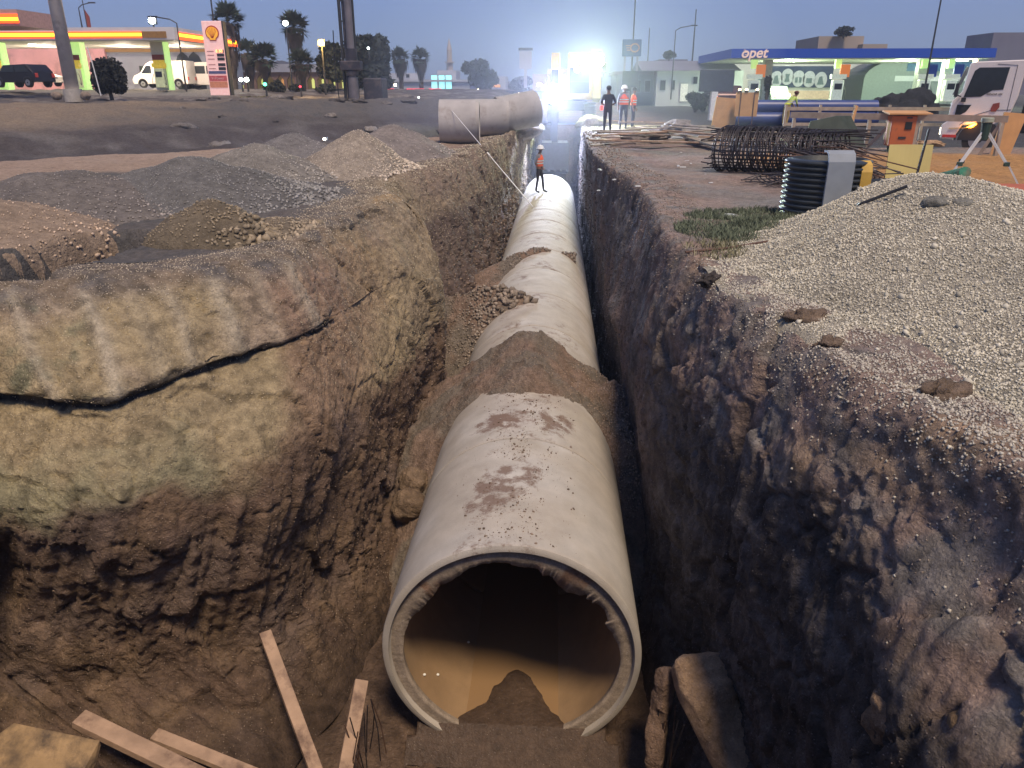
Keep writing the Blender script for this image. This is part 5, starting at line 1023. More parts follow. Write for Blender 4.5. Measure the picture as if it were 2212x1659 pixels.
MB().box((.12, -.31, .72), (.18, .02, .2)).build('meter_window', GLASS, e); MB().box((.12, -.31, .93), (.14, .02, .04)).build('name_plate', BLKP, e); MB().box((0, -.31, .4), (.2, .015, .06)).build('name_plate', BLKP, e)
MB().box((.10, -.1, 1.06), (1.15, .62, .035), Matrix.Rotation(.10, 3, 'X')).build('lid_board', PLY, e)
for x in (-.24, .24): MB().box((x, -.1, .09), (.07, .07, .18)).build('foot', BLACKP, e)
p = gz(1700 - 0, 345) ; a = gz(1818, 332); board(a, a + np.array([.25, .1, 1.25]), .07, .05, 'thin bright timber stake before the first rail', PLY, 'stake', 'stake', up=(0, 1, 0))
# yellow foam sheet, green mesh, post, toolbox, tripod
YSH = mat('yellow_foam_sheet', (.60, .52, .20), .8, var=.06, scale=2); p = gz(1958, 388)
mb = MB(); pr = [(-.42 + .84 * q / 10, .06 * math.sin(q / 10 * 3.14)) for q in range(11)]; vs = [(x, y_, 0) for x, y_ in pr] + [(x, y_ + .05, .66) for x, y_ in pr] + [(x, y_ + .02, 0) for x, y_ in pr] + [(x, y_ + .07, .66) for x, y_ in pr]
mb.add(vs, [(k, k + 1, 12 + k, 11 + k) for k in range(10)] + [(22 + k, 33 + k, 34 + k, 23 + k) for k in range(10)] + [(11 + k, 12 + k, 34 + k, 33 + k) for k in range(10)] + [(0, 11, 33, 22), (10, 32, 43, 21)])
one(mb, 'foam_sheet', YSH, 'curved yellow foam sheet standing behind the gravel mound', 'foam sheet', loc=tuple(p))
p = gz(1975, 398); one(MB().bar((0, 0, 0), (.08, 0, 1.0), .035), 'iron_post', STEEL, 'thin dark iron post in front of the yellow sheet', 'post', loc=tuple(p))
GM_ = mat('green_mesh', (.05, .22, .13), .8, var=.3, scale=14, dirt=(.28, .17, .11), dscale=3, dthr=.56); a, b = Vector(gz(1985, 402, .1)), Vector(gz(2085, 372, .62))
e = empty('green_mesh_roll', tuple(a), 0, 'rolled green mesh with its loose flap, propped behind the mound', 'mesh roll'); MB().tube([(0, 0, 0), (b - a) * .5 + Vector((0, 0, .02)), b - a], [.10, .085, .075], 12).build('roll', GM_, e)
mb = MB(); k_ = 10; vs = []
for i in range(k_ + 1):
    for j in range(8): v = (b - a) * (.25 + .75 * i / k_) + Vector((.10 * j * .6, -.03 * j, -.085 * j * (.4 + .6 * i / k_) + .025 * math.sin(i * 1.7 + j))); vs.append(v)
mb.add(vs, [(i * 8 + j, i * 8 + j + 1, (i + 1) * 8 + j + 1, (i + 1) * 8 + j) for i in range(k_) for j in range(7)]); mb.build('flap', GM_, e, smooth=True, fix=False)
TW = mat('white_leg', (.62, .62, .60), .4); TB = mat('dark_green_metal', (.03, .06, .045), .5)
ap = Vector(aY(2133, 262, 14.2)); e = empty('tripod', (ap.x, ap.y, 0), 0, 'surveyor tripod with white legs behind the gravel mound', 'tripod')
MB().cyl((0, 0, ap.z - .02), (0, 0, ap.z + .06), .10, 20).build('head_plate', mat('pale_green_metal', (.35, .38, .28), .5), e, bevel=.01); MB().cyl((0, 0, ap.z - .30), (0, 0, ap.z - .02), .06, 14, r2=.085).build('head', TB, e)
for fx, fy in ((-.72, -.25), (.70, -.28), (-.18, .75)):
    t0 = Vector((0, 0, ap.z - .12)); t1 = Vector((fx, fy, 0)); m_ = t0.lerp(t1, .55); l_ = MB().bar(t0 + Vector((-.02, 0, 0)), m_, .022).bar(t0 + Vector((.03, .02, 0)), m_ + Vector((.03, 0, 0)), .022).build('leg', TW, e)
    MB().bar(m_ + Vector((.015, 0, .03)), t1, .026).build('lower_leg', TW, l_); MB().box(m_ + Vector((.012, 0, 0)), (.08, .06, .07)).build('clamp', TB, l_); MB().cyl(t1 + Vector((0, 0, .1)), t1, .03, 8, r2=.008).build('spike', TB, l_)
p = gz(2170, 452, .12); e = empty('tool_crate', (p[0] + .2, p[1] + .8, 0), -.05, 'low reddish brown crate with odds and ends on its rim', 'crate'); MB().box((0, 0, .17), (1.7, .8, .34)).build('box', ORB, e, bevel=.02)
MB().box((-.35, -.1, .38), (.5, .3, .08)).build('tray', mat('slate_plastic', (.10, .11, .15), .5), e); MB().box((-.55, -.15, .45), (.16, .12, .12)).build('carton', WHT, e); MB().box((.1, -.42, .3), (.9, .03, .03)).build('handle_bar', BLACKP, e)
p = gz(1838, 388); board(p + np.array([-.25, 0, .55]), p + np.array([.45, -.3, .05]), .22, .16, 'thick pale timber beam end slanting below the loose bars', WOOD2, 'beam', 'beam')
p = gz(2000, 318); rock('cloth_bundle', (p[0], p[1], .1), (.5, .25, .12), (.45, .30, .18), 'crumpled sand coloured cloth on the orange sand', 'cloth', 150, sharp=.8)
p = gz(2160, 334); e = empty('plywood_offcut', tuple(p), .15, 'orange plywood offcut leaning on the right end of the rail', 'plywood panel'); MB().prism([(-.30, 0), (.28, 0), (.52, 1.05), (-.15, 1.10)], -.02, .02).build('sheet', PLY, e)
# blue pipes stacked in front of the right hand filling station
BLUP = mat('blue_plastic_pipe', (.035, .06, .19), .4, var=.15, scale=2)
for k, (y_, z_, x0, x1, lb_) in enumerate([(39.0, .32, 1585, 1888, 'lowest blue plastic pipe, front of the stack'), (39.7, .32, 1600, 1895, 'lowest blue plastic pipe, back of the stack'), (39.35, .86, 1570, 1890, 'topmost blue plastic pipe of the stack')]):
    a, b = aY(x0, 250, y_), aY(x1, 250, y_); mb = MB(); n = 24; mb.tube([(a[0], y_, z_), (b[0], y_, z_)], .31, n, caps=False); mb.tube([(a[0], y_, z_), (b[0], y_, z_)], .27, n, caps=False)
    one(mb, 'blue_pipe', BLUP, lb_, 'plastic pipe', 'stacked blue pipes', smooth=True)
for k, (px, py, s) in enumerate([(1930, 226, 1.2), (1975, 222, 1.5), (2010, 228, 1.0)]):
    p = gz(px, 250); rock('dark_scrap_heap', (p[0] + 1, p[1] + 4, .3), (s * 1.3, s, s * .8), (.03, .032, .036), ['dark scrap heap right of the blue pipes', 'biggest dark scrap heap between pipes and truck', 'dark scrap heap nearest the truck nose'][k], 'scrap heap', 160 + k, sharp=.7)
# ================================================ FARTHER OFF: LEFT FILLING STATION
def boxo(mb, c, d, **k): return mb.box(c, d, **k)
WALLP = mat('pink_render', (.66, .34, .33), .85, var=.12, scale=.6, dirt=(.40, .22, .20), dscale=.5, dthr=.56); WALLG = mat('grey_render', (.33, .34, .38), .85, var=.12, scale=.6, dirt=(.22, .22, .25), dscale=.6, dthr=.56)  # the wall's pink is the red strips' light put into its colour
WHC = mat('white_cladding', (.62, .60, .58), .5, var=.06, scale=1); REDG = mat('red_glow_strip', (1, .1, .02), .5, emit=(1, .10, .01), estr=1.5); YELG = mat('yellow_glow_strip', (1, .6, .05), .5, emit=(1, .50, .02), estr=2.6); BRNP = mat('brown_panel', (.30, .16, .04), .6)
GLOWG = mat('green_white_panel', (.6, .9, .4), .5, emit=(.55, .85, .25), estr=.55); CEIL = mat('station_ceiling', (.55, .55, .48), .7, var=.05); LAMPC = mat('ceiling_lamp', (1, 1, .9), .4, emit=(.95, 1, .75), estr=9)
LY = 66.0
def pX(px, py, Y): return float(aY(px, py, Y)[0])
def pZ(px, py, Y): return float(aY(px, py, Y)[2])
def zpt(px, py, Y): return aY(px, py, Y)
g0 = pZ(250, 195, LY) # level of the forecourt
xl, xr = pX(-330, 80, LY), pX(378, 80, LY); zt, zb = pZ(200, 59, LY), pZ(200, 86, LY)
ST = empty('filling_station', (xr, LY, g0), 0, 'white canopied filling station with glowing red and yellow stripe on the left', 'filling station'); O = Vector((xr, LY, g0))
def sb(name, x0, x1, y0, y1, z0, z1, m, parent=None, root=None, bevel=0):
    o = MB().box(((x0 + x1) / 2 - O.x, (y0 + y1) / 2 - O.y, (z0 + z1) / 2 - O.z), (abs(x1 - x0), abs(y1 - y0), abs(z1 - z0))).build(name, m, parent or ST, bevel=bevel); return o
can = sb('canopy', xl, xr, LY, LY + 13, zb, zt, WHC)
xs0 = pX(306, 75, LY); zs1, zs0 = pZ(250, 68, LY), pZ(250, 82, LY); zm0, zm1 = zs0 + (zs1 - zs0) * .28, zs0 + (zs1 - zs0) * .75
sb('light_strip', xl, xs0, LY - .05, LY - .003, zs0, zm0, REDG, can); sb('light_strip', xl, xs0, LY - .07, LY - .003, zm0 + .002, zm1, YELG, can); sb('light_strip', xl, xs0, LY - .05, LY - .003, zm1 + .002, zs1, REDG, can)
sb('dim_strip', xs0 + .02, pX(360, 78, LY), LY - .05, LY - .003, zs0, zs1, BRNP, can)
sb('soffit', xl + .1, xr - .1, LY + .1, LY + 12.9, zb - .06, zb - .004, CEIL, can)
# side face of the canopy seen obliquely
sb('light_strip', xr + .003, xr + .05, LY + .6, LY + 12.8, zs0 - .1, zm0, REDG, can); sb('light_strip', xr + .003, xr + .07, LY + .6, LY + 12.8, zm0 + .002, zm1, YELG, can); sb('light_strip', xr + .003, xr + .05, LY + .6, LY + 12.8, zm1 + .002, zs1, REDG, can)
def pump(root, x, y, z, m_body, m_top, s=1., face=-1):
    e = MB().box((x - O.x, y - O.y, z - O.z + .95 * s), (.8 * s, .55 * s, 1.5 * s)).build('fuel_pump', m_body, root, bevel=.04)
    MB().box((x - O.x, y - O.y - .28 * s, z - O.z + 1.25 * s), (.55 * s, .03, .42 * s)).build('display', GLASS, e); MB().box((x - O.x, y - O.y, z - O.z + 1.95 * s), (1.1 * s, .4 * s, .32 * s)).build('header', m_top, e)
    mb = MB(); 
    for k in (-1, 1): q = Vector((x - O.x + k * .44 * s, y - O.y - .25 * s, z - O.z + 1.3 * s)); mb.tube([q, q + Vector((k * .15, -.1, -.5)) * s, q + Vector((k * .12, -.08, -.9)) * s, q + Vector((0, 0, -.75)) * s], .02, 6)
    mb.build('hose', BLACKP, e); return e
YP = mat('yellow_panel', (.75, .52, .04), .5, emit=(.8, .6, .05), estr=.25); MAR = mat('maroon_panel', (.25, .05, .03), .5); PUMPG = mat('lime_white_enamel', (.62, .72, .42), .45)
for px in (-95, 3, 172, 352):
    x = pX(px, 190, LY + 2); c_ = sb('column', x - .55, x + .55, LY + 2, LY + 2.7, g0, zb - .06, GLOWG if px != 352 else CEIL)  # columns glow by themselves for the green light falling on them
    sb('column_edge', x + .56, x + .70, LY + 1.95, LY + 2.75, g0 + .02, zb - .07, GLOWG, c_)
    zc = lerp(g0, zb, .62); sb('brand_panel', x - .5, x + .5, LY + 1.92, LY + 1.995, zc, zc + .42, MAR, c_); sb('brand_panel', x - .5, x + .5, LY + 1.92, LY + 1.995, zc - .66, zc - .003, YP, c_)
    pump(ST, x + .35, LY + 1.2, g0, PUMPG, YP)
for px, py in ((68, 86), (163, 84)): x = pX(px, py, LY + 5); MB().cyl((x - O.x, 5, zb - .10 - O.z), (x - O.x, 5, zb - .065 - O.z), .35, 14).build('ceiling_lamp', LAMPC, can)
for px in (-150, 20, 200, 330): lamp_light('station_lamp_light', (pX(px, 90, LY + 4), LY + 9, zb - 1.), 700, (1., .80, .62), .5)
# walls of the building behind
xw0, xw1, xw2 = pX(-400, 185, 84), pX(238, 185, 84), pX(335, 185, 84); zw = pZ(150, 60, 84)
B1 = empty('station_building', (xw1, 84, g0), 0, 'pink lit rendered building behind the left filling station', 'building'); O1 = O; O = Vector((xw1, 84, g0))
sb('wall', xw0, xw1, 84, 92, g0 - .3, zw, WALLP, B1); sb('wall', xw1, pX(470, 185, 84), 84.4, 91, g0 - .3, pZ(300, 112, 84), WALLG, B1)
f_ = sb('window', pX(298, 150, 84), pX(322, 150, 84), 84.30, 84.39, pZ(300, 157, 84), pZ(300, 142, 84), STEEL, B1); sb('pane', pX(300, 150, 84), pX(320, 150, 84), 84.25, 84.295, pZ(300, 156, 84), pZ(300, 143, 84), GLASS, f_)
for px in (395, 420): 
    x = pX(px, 150, 84); q = MB().prism([(x - .9 - O.x, .0), (x + .9 - O.x, 0), (x + .9 - O.x, 2.4), (x + .5 - O.x, 3.3), (x - O.x, 3.7), (x - .5 - O.x, 3.3), (x - .9 - O.x, 2.4)], .25, .39).build('arched_door', GLASS, B1)
sb('parapet', xw1, pX(470, 185, 84), 84.2, 84.39, pZ(300, 112, 84), pZ(300, 105, 84), BRNP, B1)
# second glowing canopy piece, top left
x0, x1 = pX(-200, 40, 52), pX(39, 40, 52); O = Vector((x1, 52, g0 - .2)); S2 = empty('roadside_canopy', O, 0, 'nearer canopy corner with a glowing red and yellow stripe at top left', 'canopy')
sb('fascia', x0, x1, 52, 56, pZ(0, 56, 52), pZ(0, 20, 52), mat('pinkish_cladding', (.5, .3, .25), .6), S2); sb('light_strip', x0, x1 + .05, 51.93, 51.997, pZ(0, 50, 52), pZ(0, 45, 52), REDG, S2); sb('light_strip', x0, x1, 51.9, 51.997, pZ(0, 45, 52) + .003, pZ(0, 38, 52), YELG, S2); sb('light_strip', x0, x1 + .02, 51.93, 51.997, pZ(0, 38, 52) + .003, pZ(0, 30, 52), REDG, S2)
sb('column', x0 + 1, x0 + 1.6, 53.5, 54.1, g0 - .5, pZ(0, 56, 52), WHC, S2)
# price sign
TY = 56.0; xa, xb = pX(455, 205, TY), pX(497, 205, TY); za, zc = pZ(475, 206, TY), pZ(462, 45, TY); O = Vector(((xa + xb) / 2, TY, za)); W_ = (xb - xa) ; H_ = zc - za
TS = empty('price_sign', O, .0, 'tall white price sign with a yellow shell emblem and dark price boxes', 'sign')
PKW = mat('pinkish_white_panel', (.74, .50, .46), .45, emit=(.9, .48, .42), estr=.38)
MB().box((0, .25, H_ / 2), (W_, .5, H_)).build('panel', PKW, TS, bevel=.03); MB().box((W_ / 2 + .06, .25, H_ / 2), (.10, .52, H_)).build('side_frame', STEEL, TS)
def shell(cx, cz, r, m0, m1, parent):
    out = []; n = 40
    for i in range(n + 1): a = math.radians(-40 + 260 * i / n); out.append((cx + r * math.cos(a) * 1.02, cz + r * .98 * math.sin(a)))
    out += [(cx - r * .52, cz - r * .82), (cx - r * .50, cz - r * 1.08), (cx + r * .50, cz - r * 1.08), (cx + r * .52, cz - r * .82)]
    o = MB().prism(out, -.05, -.003).build('emblem', m0, parent); k = .86; inn = [(cx + (x - cx) * k, cz - .03 * r + (z - cz) * k) for x, z in out]
    MB().prism(inn, -.075, -.052).build('emblem_face', m1, o); b0 = (cx, cz - r * .85)
    for i in range(7): a = math.radians(28 + 124 * i / 6); MB().bar((b0[0] + .1 * r * math.cos(a), -.085, b0[1] + .12 * r), (cx + r * .80 * math.cos(a), -.085, cz - .03 * r + r * .80 * math.sin(a)), r * .05, .012, up=(0, 1, 0)).build('rib', m0, o)
shell(0, H_ * .865 - .1, W_ * .33, mat('shell_red', (.45, .05, .02), .5), mat('shell_yellow', (.85, .42, .04), .5, emit=(1, .42, .03), estr=.35), TS)
for k, v in enumerate((.60, .548, .496, .42, .366)): MB().box((W_ * .28, -.02, H_ * v), (W_ * .36, .03, H_ * .040)).build('price_box', BLKP, TS); MB().box((-W_ * .22, -.015, H_ * v), (W_ * .34, .015, H_ * .008)).build('fuel_name', MAR, TS)
text('8.88', (W_ * .24, -.06, H_ * .60), .28, mat('led_red', (1, .2, .05), .5, emit=(1, .25, .1), estr=5), TS, name='led_digits')
MB().box((0, -.02, H_ * .315), (W_ * .88, .03, H_ * .038)).build('blue_band', mat('slate_blue', (.10, .12, .24), .5), TS); vp = MB().box((0, -.02, H_ * .235), (W_ * .9, .03, H_ * .075)).build('red_band', mat('rose_panel', (.62, .12, .12), .5), TS)
MB().box((0, -.02, H_ * .15), (W_ * .9, .03, H_ * .085)).build('orange_band', mat('salmon_panel', (.75, .30, .16), .5), TS); text('V-Power', (0, -.045, H_ * .235), .26, mat('pale_pink', (.8, .45, .42), .5), TS)
# big steel pole
p = (pX(158, 203, 42), 42, pZ(158, 207, 42)); zt = 14; e = empty('utility_pole', p, 0, 'thick leaning looking steel pole in front of the left filling station', 'pole')
MB().tube([(0, 0, -.3), (0, 0, zt)], .35, 28, r2=.26).build('shaft', mat('galvanised_steel', (.62, .60, .58), .42, .5, var=.15, scale=1.5, dirt=(.25, .22, .2), dscale=1, dthr=.6), e, smooth=True); MB().cyl((0, 0, -.3), (0, 0, .35), .46, 20).build('base_collar', mat('pale_concrete2', (.42, .38, .32), .9), e)
for k, dx in enumerate((-.75, .85)): rock('stone', (p[0] + dx, p[1] - .3, p[2]), (.28, .22, .22), (.28, .22, .17), ['dark stone left of the thick pole foot', 'stone right of the thick pole foot'][k], 'stone', 170 + k, res=24)
# ================================================ VEHICLES
RUB = mat('tyre_rubber', (.018, .018, .018), .85); RIM = mat('wheel_rim', (.35, .35, .36), .4, .7); VW = mat('van_white', (.70, .66, .63), .35, var=.03); CARD = mat('dark_car_paint', (.015, .014, .017), .25, .3); HEADL = mat('headlight_glow', (1, 1, 1), .3, emit=(.85, .92, 1), estr=25); TAIL = mat('tail_light_glow', (.8, .02, .02), .4, emit=(1, .03, .05), estr=7)
def wheel(parent, x, y, r, wd=.22, side=-1):
    w_ = MB().cyl((x, y - wd / 2, r), (x, y + wd / 2, r), r, 26).build('wheel', RUB, parent, smooth=False); MB().cyl((x, y + side * (wd / 2 + .012), r), (x, y + side * (wd / 2 - .05), r), r * .62, 20).build('rim', RIM, w_)
    MB().cyl((x, y + side * (wd / 2 + .03), r), (x, y + side * (wd / 2 - .02), r), r * .16, 10).build('hub', STEEL, w_)
def vehicle(name, loc, rz, label, cat, prof, wins, wd, wheels, paint, head=None, tail=None, s=1., group=None, lights=True):
    """prof: side outline (x,z), front towards -X"""
    e = empty(name, loc, rz, label, cat, group); e.scale = (s, s, s)
    b_ = MB().prism(prof, -wd / 2, wd / 2).build('body', paint, e, bevel=.05)
    for w_ in wins:
        for sd in (-1, 1): y_ = sd * (wd / 2 + .004); MB().prism(w_, y_, y_ + sd * .012).build('window', GLASS, b_)
    for x, r in wheels:
        for sd in (-1, 1):
            wheel(e, x, sd * (wd / 2 - .10), r, .22, sd)
            n = 14; MB().prism([(x + (r + .09) * math.cos(math.pi * k / n), r + (r + .09) * math.sin(math.pi * k / n)) for k in range(n + 1)], sd * (wd / 2 + .002), sd * (wd / 2 + .010)).build('wheel_arch', BLACKP, b_)
    xf = min(p[0] for p in prof); xb_ = max(p[0] for p in prof)
    for sd in (-1, 1):
        MB().box((xf + .04, sd * wd * .36, .75), (.14, wd * .2, .16)).build('headlight', head or RIM, e, bevel=.02); MB().box((xb_ - .02, sd * wd * .40, .85), (.10, wd * .12, .3)).build('tail_light', tail or REDP, e, bevel=.02)
    return e
vanp = [(-2.7, .35), (-2.75, .75), (-2.55, 1.1), (-1.9, 1.35), (-1.25, 2.15), (-.7, 2.42), (2.7, 2.45), (2.75, .35)]; vanw = [[(-1.75, 1.32), (-1.2, 2.0), (-.75, 2.0), (-.75, 1.3)]]
G_ = lambda x, y: float(G(x, y, True))
x_ = pX(300, 188, 78); vehicle('panel_van', (x_ + 2.75, 78, pZ(330, 190, 78)), 0, 'white panel van parked behind the station pump island', 'van', vanp, vanw, 2.0, [(-1.75, .38), (1.8, .38)], VW)
x_ = pX(398, 188, 80); mb_ = [(-2.9, .35), (-2.95, .9), (-2.75, 1.3), (-2.2, 2.2), (-1.9, 2.45), (2.9, 2.5), (2.95, .35)]
vehicle('minibus', (x_ + 2.9, 80, pZ(420, 192, 80)), 0, 'white minibus with a row of dark windows behind the price sign', 'minibus', mb_, [[(-2.4, 1.4), (-2.0, 2.1), (-1.5, 2.1), (-1.5, 1.4)], [(-1.3, 1.4), (-1.3, 2.1), (-.1, 2.1), (-.1, 1.4)], [(.05, 1.4), (.05, 2.1), (1.3, 2.1), (1.3, 1.4)], [(1.45, 1.4), (1.45, 2.1), (2.7, 2.1), (2.7, 1.4)]], 2.0, [(-1.9, .38), (1.9, .38)], VW)
suv = [(-2.2, .35), (-2.25, .85), (-1.3, 1.05), (-.75, 1.55), (1.5, 1.62), (2.05, 1.1), (2.2, .4)]; suw = [[(-1.1, 1.08), (-.7, 1.48), (.3, 1.52), (.3, 1.08)], [(.4, 1.08), (.4, 1.52), (1.35, 1.52), (1.75, 1.1)]]
x_ = pX(-6, 187, 60); vehicle('dark_car', (x_ + 2.2, 60, pZ(30, 189, 60)), -.25, 'dark car with dazzling headlights at the left frame edge', 'car', suv, suw, 1.85, [(-1.4, .35), (1.4, .35)], CARD, head=HEADL)
x_ = pX(66, 184, 74); vehicle('white_car', (x_ + 2.0 - 1.2, 74, pZ(80, 187, 74)), math.pi, 'white car half hidden behind the dark car on the left', 'car', suv, suw, 1.8, [(-1.4, .33), (1.4, .33)], VW)
x_ = pX(1570, 228, 62); vehicle('dark_car', (x_ - .9, 60, .35 - .3), -math.pi / 2, 'dark car with two red tail lights beside the billboard post', 'car', suv, suw, 1.85, [(-1.4, .35), (1.4, .35)], mat('maroon_car_paint', (.05, .012, .015), .3, .3), tail=TAIL, s=1.12)
x_ = pX(1685, 213, 78); vehicle('pale_car', (x_, 80, .3), math.pi / 2, 'pale green lit car under the blue canopy, facing the road', 'car', suv, suw, 1.85, [(-1.4, .35), (1.4, .35)], mat('pale_green_car', (.40, .52, .42), .3), head=mat('amber_headlight', (1, .7, .4), .3, emit=(1, .6, .3), estr=8))
# truck
TRY = 27.0; xf = pX(2035, 262, TRY); tz = -.36; TR = empty('tipper_truck', (xf, TRY, tz), math.radians(-29), 'white cabbed truck with glowing amber side marker and orange rear body', 'truck'); TR.scale = (.95,) * 3
LT = 2.12; cp = [(.02, .55), (.0, 1.0), (.14, 1.1), (.17, 1.75), (.42, 2.05), (.50, 2.92), (.62, 2.98), (2.02, 3.02), (2.12, 2.95), (2.06, 1.9), (1.95, 1.40), (1.55, 1.02), (1.1, 1.05), (.62, .98), (.42, .52)]
CABW = mat('truck_cab_white', (.72, .67, .63), .32, var=.03); cab = MB().prism(cp, 0, 2.4).build('cab', CABW, TR, bevel=.03)
MB().prism([(.50, 1.88), (.68, 2.70), (.80, 2.80), (1.66, 2.80), (1.60, 2.12), (1.3, 2.10), (1.0, 1.90)], -.012, -.002).build('side_window', GLASS, cab); MB().prism([(.36, 1.64), (.78, 1.64), (.66, 1.42), (.48, 1.30), (.34, 1.28)], -.012, -.002).build('lower_window', GLASS, cab)
MB().add([(.14, .15, 1.95), (.40, .15, 2.85), (.40, 2.25, 2.85), (.14, 2.25, 1.95)], [(0, 1, 2, 3)]).build('windscreen', GLASS, cab)
MB().prism([(1.36, 1.52), (1.40, 1.68), (1.58, 1.72), (1.60, 1.58), (1.52, 1.44), (1.38, 1.44)], -.03, -.002).build('door_handle', MAR, cab)
MB().tube([(1.84, -.006, 1.45), (1.86, -.006, 2.86), (1.3, -.006, 2.9)], .008, 5).build('door_seam', STEEL, cab); MB().tube([(.55, -.006, 1.0), (.9, -.006, 1.3), (1.4, -.006, 1.48), (1.95, -.006, 1.5)], .008, 5).build('wing_seam', STEEL, cab)
AMB = mat('amber_marker_glow', (1, .4, .02), .3, emit=(1, .33, .02), estr=22); MB().prism([(.78, .92), (.98, 1.06), (1.06, 1.04), (.90, .90)], -.04, -.002).build('side_marker', AMB, cab); lamp_light('side_marker_light', (.9, -.16, 1.0), 5, (1, .4, .08), .05, parent=TR)
MB().ell((.62, .2, 3.02), (.07, .07, .06), 10, 6).build('roof_marker', mat('warm_marker_glow', (1, .8, .6), .3, emit=(1, .7, .4), estr=14), cab)
MB().cyl((-.03, .25, .78), (.06, .25, .78), .12, 16).build('headlight', mat('soft_headlight', (1, .9, .7), .3, emit=(1, .85, .6), estr=4), cab); MB().box((.30, -.012, .63), (.42, .02, .09)).build('reflector', REDP, cab); MB().bar((.25, -.03, .88), (1.0, -.03, .92), .03, .02).build('trim_strip', mat('ochre_strip', (.45, .28, .05), .6), cab)
mr = MB(); mr.bar((.42, -.02, 1.9), (.30, -.32, 1.95), .03); mr.box((.28, -.34, 2.1), (.10, .2, .42)); mr.box((.52, -.1, 1.80), (.14, .14, .14)); mr.build('mirror', BLACKP, cab)
text('KENZAR 330', (1.38, -.012, 1.98), .08, BLKP, cab, name='door_lettering'); text('ELFORE', (.62, -.012, 1.16), .07, BLKP, cab, name='door_lettering')
MB().box((3.9, 1.2, .85), (4.4, .9, .22)).build('chassis', STEEL, TR); wheel(TR, 1.22, .16, .52, .3); wheel(TR, 1.22, 2.24, .52, .3, 1); wheel(TR, 4.4, .2, .52, .5); wheel(TR, 4.4, 2.2, .52, .5, 1)
n = 16; MB().prism([(1.22 + .66 * math.cos(math.pi * k / n), .50 + .62 * math.sin(math.pi * k / n)) for k in range(n + 1)], -.006, .22).build('wheel_arch', BLACKP, TR)
ORY = mat('orange_yellow_paint', (.62, .30, .015), .5, var=.15, scale=1.5, dirt=(.2, .12, .05), dscale=1, dthr=.6); MB().prism([(2.2, 2.95), (2.5, 3.45), (6, 3.5), (6, 2.85), (3.0, 2.8)], -.1, 2.5).build('upper_body', ORY, TR, bevel=.03)
MB().prism([(3.1, 1.75), (3.5, 2.2), (6, 2.25), (6, 1.5), (3.2, 1.5)], 0, 2.4).build('lower_hopper', ORY, TR, bevel=.03); MB().box((3.8, 1.5, 1.9), (3.0, 1.6, 2.0)).build('dark_tank', STEEL, TR, bevel=.05); MB().cyl((2.35, .3, 1.0), (2.45, .3, 2.7), .12, 14).build('exhaust', STEEL, TR)
ld = MB(); ld.bar((2.72, -.22, .8), (3.05, -.12, 2.95), .035); ld.bar((3.12, -.22, .8), (3.42, -.12, 2.95), .035)
for k in range(6): t_ = k / 5; ld.bar((2.72 + .33 * t_, -.22 + .1 * t_, .85 + 2.0 * t_), (3.12 + .30 * t_, -.22 + .1 * t_, .85 + 2.0 * t_), .025)
ld.build('ladder', RIM, TR)
# ================================================ RIGHT FILLING STATION
RY = 70.0; gr = float(pZ(1700, 226, RY)); xa, xb = pX(1580, 115, RY), pX(2152, 115, RY); z1, z0 = pZ(1700, 105, RY), pZ(1700, 125, RY); O = Vector((xa, RY, gr))
BLUF = mat('blue_fascia', (.012, .06, .34), .45, var=.05, emit=(.01, .05, .35), estr=.12); RS = empty('filling_station', O, 0, 'blue canopied filling station with opet lettering on the right', 'filling station')
can = sb('canopy', xa, xb, RY, RY + 16, z0, z1, BLUF, RS); sb('soffit', xa + .1, xb - .1, RY + .1, RY + 15.9, z0 - .05, z0 - .004, CEIL, can)
text('opet', (pX(1629, 113, RY) - O.x, -.05, (z0 + z1) / 2 - O.z + .02), 1.15, mat('pale_orange_sign', (.75, .55, .45), .5, emit=(.8, .55, .4), estr=.3), can, shear=.2, bold=.02, ext=.03)
for k in range(3): MB().bar((pX(1606, 110, RY) - O.x + .06 * k, -.06, (z0 + z1) / 2 - O.z + .25 - .18 * k), (pX(1611, 110, RY) - O.x + .06 * k, -.06, (z0 + z1) / 2 - O.z + .25 - .18 * k), .09, .04).build('emblem_stroke', bpy.data.materials['pale_orange_sign'], can)
for px in (1652, 1981, 2036): x = pX(px, 220, RY + 3); sb('column', x - .35, x + .35, RY + 3, RY + 3.7, gr, z0 - .05, mat('station_column', (.45, .47, .45), .5) if px == 1652 else bpy.data.materials['station_column'], RS)
ORP = mat('orange_sign', (.75, .20, .03), .5, emit=(.9, .25, .05), estr=.4); PUMPW = mat('pump_white', (.72, .72, .66), .45, emit=(.9, 1, .7), estr=.25); n_ = 0
for px in (1624, 1803, 1988, 2044):
    x = pX(px, 220, RY + 2.2); sb('light_column', x - .25, x + .25, RY + 2.5, RY + 2.9, gr + 2.9, z0 - .06, GLOWG, RS); sb('brand_sign', x + .05, x + .85, RY + 2.0, RY + 2.12, gr + 2.2, gr + 3.2, ORP if n_ < 2 else BLUF, RS); pump(RS, x, RY + 2.2, gr, PUMPW, PUMPW, 1.15); n_ += 1
for px in (1705, 1960, 2080): x = pX(px, 128, RY + 6); MB().cyl((x - O.x, 6, z0 - .09 - O.z), (x - O.x, 6, z0 - .055 - O.z), .45, 14).build('ceiling_lamp', LAMPC, can); lamp_light('station_lamp_light', (x, RY + 6, z0 - .6), 2200, (.80, 1., .66), .6)
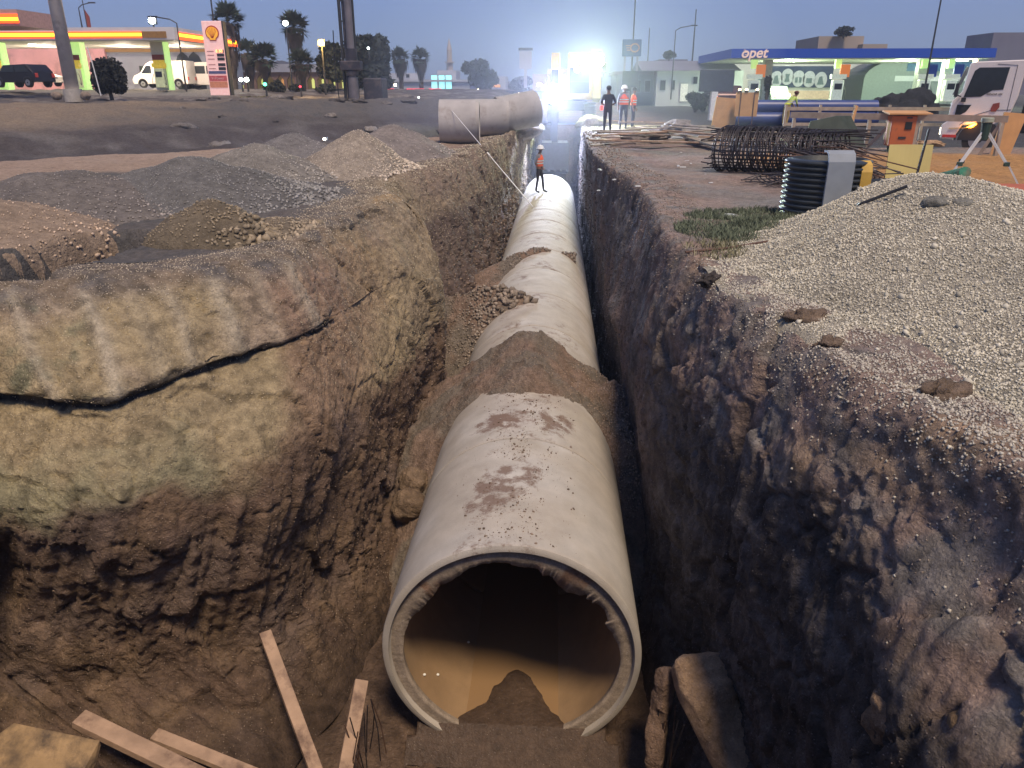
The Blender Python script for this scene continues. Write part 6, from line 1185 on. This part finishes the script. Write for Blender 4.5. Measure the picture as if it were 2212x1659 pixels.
# shop wall with the banner
SY = 90.0; O = Vector((pX(1590, 215, SY), SY, gr)); SH = empty('shop_building', O, 0, 'pale shop building with the dark round picture banner', 'building'); x0, x1 = pX(1560, 215, SY), pX(1860, 215, SY)
sb('wall', x0, x1, SY, SY + 8, gr - .2, pZ(1700, 118, SY), mat('pale_wall', (.50, .49, .47), .8, var=.06, scale=.5), SH)
bn = sb('banner', pX(1634, 165, SY), pX(1798, 165, SY), SY - .12, SY - .003, pZ(1700, 189, SY), pZ(1700, 143, SY), mat('navy_banner', (.02, .035, .09), .6), SH); DSC = mat('banner_disc', (.42, .46, .50), .6); PIC = mat('banner_picture', (.10, .15, .17), .6)
for k, (px, py) in enumerate([(1643, 172), (1676, 171), (1700, 166), (1724, 170), (1747, 171), (1772, 173)]):
    x, z_ = pX(px, py, SY) - O.x, pZ(px, py, SY) - O.z; d_ = MB().prism([(x + .66 * math.cos(6.283 * q / 28), z_ + .82 * math.sin(6.283 * q / 28)) for q in range(28)], -.16, -.123).build('picture_disc', DSC, bn)
    pr = [[(x - .3, z_ - .4), (x + .3, z_ - .4), (x + .3, z_ + .1), (x - .3, z_ + .1)], [(x - .35, z_ - .45), (x + .35, z_ - .45), (x + .1, z_ + .4), (x - .2, z_ + .3)], [(x - .28, z_ - .5), (x + .28, z_ - .5), (x + .16, z_ - .05), (x + .24, z_ + .3), (x - .24, z_ + .3), (x - .16, z_ - .05)], [(x - .34, z_ - .4), (x - .06, z_ - .4), (x - .08, z_ + .15), (x - .36, z_ + .12)]][k % 4]; MB().prism(pr, -.185, -.163).build('picture', PIC, d_)
    if k == 3: MB().prism([(x + .06, z_ - .4), (x + .34, z_ - .4), (x + .34, z_ + .12), (x + .06, z_ + .15)], -.185, -.163).build('picture', PIC, d_)
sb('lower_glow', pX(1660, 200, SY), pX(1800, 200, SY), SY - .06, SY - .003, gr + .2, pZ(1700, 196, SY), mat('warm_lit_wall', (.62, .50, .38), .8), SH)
# dark glass kiosk and tank at the right of it
O = Vector((pX(1900, 215, 84), 84, gr)); KI = empty('glass_hall', O, 0, 'dark glazed hall with arched front right of the shop', 'building'); x0, x1 = pX(1862, 200, 84), pX(2120, 200, 84)
pr = [(x0 - O.x, -.2), (x0 - O.x, 2.2)] + [(x0 - O.x + 4.5 * (1 - math.cos(a / 8 * 1.57)), 2.2 + 1.9 * math.sin(a / 8 * 1.57)) for a in range(1, 9)] + [(x1 - O.x, 4.1), (x1 - O.x, -.2)]; MB().prism(pr, 0, 9).build('hall', mat('slate_wall', (.10, .12, .13), .6), KI)
MB().box(((x0 + x1) / 2 - O.x + 1.5, -.05, 3.3), (x1 - x0 - 5, .08, .8)).build('glass_band', mat('blue_glass', (.03, .08, .16), .15), KI); MB().box(((x0 + x1) / 2 - O.x + 1, -.04, 2.2), (x1 - x0 - 4, .06, .5)).build('pale_band', WALLG, KI)
# roofs beyond
def block(px0, px1, ytop, ybot, Y, dep, m, label, name='building', wins=(), roof=None):
    x0, x1 = pX(px0, ybot, Y), pX(px1, ybot, Y); zb_, zt_ = pZ(px0, ybot, Y), pZ((px0 + px1) / 2, ytop, Y); e = empty(name, (x0, Y, zb_), 0, label, 'building'); MB().box(((x1 - x0) / 2, dep / 2, (zt_ - zb_) / 2 - .2), (x1 - x0, dep, zt_ - zb_ + .4)).build('wall', m, e)
    if roof: MB().box(((x1 - x0) / 2, dep / 2, zt_ - zb_ + .1), (x1 - x0 + .6, dep + .6, .3)).build('roof', roof, e)
    for (a, b, c, d, mm) in wins:
        w0, w1 = pX(a, (c + d) / 2, Y) - x0, pX(b, (c + d) / 2, Y) - x0; h0, h1 = pZ(a, d, Y) - zb_, pZ(a, c, Y) - zb_; f_ = MB().box(((w0 + w1) / 2, -.03, (h0 + h1) / 2), (w1 - w0, .08, h1 - h0)).build('window', WALLG, e); MB().box(((w0 + w1) / 2, -.085, (h0 + h1) / 2), ((w1 - w0) * .86, .02, (h1 - h0) * .86)).build('pane', mm, f_)
    return e
BEI = mat('beige_wall', (.36, .30, .24), .85, var=.06, scale=.3); SHED = mat('mauve_roof', (.15, .14, .18), .7, var=.1, scale=.5); OFFW = mat('offwhite_wall', (.42, .43, .46), .85, var=.08, scale=.4)
block(1765, 1862, 78, 112, 130, 12, BEI, 'beige rooftop block rising behind the blue canopy'); block(1862, 1915, 95, 112, 128, 12, BEI, 'low beige rooftop block beside the taller one')
SE = block(1415, 1600, 152, 224, 82, 10, OFFW, 'off white shed with small windows left of the blue station', wins=[(1450, 1458, 172, 195, GLASS), (1497, 1507, 165, 182, GLASS), (1468, 1486, 178, 222, WHT), (1395 + 30, 1438, 172, 196, GLASS)])
x0, x1 = pX(1385, 150, 82), pX(1600, 150, 82); O_ = SE.location; MB().prism([(-.6, pZ(1400, 153, 82) - O_.z), (5.2, pZ(1400, 128, 82) - O_.z), (10.6, pZ(1400, 150, 82) - O_.z)], x0 - O_.x, x1 - O_.x, 'x').build('roof', SHED, SE)
block(1330, 1420, 160, 226, 84, 9, mat('dim_wall', (.16, .18, .22), .85, var=.15, scale=.5), 'dim low building behind the sign pylon', wins=[(1348, 1362, 172, 198, GLASS), (1372, 1384, 172, 200, GLASS), (1392, 1405, 172, 200, GLASS)], roof=SHED)
block(1590, 1645, 140, 220, 95, 6, mat('tan_lit_wall', (.40, .33, .26), .85), 'tan wall section between billboard and blue station', wins=[(1596, 1612, 148, 155, BLKP)])
# sign pylon, billboard
e = empty('sign_pylon', (pX(1358, 235, 60), 60, 0), 0, 'blue sign pylon with a ringed emblem left of the sheds', 'sign'); zz0, zz1 = pZ(1358, 122, 60), pZ(1358, 85, 60); MB().box((0, 0, (zz0 + zz1) / 2), (1.35, .3, zz1 - zz0)).build('sign_box', mat('blue_sign', (.03, .09, .22), .5), e, bevel=.03); MB().bar((-.45, .1, 0), (-.45, .1, zz0), .14).bar((.45, .1, 0), (.45, .1, zz0), .14).build('post', WALLG, e)
mb = MB(); mb.tube([(.2 + .3 * math.cos(6.283 * q / 20), -.17, (zz0 + zz1) / 2 + .26 * math.sin(6.283 * q / 20)) for q in range(21)], .05, 6); 
for k in range(3): mb.bar((-.45 + .05 * k, -.17, (zz0 + zz1) / 2 + .15 - .15 * k), (-.12, -.17, (zz0 + zz1) / 2 + .15 - .15 * k), .05)
mb.build('emblem', mat('dull_orange', (.42, .24, .18), .5), e)
sc_ = MB().box((0, -.02, 2.3), (1.15, .05, 1.1)); sc_.build('dark_panel', GLASS, e)
e = empty('billboard', (pX(1538, 243, 46), 46, 0), .06, 'dark blank billboard on a single pale post', 'billboard'); b0, b1 = pZ(1545, 198, 46), pZ(1545, 150, 46); MB().box((.1, 0, (b0 + b1) / 2), (1.9, .22, b1 - b0)).build('screen', mat('dark_screen', (.045, .055, .08), .5), e, bevel=.03); MB().bar((0, .0, 0), (.03, .0, b0), .34, .34).build('post', WHT, e)
lit = mat('small_lamp_glow', (1, .9, .7), .4, emit=(1, .85, .6), estr=8)
# ================================================ TREES, PALMS, SHRUBS
LEAF = {}
def leafmat(n, c):
    if n not in LEAF: LEAF[n] = mat(n, c, .8, var=.35, scale=1.5)
    return LEAF[n]
def blob_tree(name, px, pbot, Y, ptop, wpx, label, col=(.035, .05, .03), seed=1, trunk=.25, n=3200, cat='tree', group=None, lobes=9, leaf=.24, lean=0):
    rs = np.random.RandomState(seed); base = aY(px, pbot, Y); top = pZ(px, ptop, Y); H = top - base[2]; Wd = wpx / 1640 * Y; cz = H * (1 + trunk) / 2; rz_ = H * (1 - trunk) / 2
    e = empty(name, tuple(base), 0, label, cat, group); L = []
    for k in range(lobes): a = rs.rand() * 6.28; q = rs.rand() ** .5; L.append((q * Wd * .30 * math.cos(a), q * Wd * .30 * math.sin(a), cz + rz_ * rs.uniform(-.62, .62), rs.uniform(.16, .30) * Wd, rs.uniform(.28, .48) * rz_))
    L = np.array(L); i = rs.randint(0, lobes, n); d = rs.normal(size=(n, 3)); d /= np.linalg.norm(d, axis=1)[:, None]; rad = rs.uniform(.45, 1.08, n) ** .6
    C = L[i, :3] + d * np.stack([L[i, 3], L[i, 3], L[i, 4]], -1) * rad[:, None]; s = leaf * rs.uniform(.5, 1.3, n); u = rs.normal(size=(n, 3)); u /= np.linalg.norm(u, axis=1)[:, None]; v = np.cross(u, rs.normal(size=(n, 3))); v /= np.linalg.norm(v, axis=1)[:, None]
    V = np.stack([C - u * s[:, None], C + v * s[:, None] * .5, C + u * s[:, None], C - v * s[:, None] * .5], 1).reshape(-1, 3); F = np.arange(4 * n).reshape(n, 4)
    link('crown', np_mesh('crown', V, F), leafmat('leaf_%02d%02d%02d' % tuple(int(100 * c) for c in col), col), e)
    mb = MB(); tr = max(.12, Wd * .035); mb.tube([(0, 0, -.2), (rs.uniform(-.1, .1), 0, H * .4), (0, 0, H * .7)], tr, 8, r2=tr * .3)
    for k in range(5): q = L[k % lobes]; mb.tube([(0, 0, H * (.3 + .05 * k)), (q[0] * .5, q[1] * .5, (H * .4 + q[2]) / 2), (q[0], q[1], q[2])], tr * .45, 6, r2=tr * .12)
    mb.build('trunk', mat('bark', (.07, .055, .045), .9) if 'bark' not in bpy.data.materials else bpy.data.materials['bark'], e); return e
def palm(px, pbot, Y, ptop, wpx, label, seed, skirt=.35, group='fan palms beyond the left bank', dark=1.):
    rs = np.random.RandomState(seed); base = aY(px, pbot, Y); top = pZ(px, ptop, Y); H = top - base[2]; R_ = wpx / 2 / 1640 * Y * 1.3; e = empty('palm_tree', tuple(base), 0, label, 'palm tree', group)
    hc_ = H - R_ * .75; MB().tube([(0, 0, -.2), (.05, 0, hc_ * .5), (0, 0, hc_)], .27, 10, r2=.20).build('trunk', bpy.data.materials['bark'] if 'bark' in bpy.data.materials else mat('bark', (.07, .055, .045), .9), e)
    def fans(n, e0, e1, rr, r0, col, name):
        V = []; F = []; 
        for k in range(n):
            az, el = rs.rand() * 6.28, math.radians(rs.uniform(e0, e1)); d = np.array([math.cos(az) * math.cos(el), math.sin(az) * math.cos(el), math.sin(el)]); ln = rr * rs.uniform(.75, 1.08); c = np.array([0, 0, hc_]) + d * ln * .45; sd = np.cross(d, [0, 0, 1.]); sd /= np.linalg.norm(sd) + 1e-6; u = np.cross(sd, d)
            for j in range(9):
                a = math.radians(-75 + 150 * j / 8 + rs.uniform(-5, 5)); t = c + (d * math.cos(a) + sd * math.sin(a)) * ln * .55 * (.8 + .3 * rs.rand()) + np.array([0, 0, -ln * .12 * rs.rand() - (.10 * ln if abs(a) > .8 else 0)]); w2 = sd * math.cos(a) - d * math.sin(a); o = len(V); V += [c, c + (t - c) * .55 + w2 * ln * .055, t, c + (t - c) * .55 - w2 * ln * .055]; F.append((o, o + 1, o + 2, o + 3))
            o = len(V); b_ = np.array([0, 0, hc_]); V += [b_ - sd * .03, b_ + sd * .03, c + sd * .02, c - sd * .02]; F.append((o, o + 1, o + 2, o + 3))
        link(name, np_mesh(name, np.array(V), np.array(F)), leafmat(name + '_leaf', col), e)
    fans(60, -25, 85, R_ * 1.02, 0, (.035, .055, .035), 'crown')
    if skirt: 
        V = []; F = []; n = int(240 * skirt / .35); SL = H * skirt
        for k in range(n): t = rs.rand(); z_ = hc_ - SL * t; r = R_ * .5 * (1 - t) ** .9 + .25; az = rs.rand() * 6.28; c = np.array([r * math.cos(az) * rs.uniform(.5, 1), r * math.sin(az) * rs.uniform(.5, 1), z_]); w_ = np.array([-math.sin(az), math.cos(az), 0]) * rs.uniform(.08, .25); o = len(V); V += [c - w_, c + w_, c + np.array([math.cos(az) * .1, math.sin(az) * .1, -rs.uniform(.5, 1.1)])]; F.append((o, o + 1, o + 2, o + 2))
        link('dead_frond_skirt', np_mesh('skirt', np.array(V), np.array(F)[:, :3]), leafmat('dead_frond', (.085, .062, .05)), e)
    return e
palm(510, 200, 78, 9, 66, 'tallest fan palm with a thick brown skirt, right of the price sign', 1, .55); palm(545, 198, 84, 85, 50, 'fan palm crowded behind the tallest one', 2, .4)
palm(575, 198, 76, 92, 62, 'fan palm with a swollen lower trunk beside the tallest one', 3, .25); palm(648, 205, 80, 26, 56, 'slender fan palm against the sky under the white floodlight', 4, .30)
palm(656, 205, 72, 108, 54, 'short fan palm standing in front of the slender one', 5, .15); palm(868, 216, 90, 104, 40, 'left one of two fan palms by the red fence', 6, .25); palm(911, 216, 92, 104, 40, 'right one of two fan palms by the red fence', 7, .25)
blob_tree('shrub', 242, 212, 46, 118, 84, 'big round dark shrub in front of the left filling station', (.018, .02, .016), 11, .02, 5200, 'shrub', lobes=14, leaf=.13)
blob_tree('drooping_tree', 722, 208, 74, 82, 64, 'drooping dark tree under the yellow street lamp', (.045, .05, .022), 12, .2, 2600); blob_tree('broad_tree', 800, 210, 82, 66, 108, 'broad dark tree mass right of the drill mast', (.022, .034, .032), 13, .05, 7500, lobes=16, leaf=.3)
blob_tree('broad_tree', 1038, 208, 105, 126, 84, 'dark bushy tree right of the minaret', (.022, .032, .032), 14, .05, 3600, lobes=12, leaf=.32); blob_tree('small_tree', 1122, 205, 110, 160, 62, 'low rounded dark tree before the lit far shops', (.02, .03, .03), 15, .05, 2000, leaf=.3)
blob_tree('small_tree', 1502, 236, 58, 192, 46, 'dark spiky bush beside the car with red lights', (.02, .028, .028), 16, .0, 1500, 'bush', leaf=.2); blob_tree('rooftop_tree', 1822, 80, 128, 58, 52, 'dark tree crown on the beige rooftop block', (.02, .03, .03), 17, .1, 900, leaf=.3)
blob_tree('small_tree', 1445, 130, 96, 112, 30, 'small palm like crown showing above the shed roof', (.02, .03, .03), 18, .1, 500, leaf=.3); blob_tree('cypress', 1655, 215, 64, 158, 14, 'thin dark cypress before the first blue station column', (.015, .02, .018), 19, .0, 700, 'cypress', lobes=8, leaf=.14)
for k, (px, w_, pt) in enumerate([(590, 60, 178), (640, 40, 182), (705, 50, 180), (600, 30, 172)]): blob_tree('roadside_bush', px, 200, 70, pt, w_, ['widest low bush before the arcade', 'small low bush before the arcade, under the short palm', 'low bush under the drooping tree', 'taller small bush among the low ones before the arcade'][k], (.025, .03, .022), 30 + k, .0, 700, 'bush', leaf=.16)
blob_tree('dry_weed_strip', 560, 222, 60, 208, 90, 'strip of lit weeds right of the price sign foot', (.16, .15, .06), 40, .0, 1800, 'weeds', leaf=.12)
# ================================================ ARCADE, HALLS, MINARET, FENCE
AY_ = 96.; ga = pZ(600, 200, AY_); x0, x1 = pX(468, 200, AY_), pX(752, 200, AY_); e = empty('arcade_building', (x0, AY_, ga), 0, 'long low arcade with pointed arches lit yellow from inside', 'building'); Wt = x1 - x0; Ht = pZ(600, 156, AY_) - ga
ARW = mat('arcade_wall', (.20, .12, .09), .85, var=.1); GLY = mat('yellow_lit_room', (.8, .75, .3), .7, emit=(.75, .78, .22), estr=.75); GLO = mat('orange_lit_room', (.8, .4, .15), .7, emit=(.85, .40, .12), estr=.5)
MB().box((Wt / 2, 3.2, Ht / 2), (Wt, 4, Ht)).build('back_wall', mat('arcade_back', (.30, .24, .15), .8, emit=(.45, .30, .10), estr=.12), e); MB().box((Wt / 2, 2.5, Ht + .45), (Wt + .5, 6, .9)).build('roof', WALLG, e); nA = 13; sp = Wt / nA
for k in range(nA):
    xa_, xb_ = k * sp, (k + 1) * sp; h1_, h2_ = Ht * .62, Ht * .86; q = sp * .24
    MB().prism([(xa_, 0), (xa_ + q * .6, 0), (xa_ + q * .6, h1_), (xa_ + sp / 2, h2_), (xb_ - q * .6, h1_), (xb_ - q * .6, 0), (xb_, 0), (xb_, Ht), (xa_, Ht)], -.25, .12).build('arch', ARW, e)
    if k in (1, 2, 3, 4, 6, 9, 10, 11, 12): MB().prism([(xa_ + q * 1.1, .5), (xb_ - q * 1.1, .5), (xb_ - q * 1.1, h1_), (xa_ + sp / 2, h2_ * .93), (xa_ + q * 1.1, h1_)], 1.05, 1.16).build('lit_window', GLO if k in (6,) else GLY, e)
def lamp_ball(px, py, Y, r, m, label, nm='lamp', pole=None, pbot=200, group=None, energy=0, col=(1, 1, 1)):
    p = aY(px, py, Y); zb_ = pZ(px, pbot, Y); e = empty(nm, (p[0], p[1], zb_), 0, label, 'lamp', group); h = p[2] - zb_; r *= .75
    MB().tube([(0, .1, 0), (0, .1, h)], .09, 8, r2=.05).build('post', STEEL, e); MB().box((0, .04, h), (r * 2.3, .16, r * 2.1)).build('housing', STEEL, e); MB().prism([(r * math.cos(6.283 * q / 8 + .39), h + r * .9 * math.sin(6.283 * q / 8 + .39)) for q in range(8)], -.10, -.045).build('lens', m, e)
    if energy: lamp_light(nm + '_light', (p[0], p[1] - .5, p[2] - .1), energy, col, .2)
FLW = mat('floodlight_glow', (.95, 1, .95), .3, emit=(.85, 1, .90), estr=40); FLY = mat('sodium_glow', (1, .8, .3), .3, emit=(1, .66, .12), estr=22)
lamp_ball(329, 44, 72, .42, FLW, 'white floodlight above the left filling station roof', 'floodlight', pbot=60); lamp_ball(617, 50, 78, .33, FLW, 'white floodlight left of the slender palm crown', 'floodlight', pbot=200); lamp_ball(694, 92, 62, .30, FLY, 'glowing yellow street lamp in front of the drooping tree', 'street_lamp', pbot=205, energy=900, col=(1, .6, .15))
for k, (px, py, Y, r, m_, lb_) in enumerate([(796, 104, 70, .11, FLW, 'tiny white lamp shining in the broad dark tree'), (521, 172, 68, .20, FLW, 'left white lamp among the palm trunks'), (533, 172, 68, .26, FLW, 'bigger right white lamp among the palm trunks'), (573, 182, 60, .18, mat('green_glow', (.1, 1, .5), .3, emit=(.1, 1, .45), estr=5), 'green traffic light beside the palm trunks'), (649, 187, 62, .10, TAIL, 'small red signal light before the arcade'), (1033, 210 - 17, 100, .10, lit, 'small lamp on the low white hall roof edge'), (1121, 202, 78, .14, lit, 'warm lamp by the far shops'), (1140, 208, 74, .10, lit, 'small warm lamp nearest the tilted concrete pipe'), (905 + 0, 209 + 2, 60, .07, FLW, 'tiny white light at the foot of the red fence'), (702, 302 - 2, 25, .06, lit, 'small lamp lying on the dark strip behind the gravel heaps')]):
    lamp_ball(px, py, Y, r, m_, lb_, 'small_lamp', pbot=py + (26 if k < 8 else 4))
hy = 118.; H1 = block(828, 1015, 176, 205, hy, 12, mat('white_hall', (.40, .41, .44), .85, var=.08, scale=.3), 'low white hall with a bright teal window behind the red fence', wins=[(851, 857, 180, 187, lit), (866, 869, 180, 187, lit)], roof=OFFW)
TEA = mat('teal_lit_glass', (.4, .9, .9), .3, emit=(.25, .62, .62), estr=1.1)
for k, px in enumerate((932, 948, 963)): x = pX(px, 185, hy) - H1.location.x; f_ = MB().box((x + .45, -.03, (pZ(px, 182, hy) - H1.location.z)), (1.0, .1, 2.6)).build('window', WALLG, H1); MB().box((x + .45, -.10, (pZ(px, 182, hy) - H1.location.z)), (.85, .04, 2.4)).build('pane', TEA, f_)
block(945, 985, 152, 176, 130, 6, OFFW, 'roof kiosk standing under the minaret'); block(835, 905, 158, 176, 128, 6, OFFW, 'pale upper storey behind the two palms', wins=[(877, 885, 160, 168, GLASS)])
mp = aY(973, 200, 320); e = empty('minaret', tuple(mp), 0, 'thin pale minaret rising from the far skyline', 'minaret'); MN = mat('minaret_stone', (.42, .36, .30), .8); hh = pZ(973, 82, 320) - mp[2]
MB().tube([(0, 0, 0), (0, 0, hh * .55)], 1.5, 14, r2=1.25).build('shaft', MN, e); MB().cyl((0, 0, hh * .55), (0, 0, hh * .57), 1.9, 14).build('balcony', MN, e); MB().tube([(0, 0, hh * .57), (0, 0, hh * .78)], 1.1, 14, r2=1.0).build('upper_shaft', MN, e); MB().cyl((0, 0, hh * .78), (0, 0, hh), 1.1, 14, r2=.05).build('spire', MN, e)
# fence
RF = mat('red_fence_sheet', (.10, .025, .035), .7, var=.1); fx0, fx1 = pX(822, 212, 84), pX(992, 212, 84); zf0, zf1 = pZ(900, 215, 84), pZ(900, 192, 84); e = empty('site_fence', (fx0, 84, zf0), 0, 'dark red sheet fence with a glowing red top left of the white hall', 'fence'); n = 16
for k in range(n): MB().box((fx0 * 0 + (fx1 - fx0) * (k + .5) / n, .03 * (k % 2), (zf1 - zf0) / 2), ((fx1 - fx0) / n - .02, .05, zf1 - zf0)).build('panel', RF, e)
REDGL = mat('red_sign_glow', (.8, .1, .12), .5, emit=(1, .06, .10), estr=.55); 
for a, b in ((.02, .18), (.34, .56), (.62, .78)): MB().box(((fx1 - fx0) * (a + b) / 2, -.06, (zf1 - zf0) * .90), ((fx1 - fx0) * (b - a), .05, .3)).build('lit_sign', REDGL, e)
gx1 = pX(1185, 212, 84); e = empty('site_fence', (fx1, 84, zf0), 0, 'dark blue grey sheet fence running right from the red one', 'fence')
for k in range(16): MB().box(((gx1 - fx1) * (k + .5) / 16, .03 * (k % 2), (zf1 - zf0) * .42), ((gx1 - fx1) / 16 - .02, .05, (zf1 - zf0) * .84)).build('panel', mat('slate_sheet', (.05, .055, .075), .7) if k == 0 else bpy.data.materials['slate_sheet'], e)
# far shops at the centre
block(1062, 1092, 165, 190, 125, 6, OFFW, 'small pale house with an orange lit ground floor', wins=[(1064, 1082, 182, 189, GLO)]); block(1150, 1186, 160, 196, 110, 6, mat('rose_wall', (.36, .24, .22), .8), 'rose walled shop with bright windows left of the blazing lamp', wins=[(1160, 1170, 180, 186, FLW), (1174, 1184, 184, 192, FLW)])
e = empty('roadside_sign', tuple(aY(1135, 190, 100)), 0, 'pale sign on a post over the far shops', 'sign'); k_ = pZ(1135, 145, 100) - pZ(1135, 190, 100); MB().bar((0, 0, 0), (0, 0, k_), .35).build('post', OFFW, e); MB().box((0, 0, k_ + .8), (1.5, .2, 2.0)).build('board', OFFW, e); MB().box((0, 0, k_ + 2.0), (1.7, .3, .3)).build('cap', STEEL, e)
rock('hill', tuple(aY(640, 190, 420)), (38, 20, 12), (.05, .05, .055), None, seed=180)['kind'] = 'structure'; rock('hill', tuple(aY(560, 190, 500)), (80, 20, 9), (.05, .05, .055), None, seed=181)['kind'] = 'structure'
for k in range(7): px = (1080, 1190, 1230, 1420, 1545, 2120, -60)[k]; block(px, px + (40, 60, 70, 60, 40, 120, 120)[k], (176, 170, 166, 128, 124, 70, 140)[k], 200, (190, 200, 210, 150, 140, 160, 150)[k], 10, SHED, ['dim far house beside the small pale house', 'dim far house behind the rose walled shop', 'dim far house hidden behind the digger', 'tall dim building behind the sheds', 'dim block behind the shed end', 'dim high building behind the truck', 'dim building beyond the left frame edge'][k])
# thin street lamps and masts
def streetlamp(px, pbot, ptop, Y, arm, label, nm='street_lamp', r=.07):
    b_ = aY(px, pbot, Y); zt_ = pZ(px, ptop, Y) - b_[2]; e = empty(nm, tuple(b_), 0, label, 'street lamp' if arm else 'mast'); MB().tube([(0, 0, 0), (0, 0, zt_)], r, 8, r2=r * .6).build('post', STEEL, e)
    if arm: MB().tube([(0, 0, zt_), (arm * .3, 0, zt_ + .25), (arm, 0, zt_ + .42)], r * .6, 6).build('arm', STEEL, e); MB().box((arm * 1.1, 0, zt_ + .42), (.6, .2, .1)).build('lamp_head', STEEL, e)
streetlamp(403, 198, 50, 58, -1.5, 'thin unlit street lamp right of the white floodlight'); streetlamp(178, 62, 17, 75, 1.2, 'thin unlit street lamp above the left canopy roof')
streetlamp(1449, 215, 66, 78, 1.5, 'unlit curved street lamp behind the sheds'); streetlamp(1493, 160, 20, 95, 0, 'thin lattice mast rising behind the sheds', 'radio_mast', .10); streetlamp(1398, 150, 60, 90, .0, 'thin pole above the dim low building', 'radio_mast'); streetlamp(1990, 232, -40, 66, 0, 'very tall thin pole crossing the blue canopy', 'radio_mast', .09)
streetlamp(482, 205, -40, 57, 0, 'thin dark pole rising right behind the price sign', 'radio_mast', .08); streetlamp(1360, 235, -30, 62, 0, 'tall faint pole behind the blue sign pylon', 'radio_mast', .07)
p = aY(189, 62, 76); e = empty('flag', tuple(p), 0, 'small drooping dark red flag on a pole above the left canopy', 'flag'); MB().tube([(0, 0, -.5), (0, 0, 2.4)], .04, 6).build('pole', STEEL, e); MB().add([(0, 0, 1.7), (.0, 0, .2), (.32, .1, -.1), (.42, 0, 1.0)], [(0, 1, 2, 3)]).build('cloth', MAR, e)
# ================================================ DRILL MAST
p = gz(762, 262, -.2); D = empty('drill_rig', (p[0], p[1] + .6, -.3), 0, 'tall dark drilling rig mast with a long steel bar, standing on the left', 'drill rig'); DM = mat('rig_dark_paint', (.05, .045, .055), .55, .3, var=.3, scale=2, dirt=(.12, .09, .08), dscale=2, dthr=.55); KB = mat('kelly_bar_steel', (.20, .175, .175), .5, .4, var=.2, scale=2)
MB().box((-.10, .35, 6.4), (.60, .40, 11.2)).build('mast', DM, D, bevel=.03); MB().tube([(-.52, .2, .9), (-.55, .15, 12)], .10, 8).build('guide_cylinder', STEEL, D); MB().tube([(.28, .2, 1.4), (.30, .15, 12)], .06, 8).build('guide_cylinder', STEEL, D)
MB().cyl((.05, 0, .1), (.03, 0, 11), .22, 18).build('kelly_bar', KB, D); MB().cyl((.05, 0, .0), (.05, 0, 2.6), .30, 18).build('casing', KB, D); MB().box((.02, -.02, 3.25), (1.25, .75, .55)).build('rotary_head', DM, D, bevel=.05); MB().cyl((.04, 0, 2.7), (.04, 0, 4.2), .36, 16).build('drive_collar', DM, D)
mb = MB(); mb.box((.62, 0, 9.2), (.5, .4, .5)); mb.tube([(1.05 + .38 * math.cos(6.283 * q / 18), 0, 9.4 + .42 * math.sin(6.283 * q / 18)) for q in range(19)], .03, 6); mb.build('hose_reel', DM, D)
for k in range(9): MB().box((-.10, .12, 2.4 + 1.1 * k), (.66, .08, .09)).build('mast_rung', STEEL, D)
MB().tube([(-.95, 0, 5.2), (-1.0, 0, 3.2), (-.9, 0, 1.4), (-.55, -.1, .6)], .035, 6).build('hanging_hose', BLACKP, D); MB().box((.1, 3.2, .95), (2.4, 5.0, .7)).build('carrier', DM, D, bevel=.1); tr_ = MB()
for s in (-1.0, 1.2): MB().box((s, 3.2, .35), (.5, 5.2, .8)).build('track', STEEL, D, bevel=.12)
MB().box((.6, 3.6, 1.9), (1.2, 1.8, 1.4)).build('cab', DM, D, bevel=.08)
# white railing tube near the shrub, bin
p = aY(218, 207, 44); one(MB().tube([(0, 0, 0), (-.15, 0, 1.7), (-.28, 0, 2.5)], .03, 6), 'white_stick', mat('white_stick_paint', (.7, .7, .68), .5), 'thin white marker stick before the round shrub', 'marker', loc=tuple(p))
# ================================================ DUST ADDED ROUND THE DIGGER TO MAKE ITS LAMPS GLOW
dm_ = bpy.data.materials.new('dust_air'); dm_.use_nodes = True; nt = dm_.node_tree; nt.nodes.clear(); out = nt.nodes.new('ShaderNodeOutputMaterial'); v = nt.nodes.new('ShaderNodeVolumePrincipled'); v.inputs['Color'].default_value = (.82, .84, 1., 1); v.inputs['Density'].default_value = .0075; v.inputs['Anisotropy'].default_value = .35
nt.links.new(v.outputs[0], out.inputs['Volume']); dc = MB().ell((0, 0, 0), (9, 8, 6.5), 32, 20).build('dust_cloud', dm_); dc.location = (.6, 35.5, 1.8); dc['kind'] = 'stuff'
# ================================================ HAZE
HZ = True
if HZ:
    hm = bpy.data.materials.new('haze'); hm.use_nodes = True; nt = hm.node_tree; nt.nodes.clear(); out = nt.nodes.new('ShaderNodeOutputMaterial'); v = nt.nodes.new('ShaderNodeVolumePrincipled'); v.inputs['Color'].default_value = (.80, .85, 1., 1); v.inputs['Density'].default_value = .0009; v.inputs['Anisotropy'].default_value = .25
    nt.links.new(v.outputs[0], out.inputs['Volume']); h = MB().box((0, 140, 25), (1000, 920, 66)).build('haze', hm); h['kind'] = 'stuff'
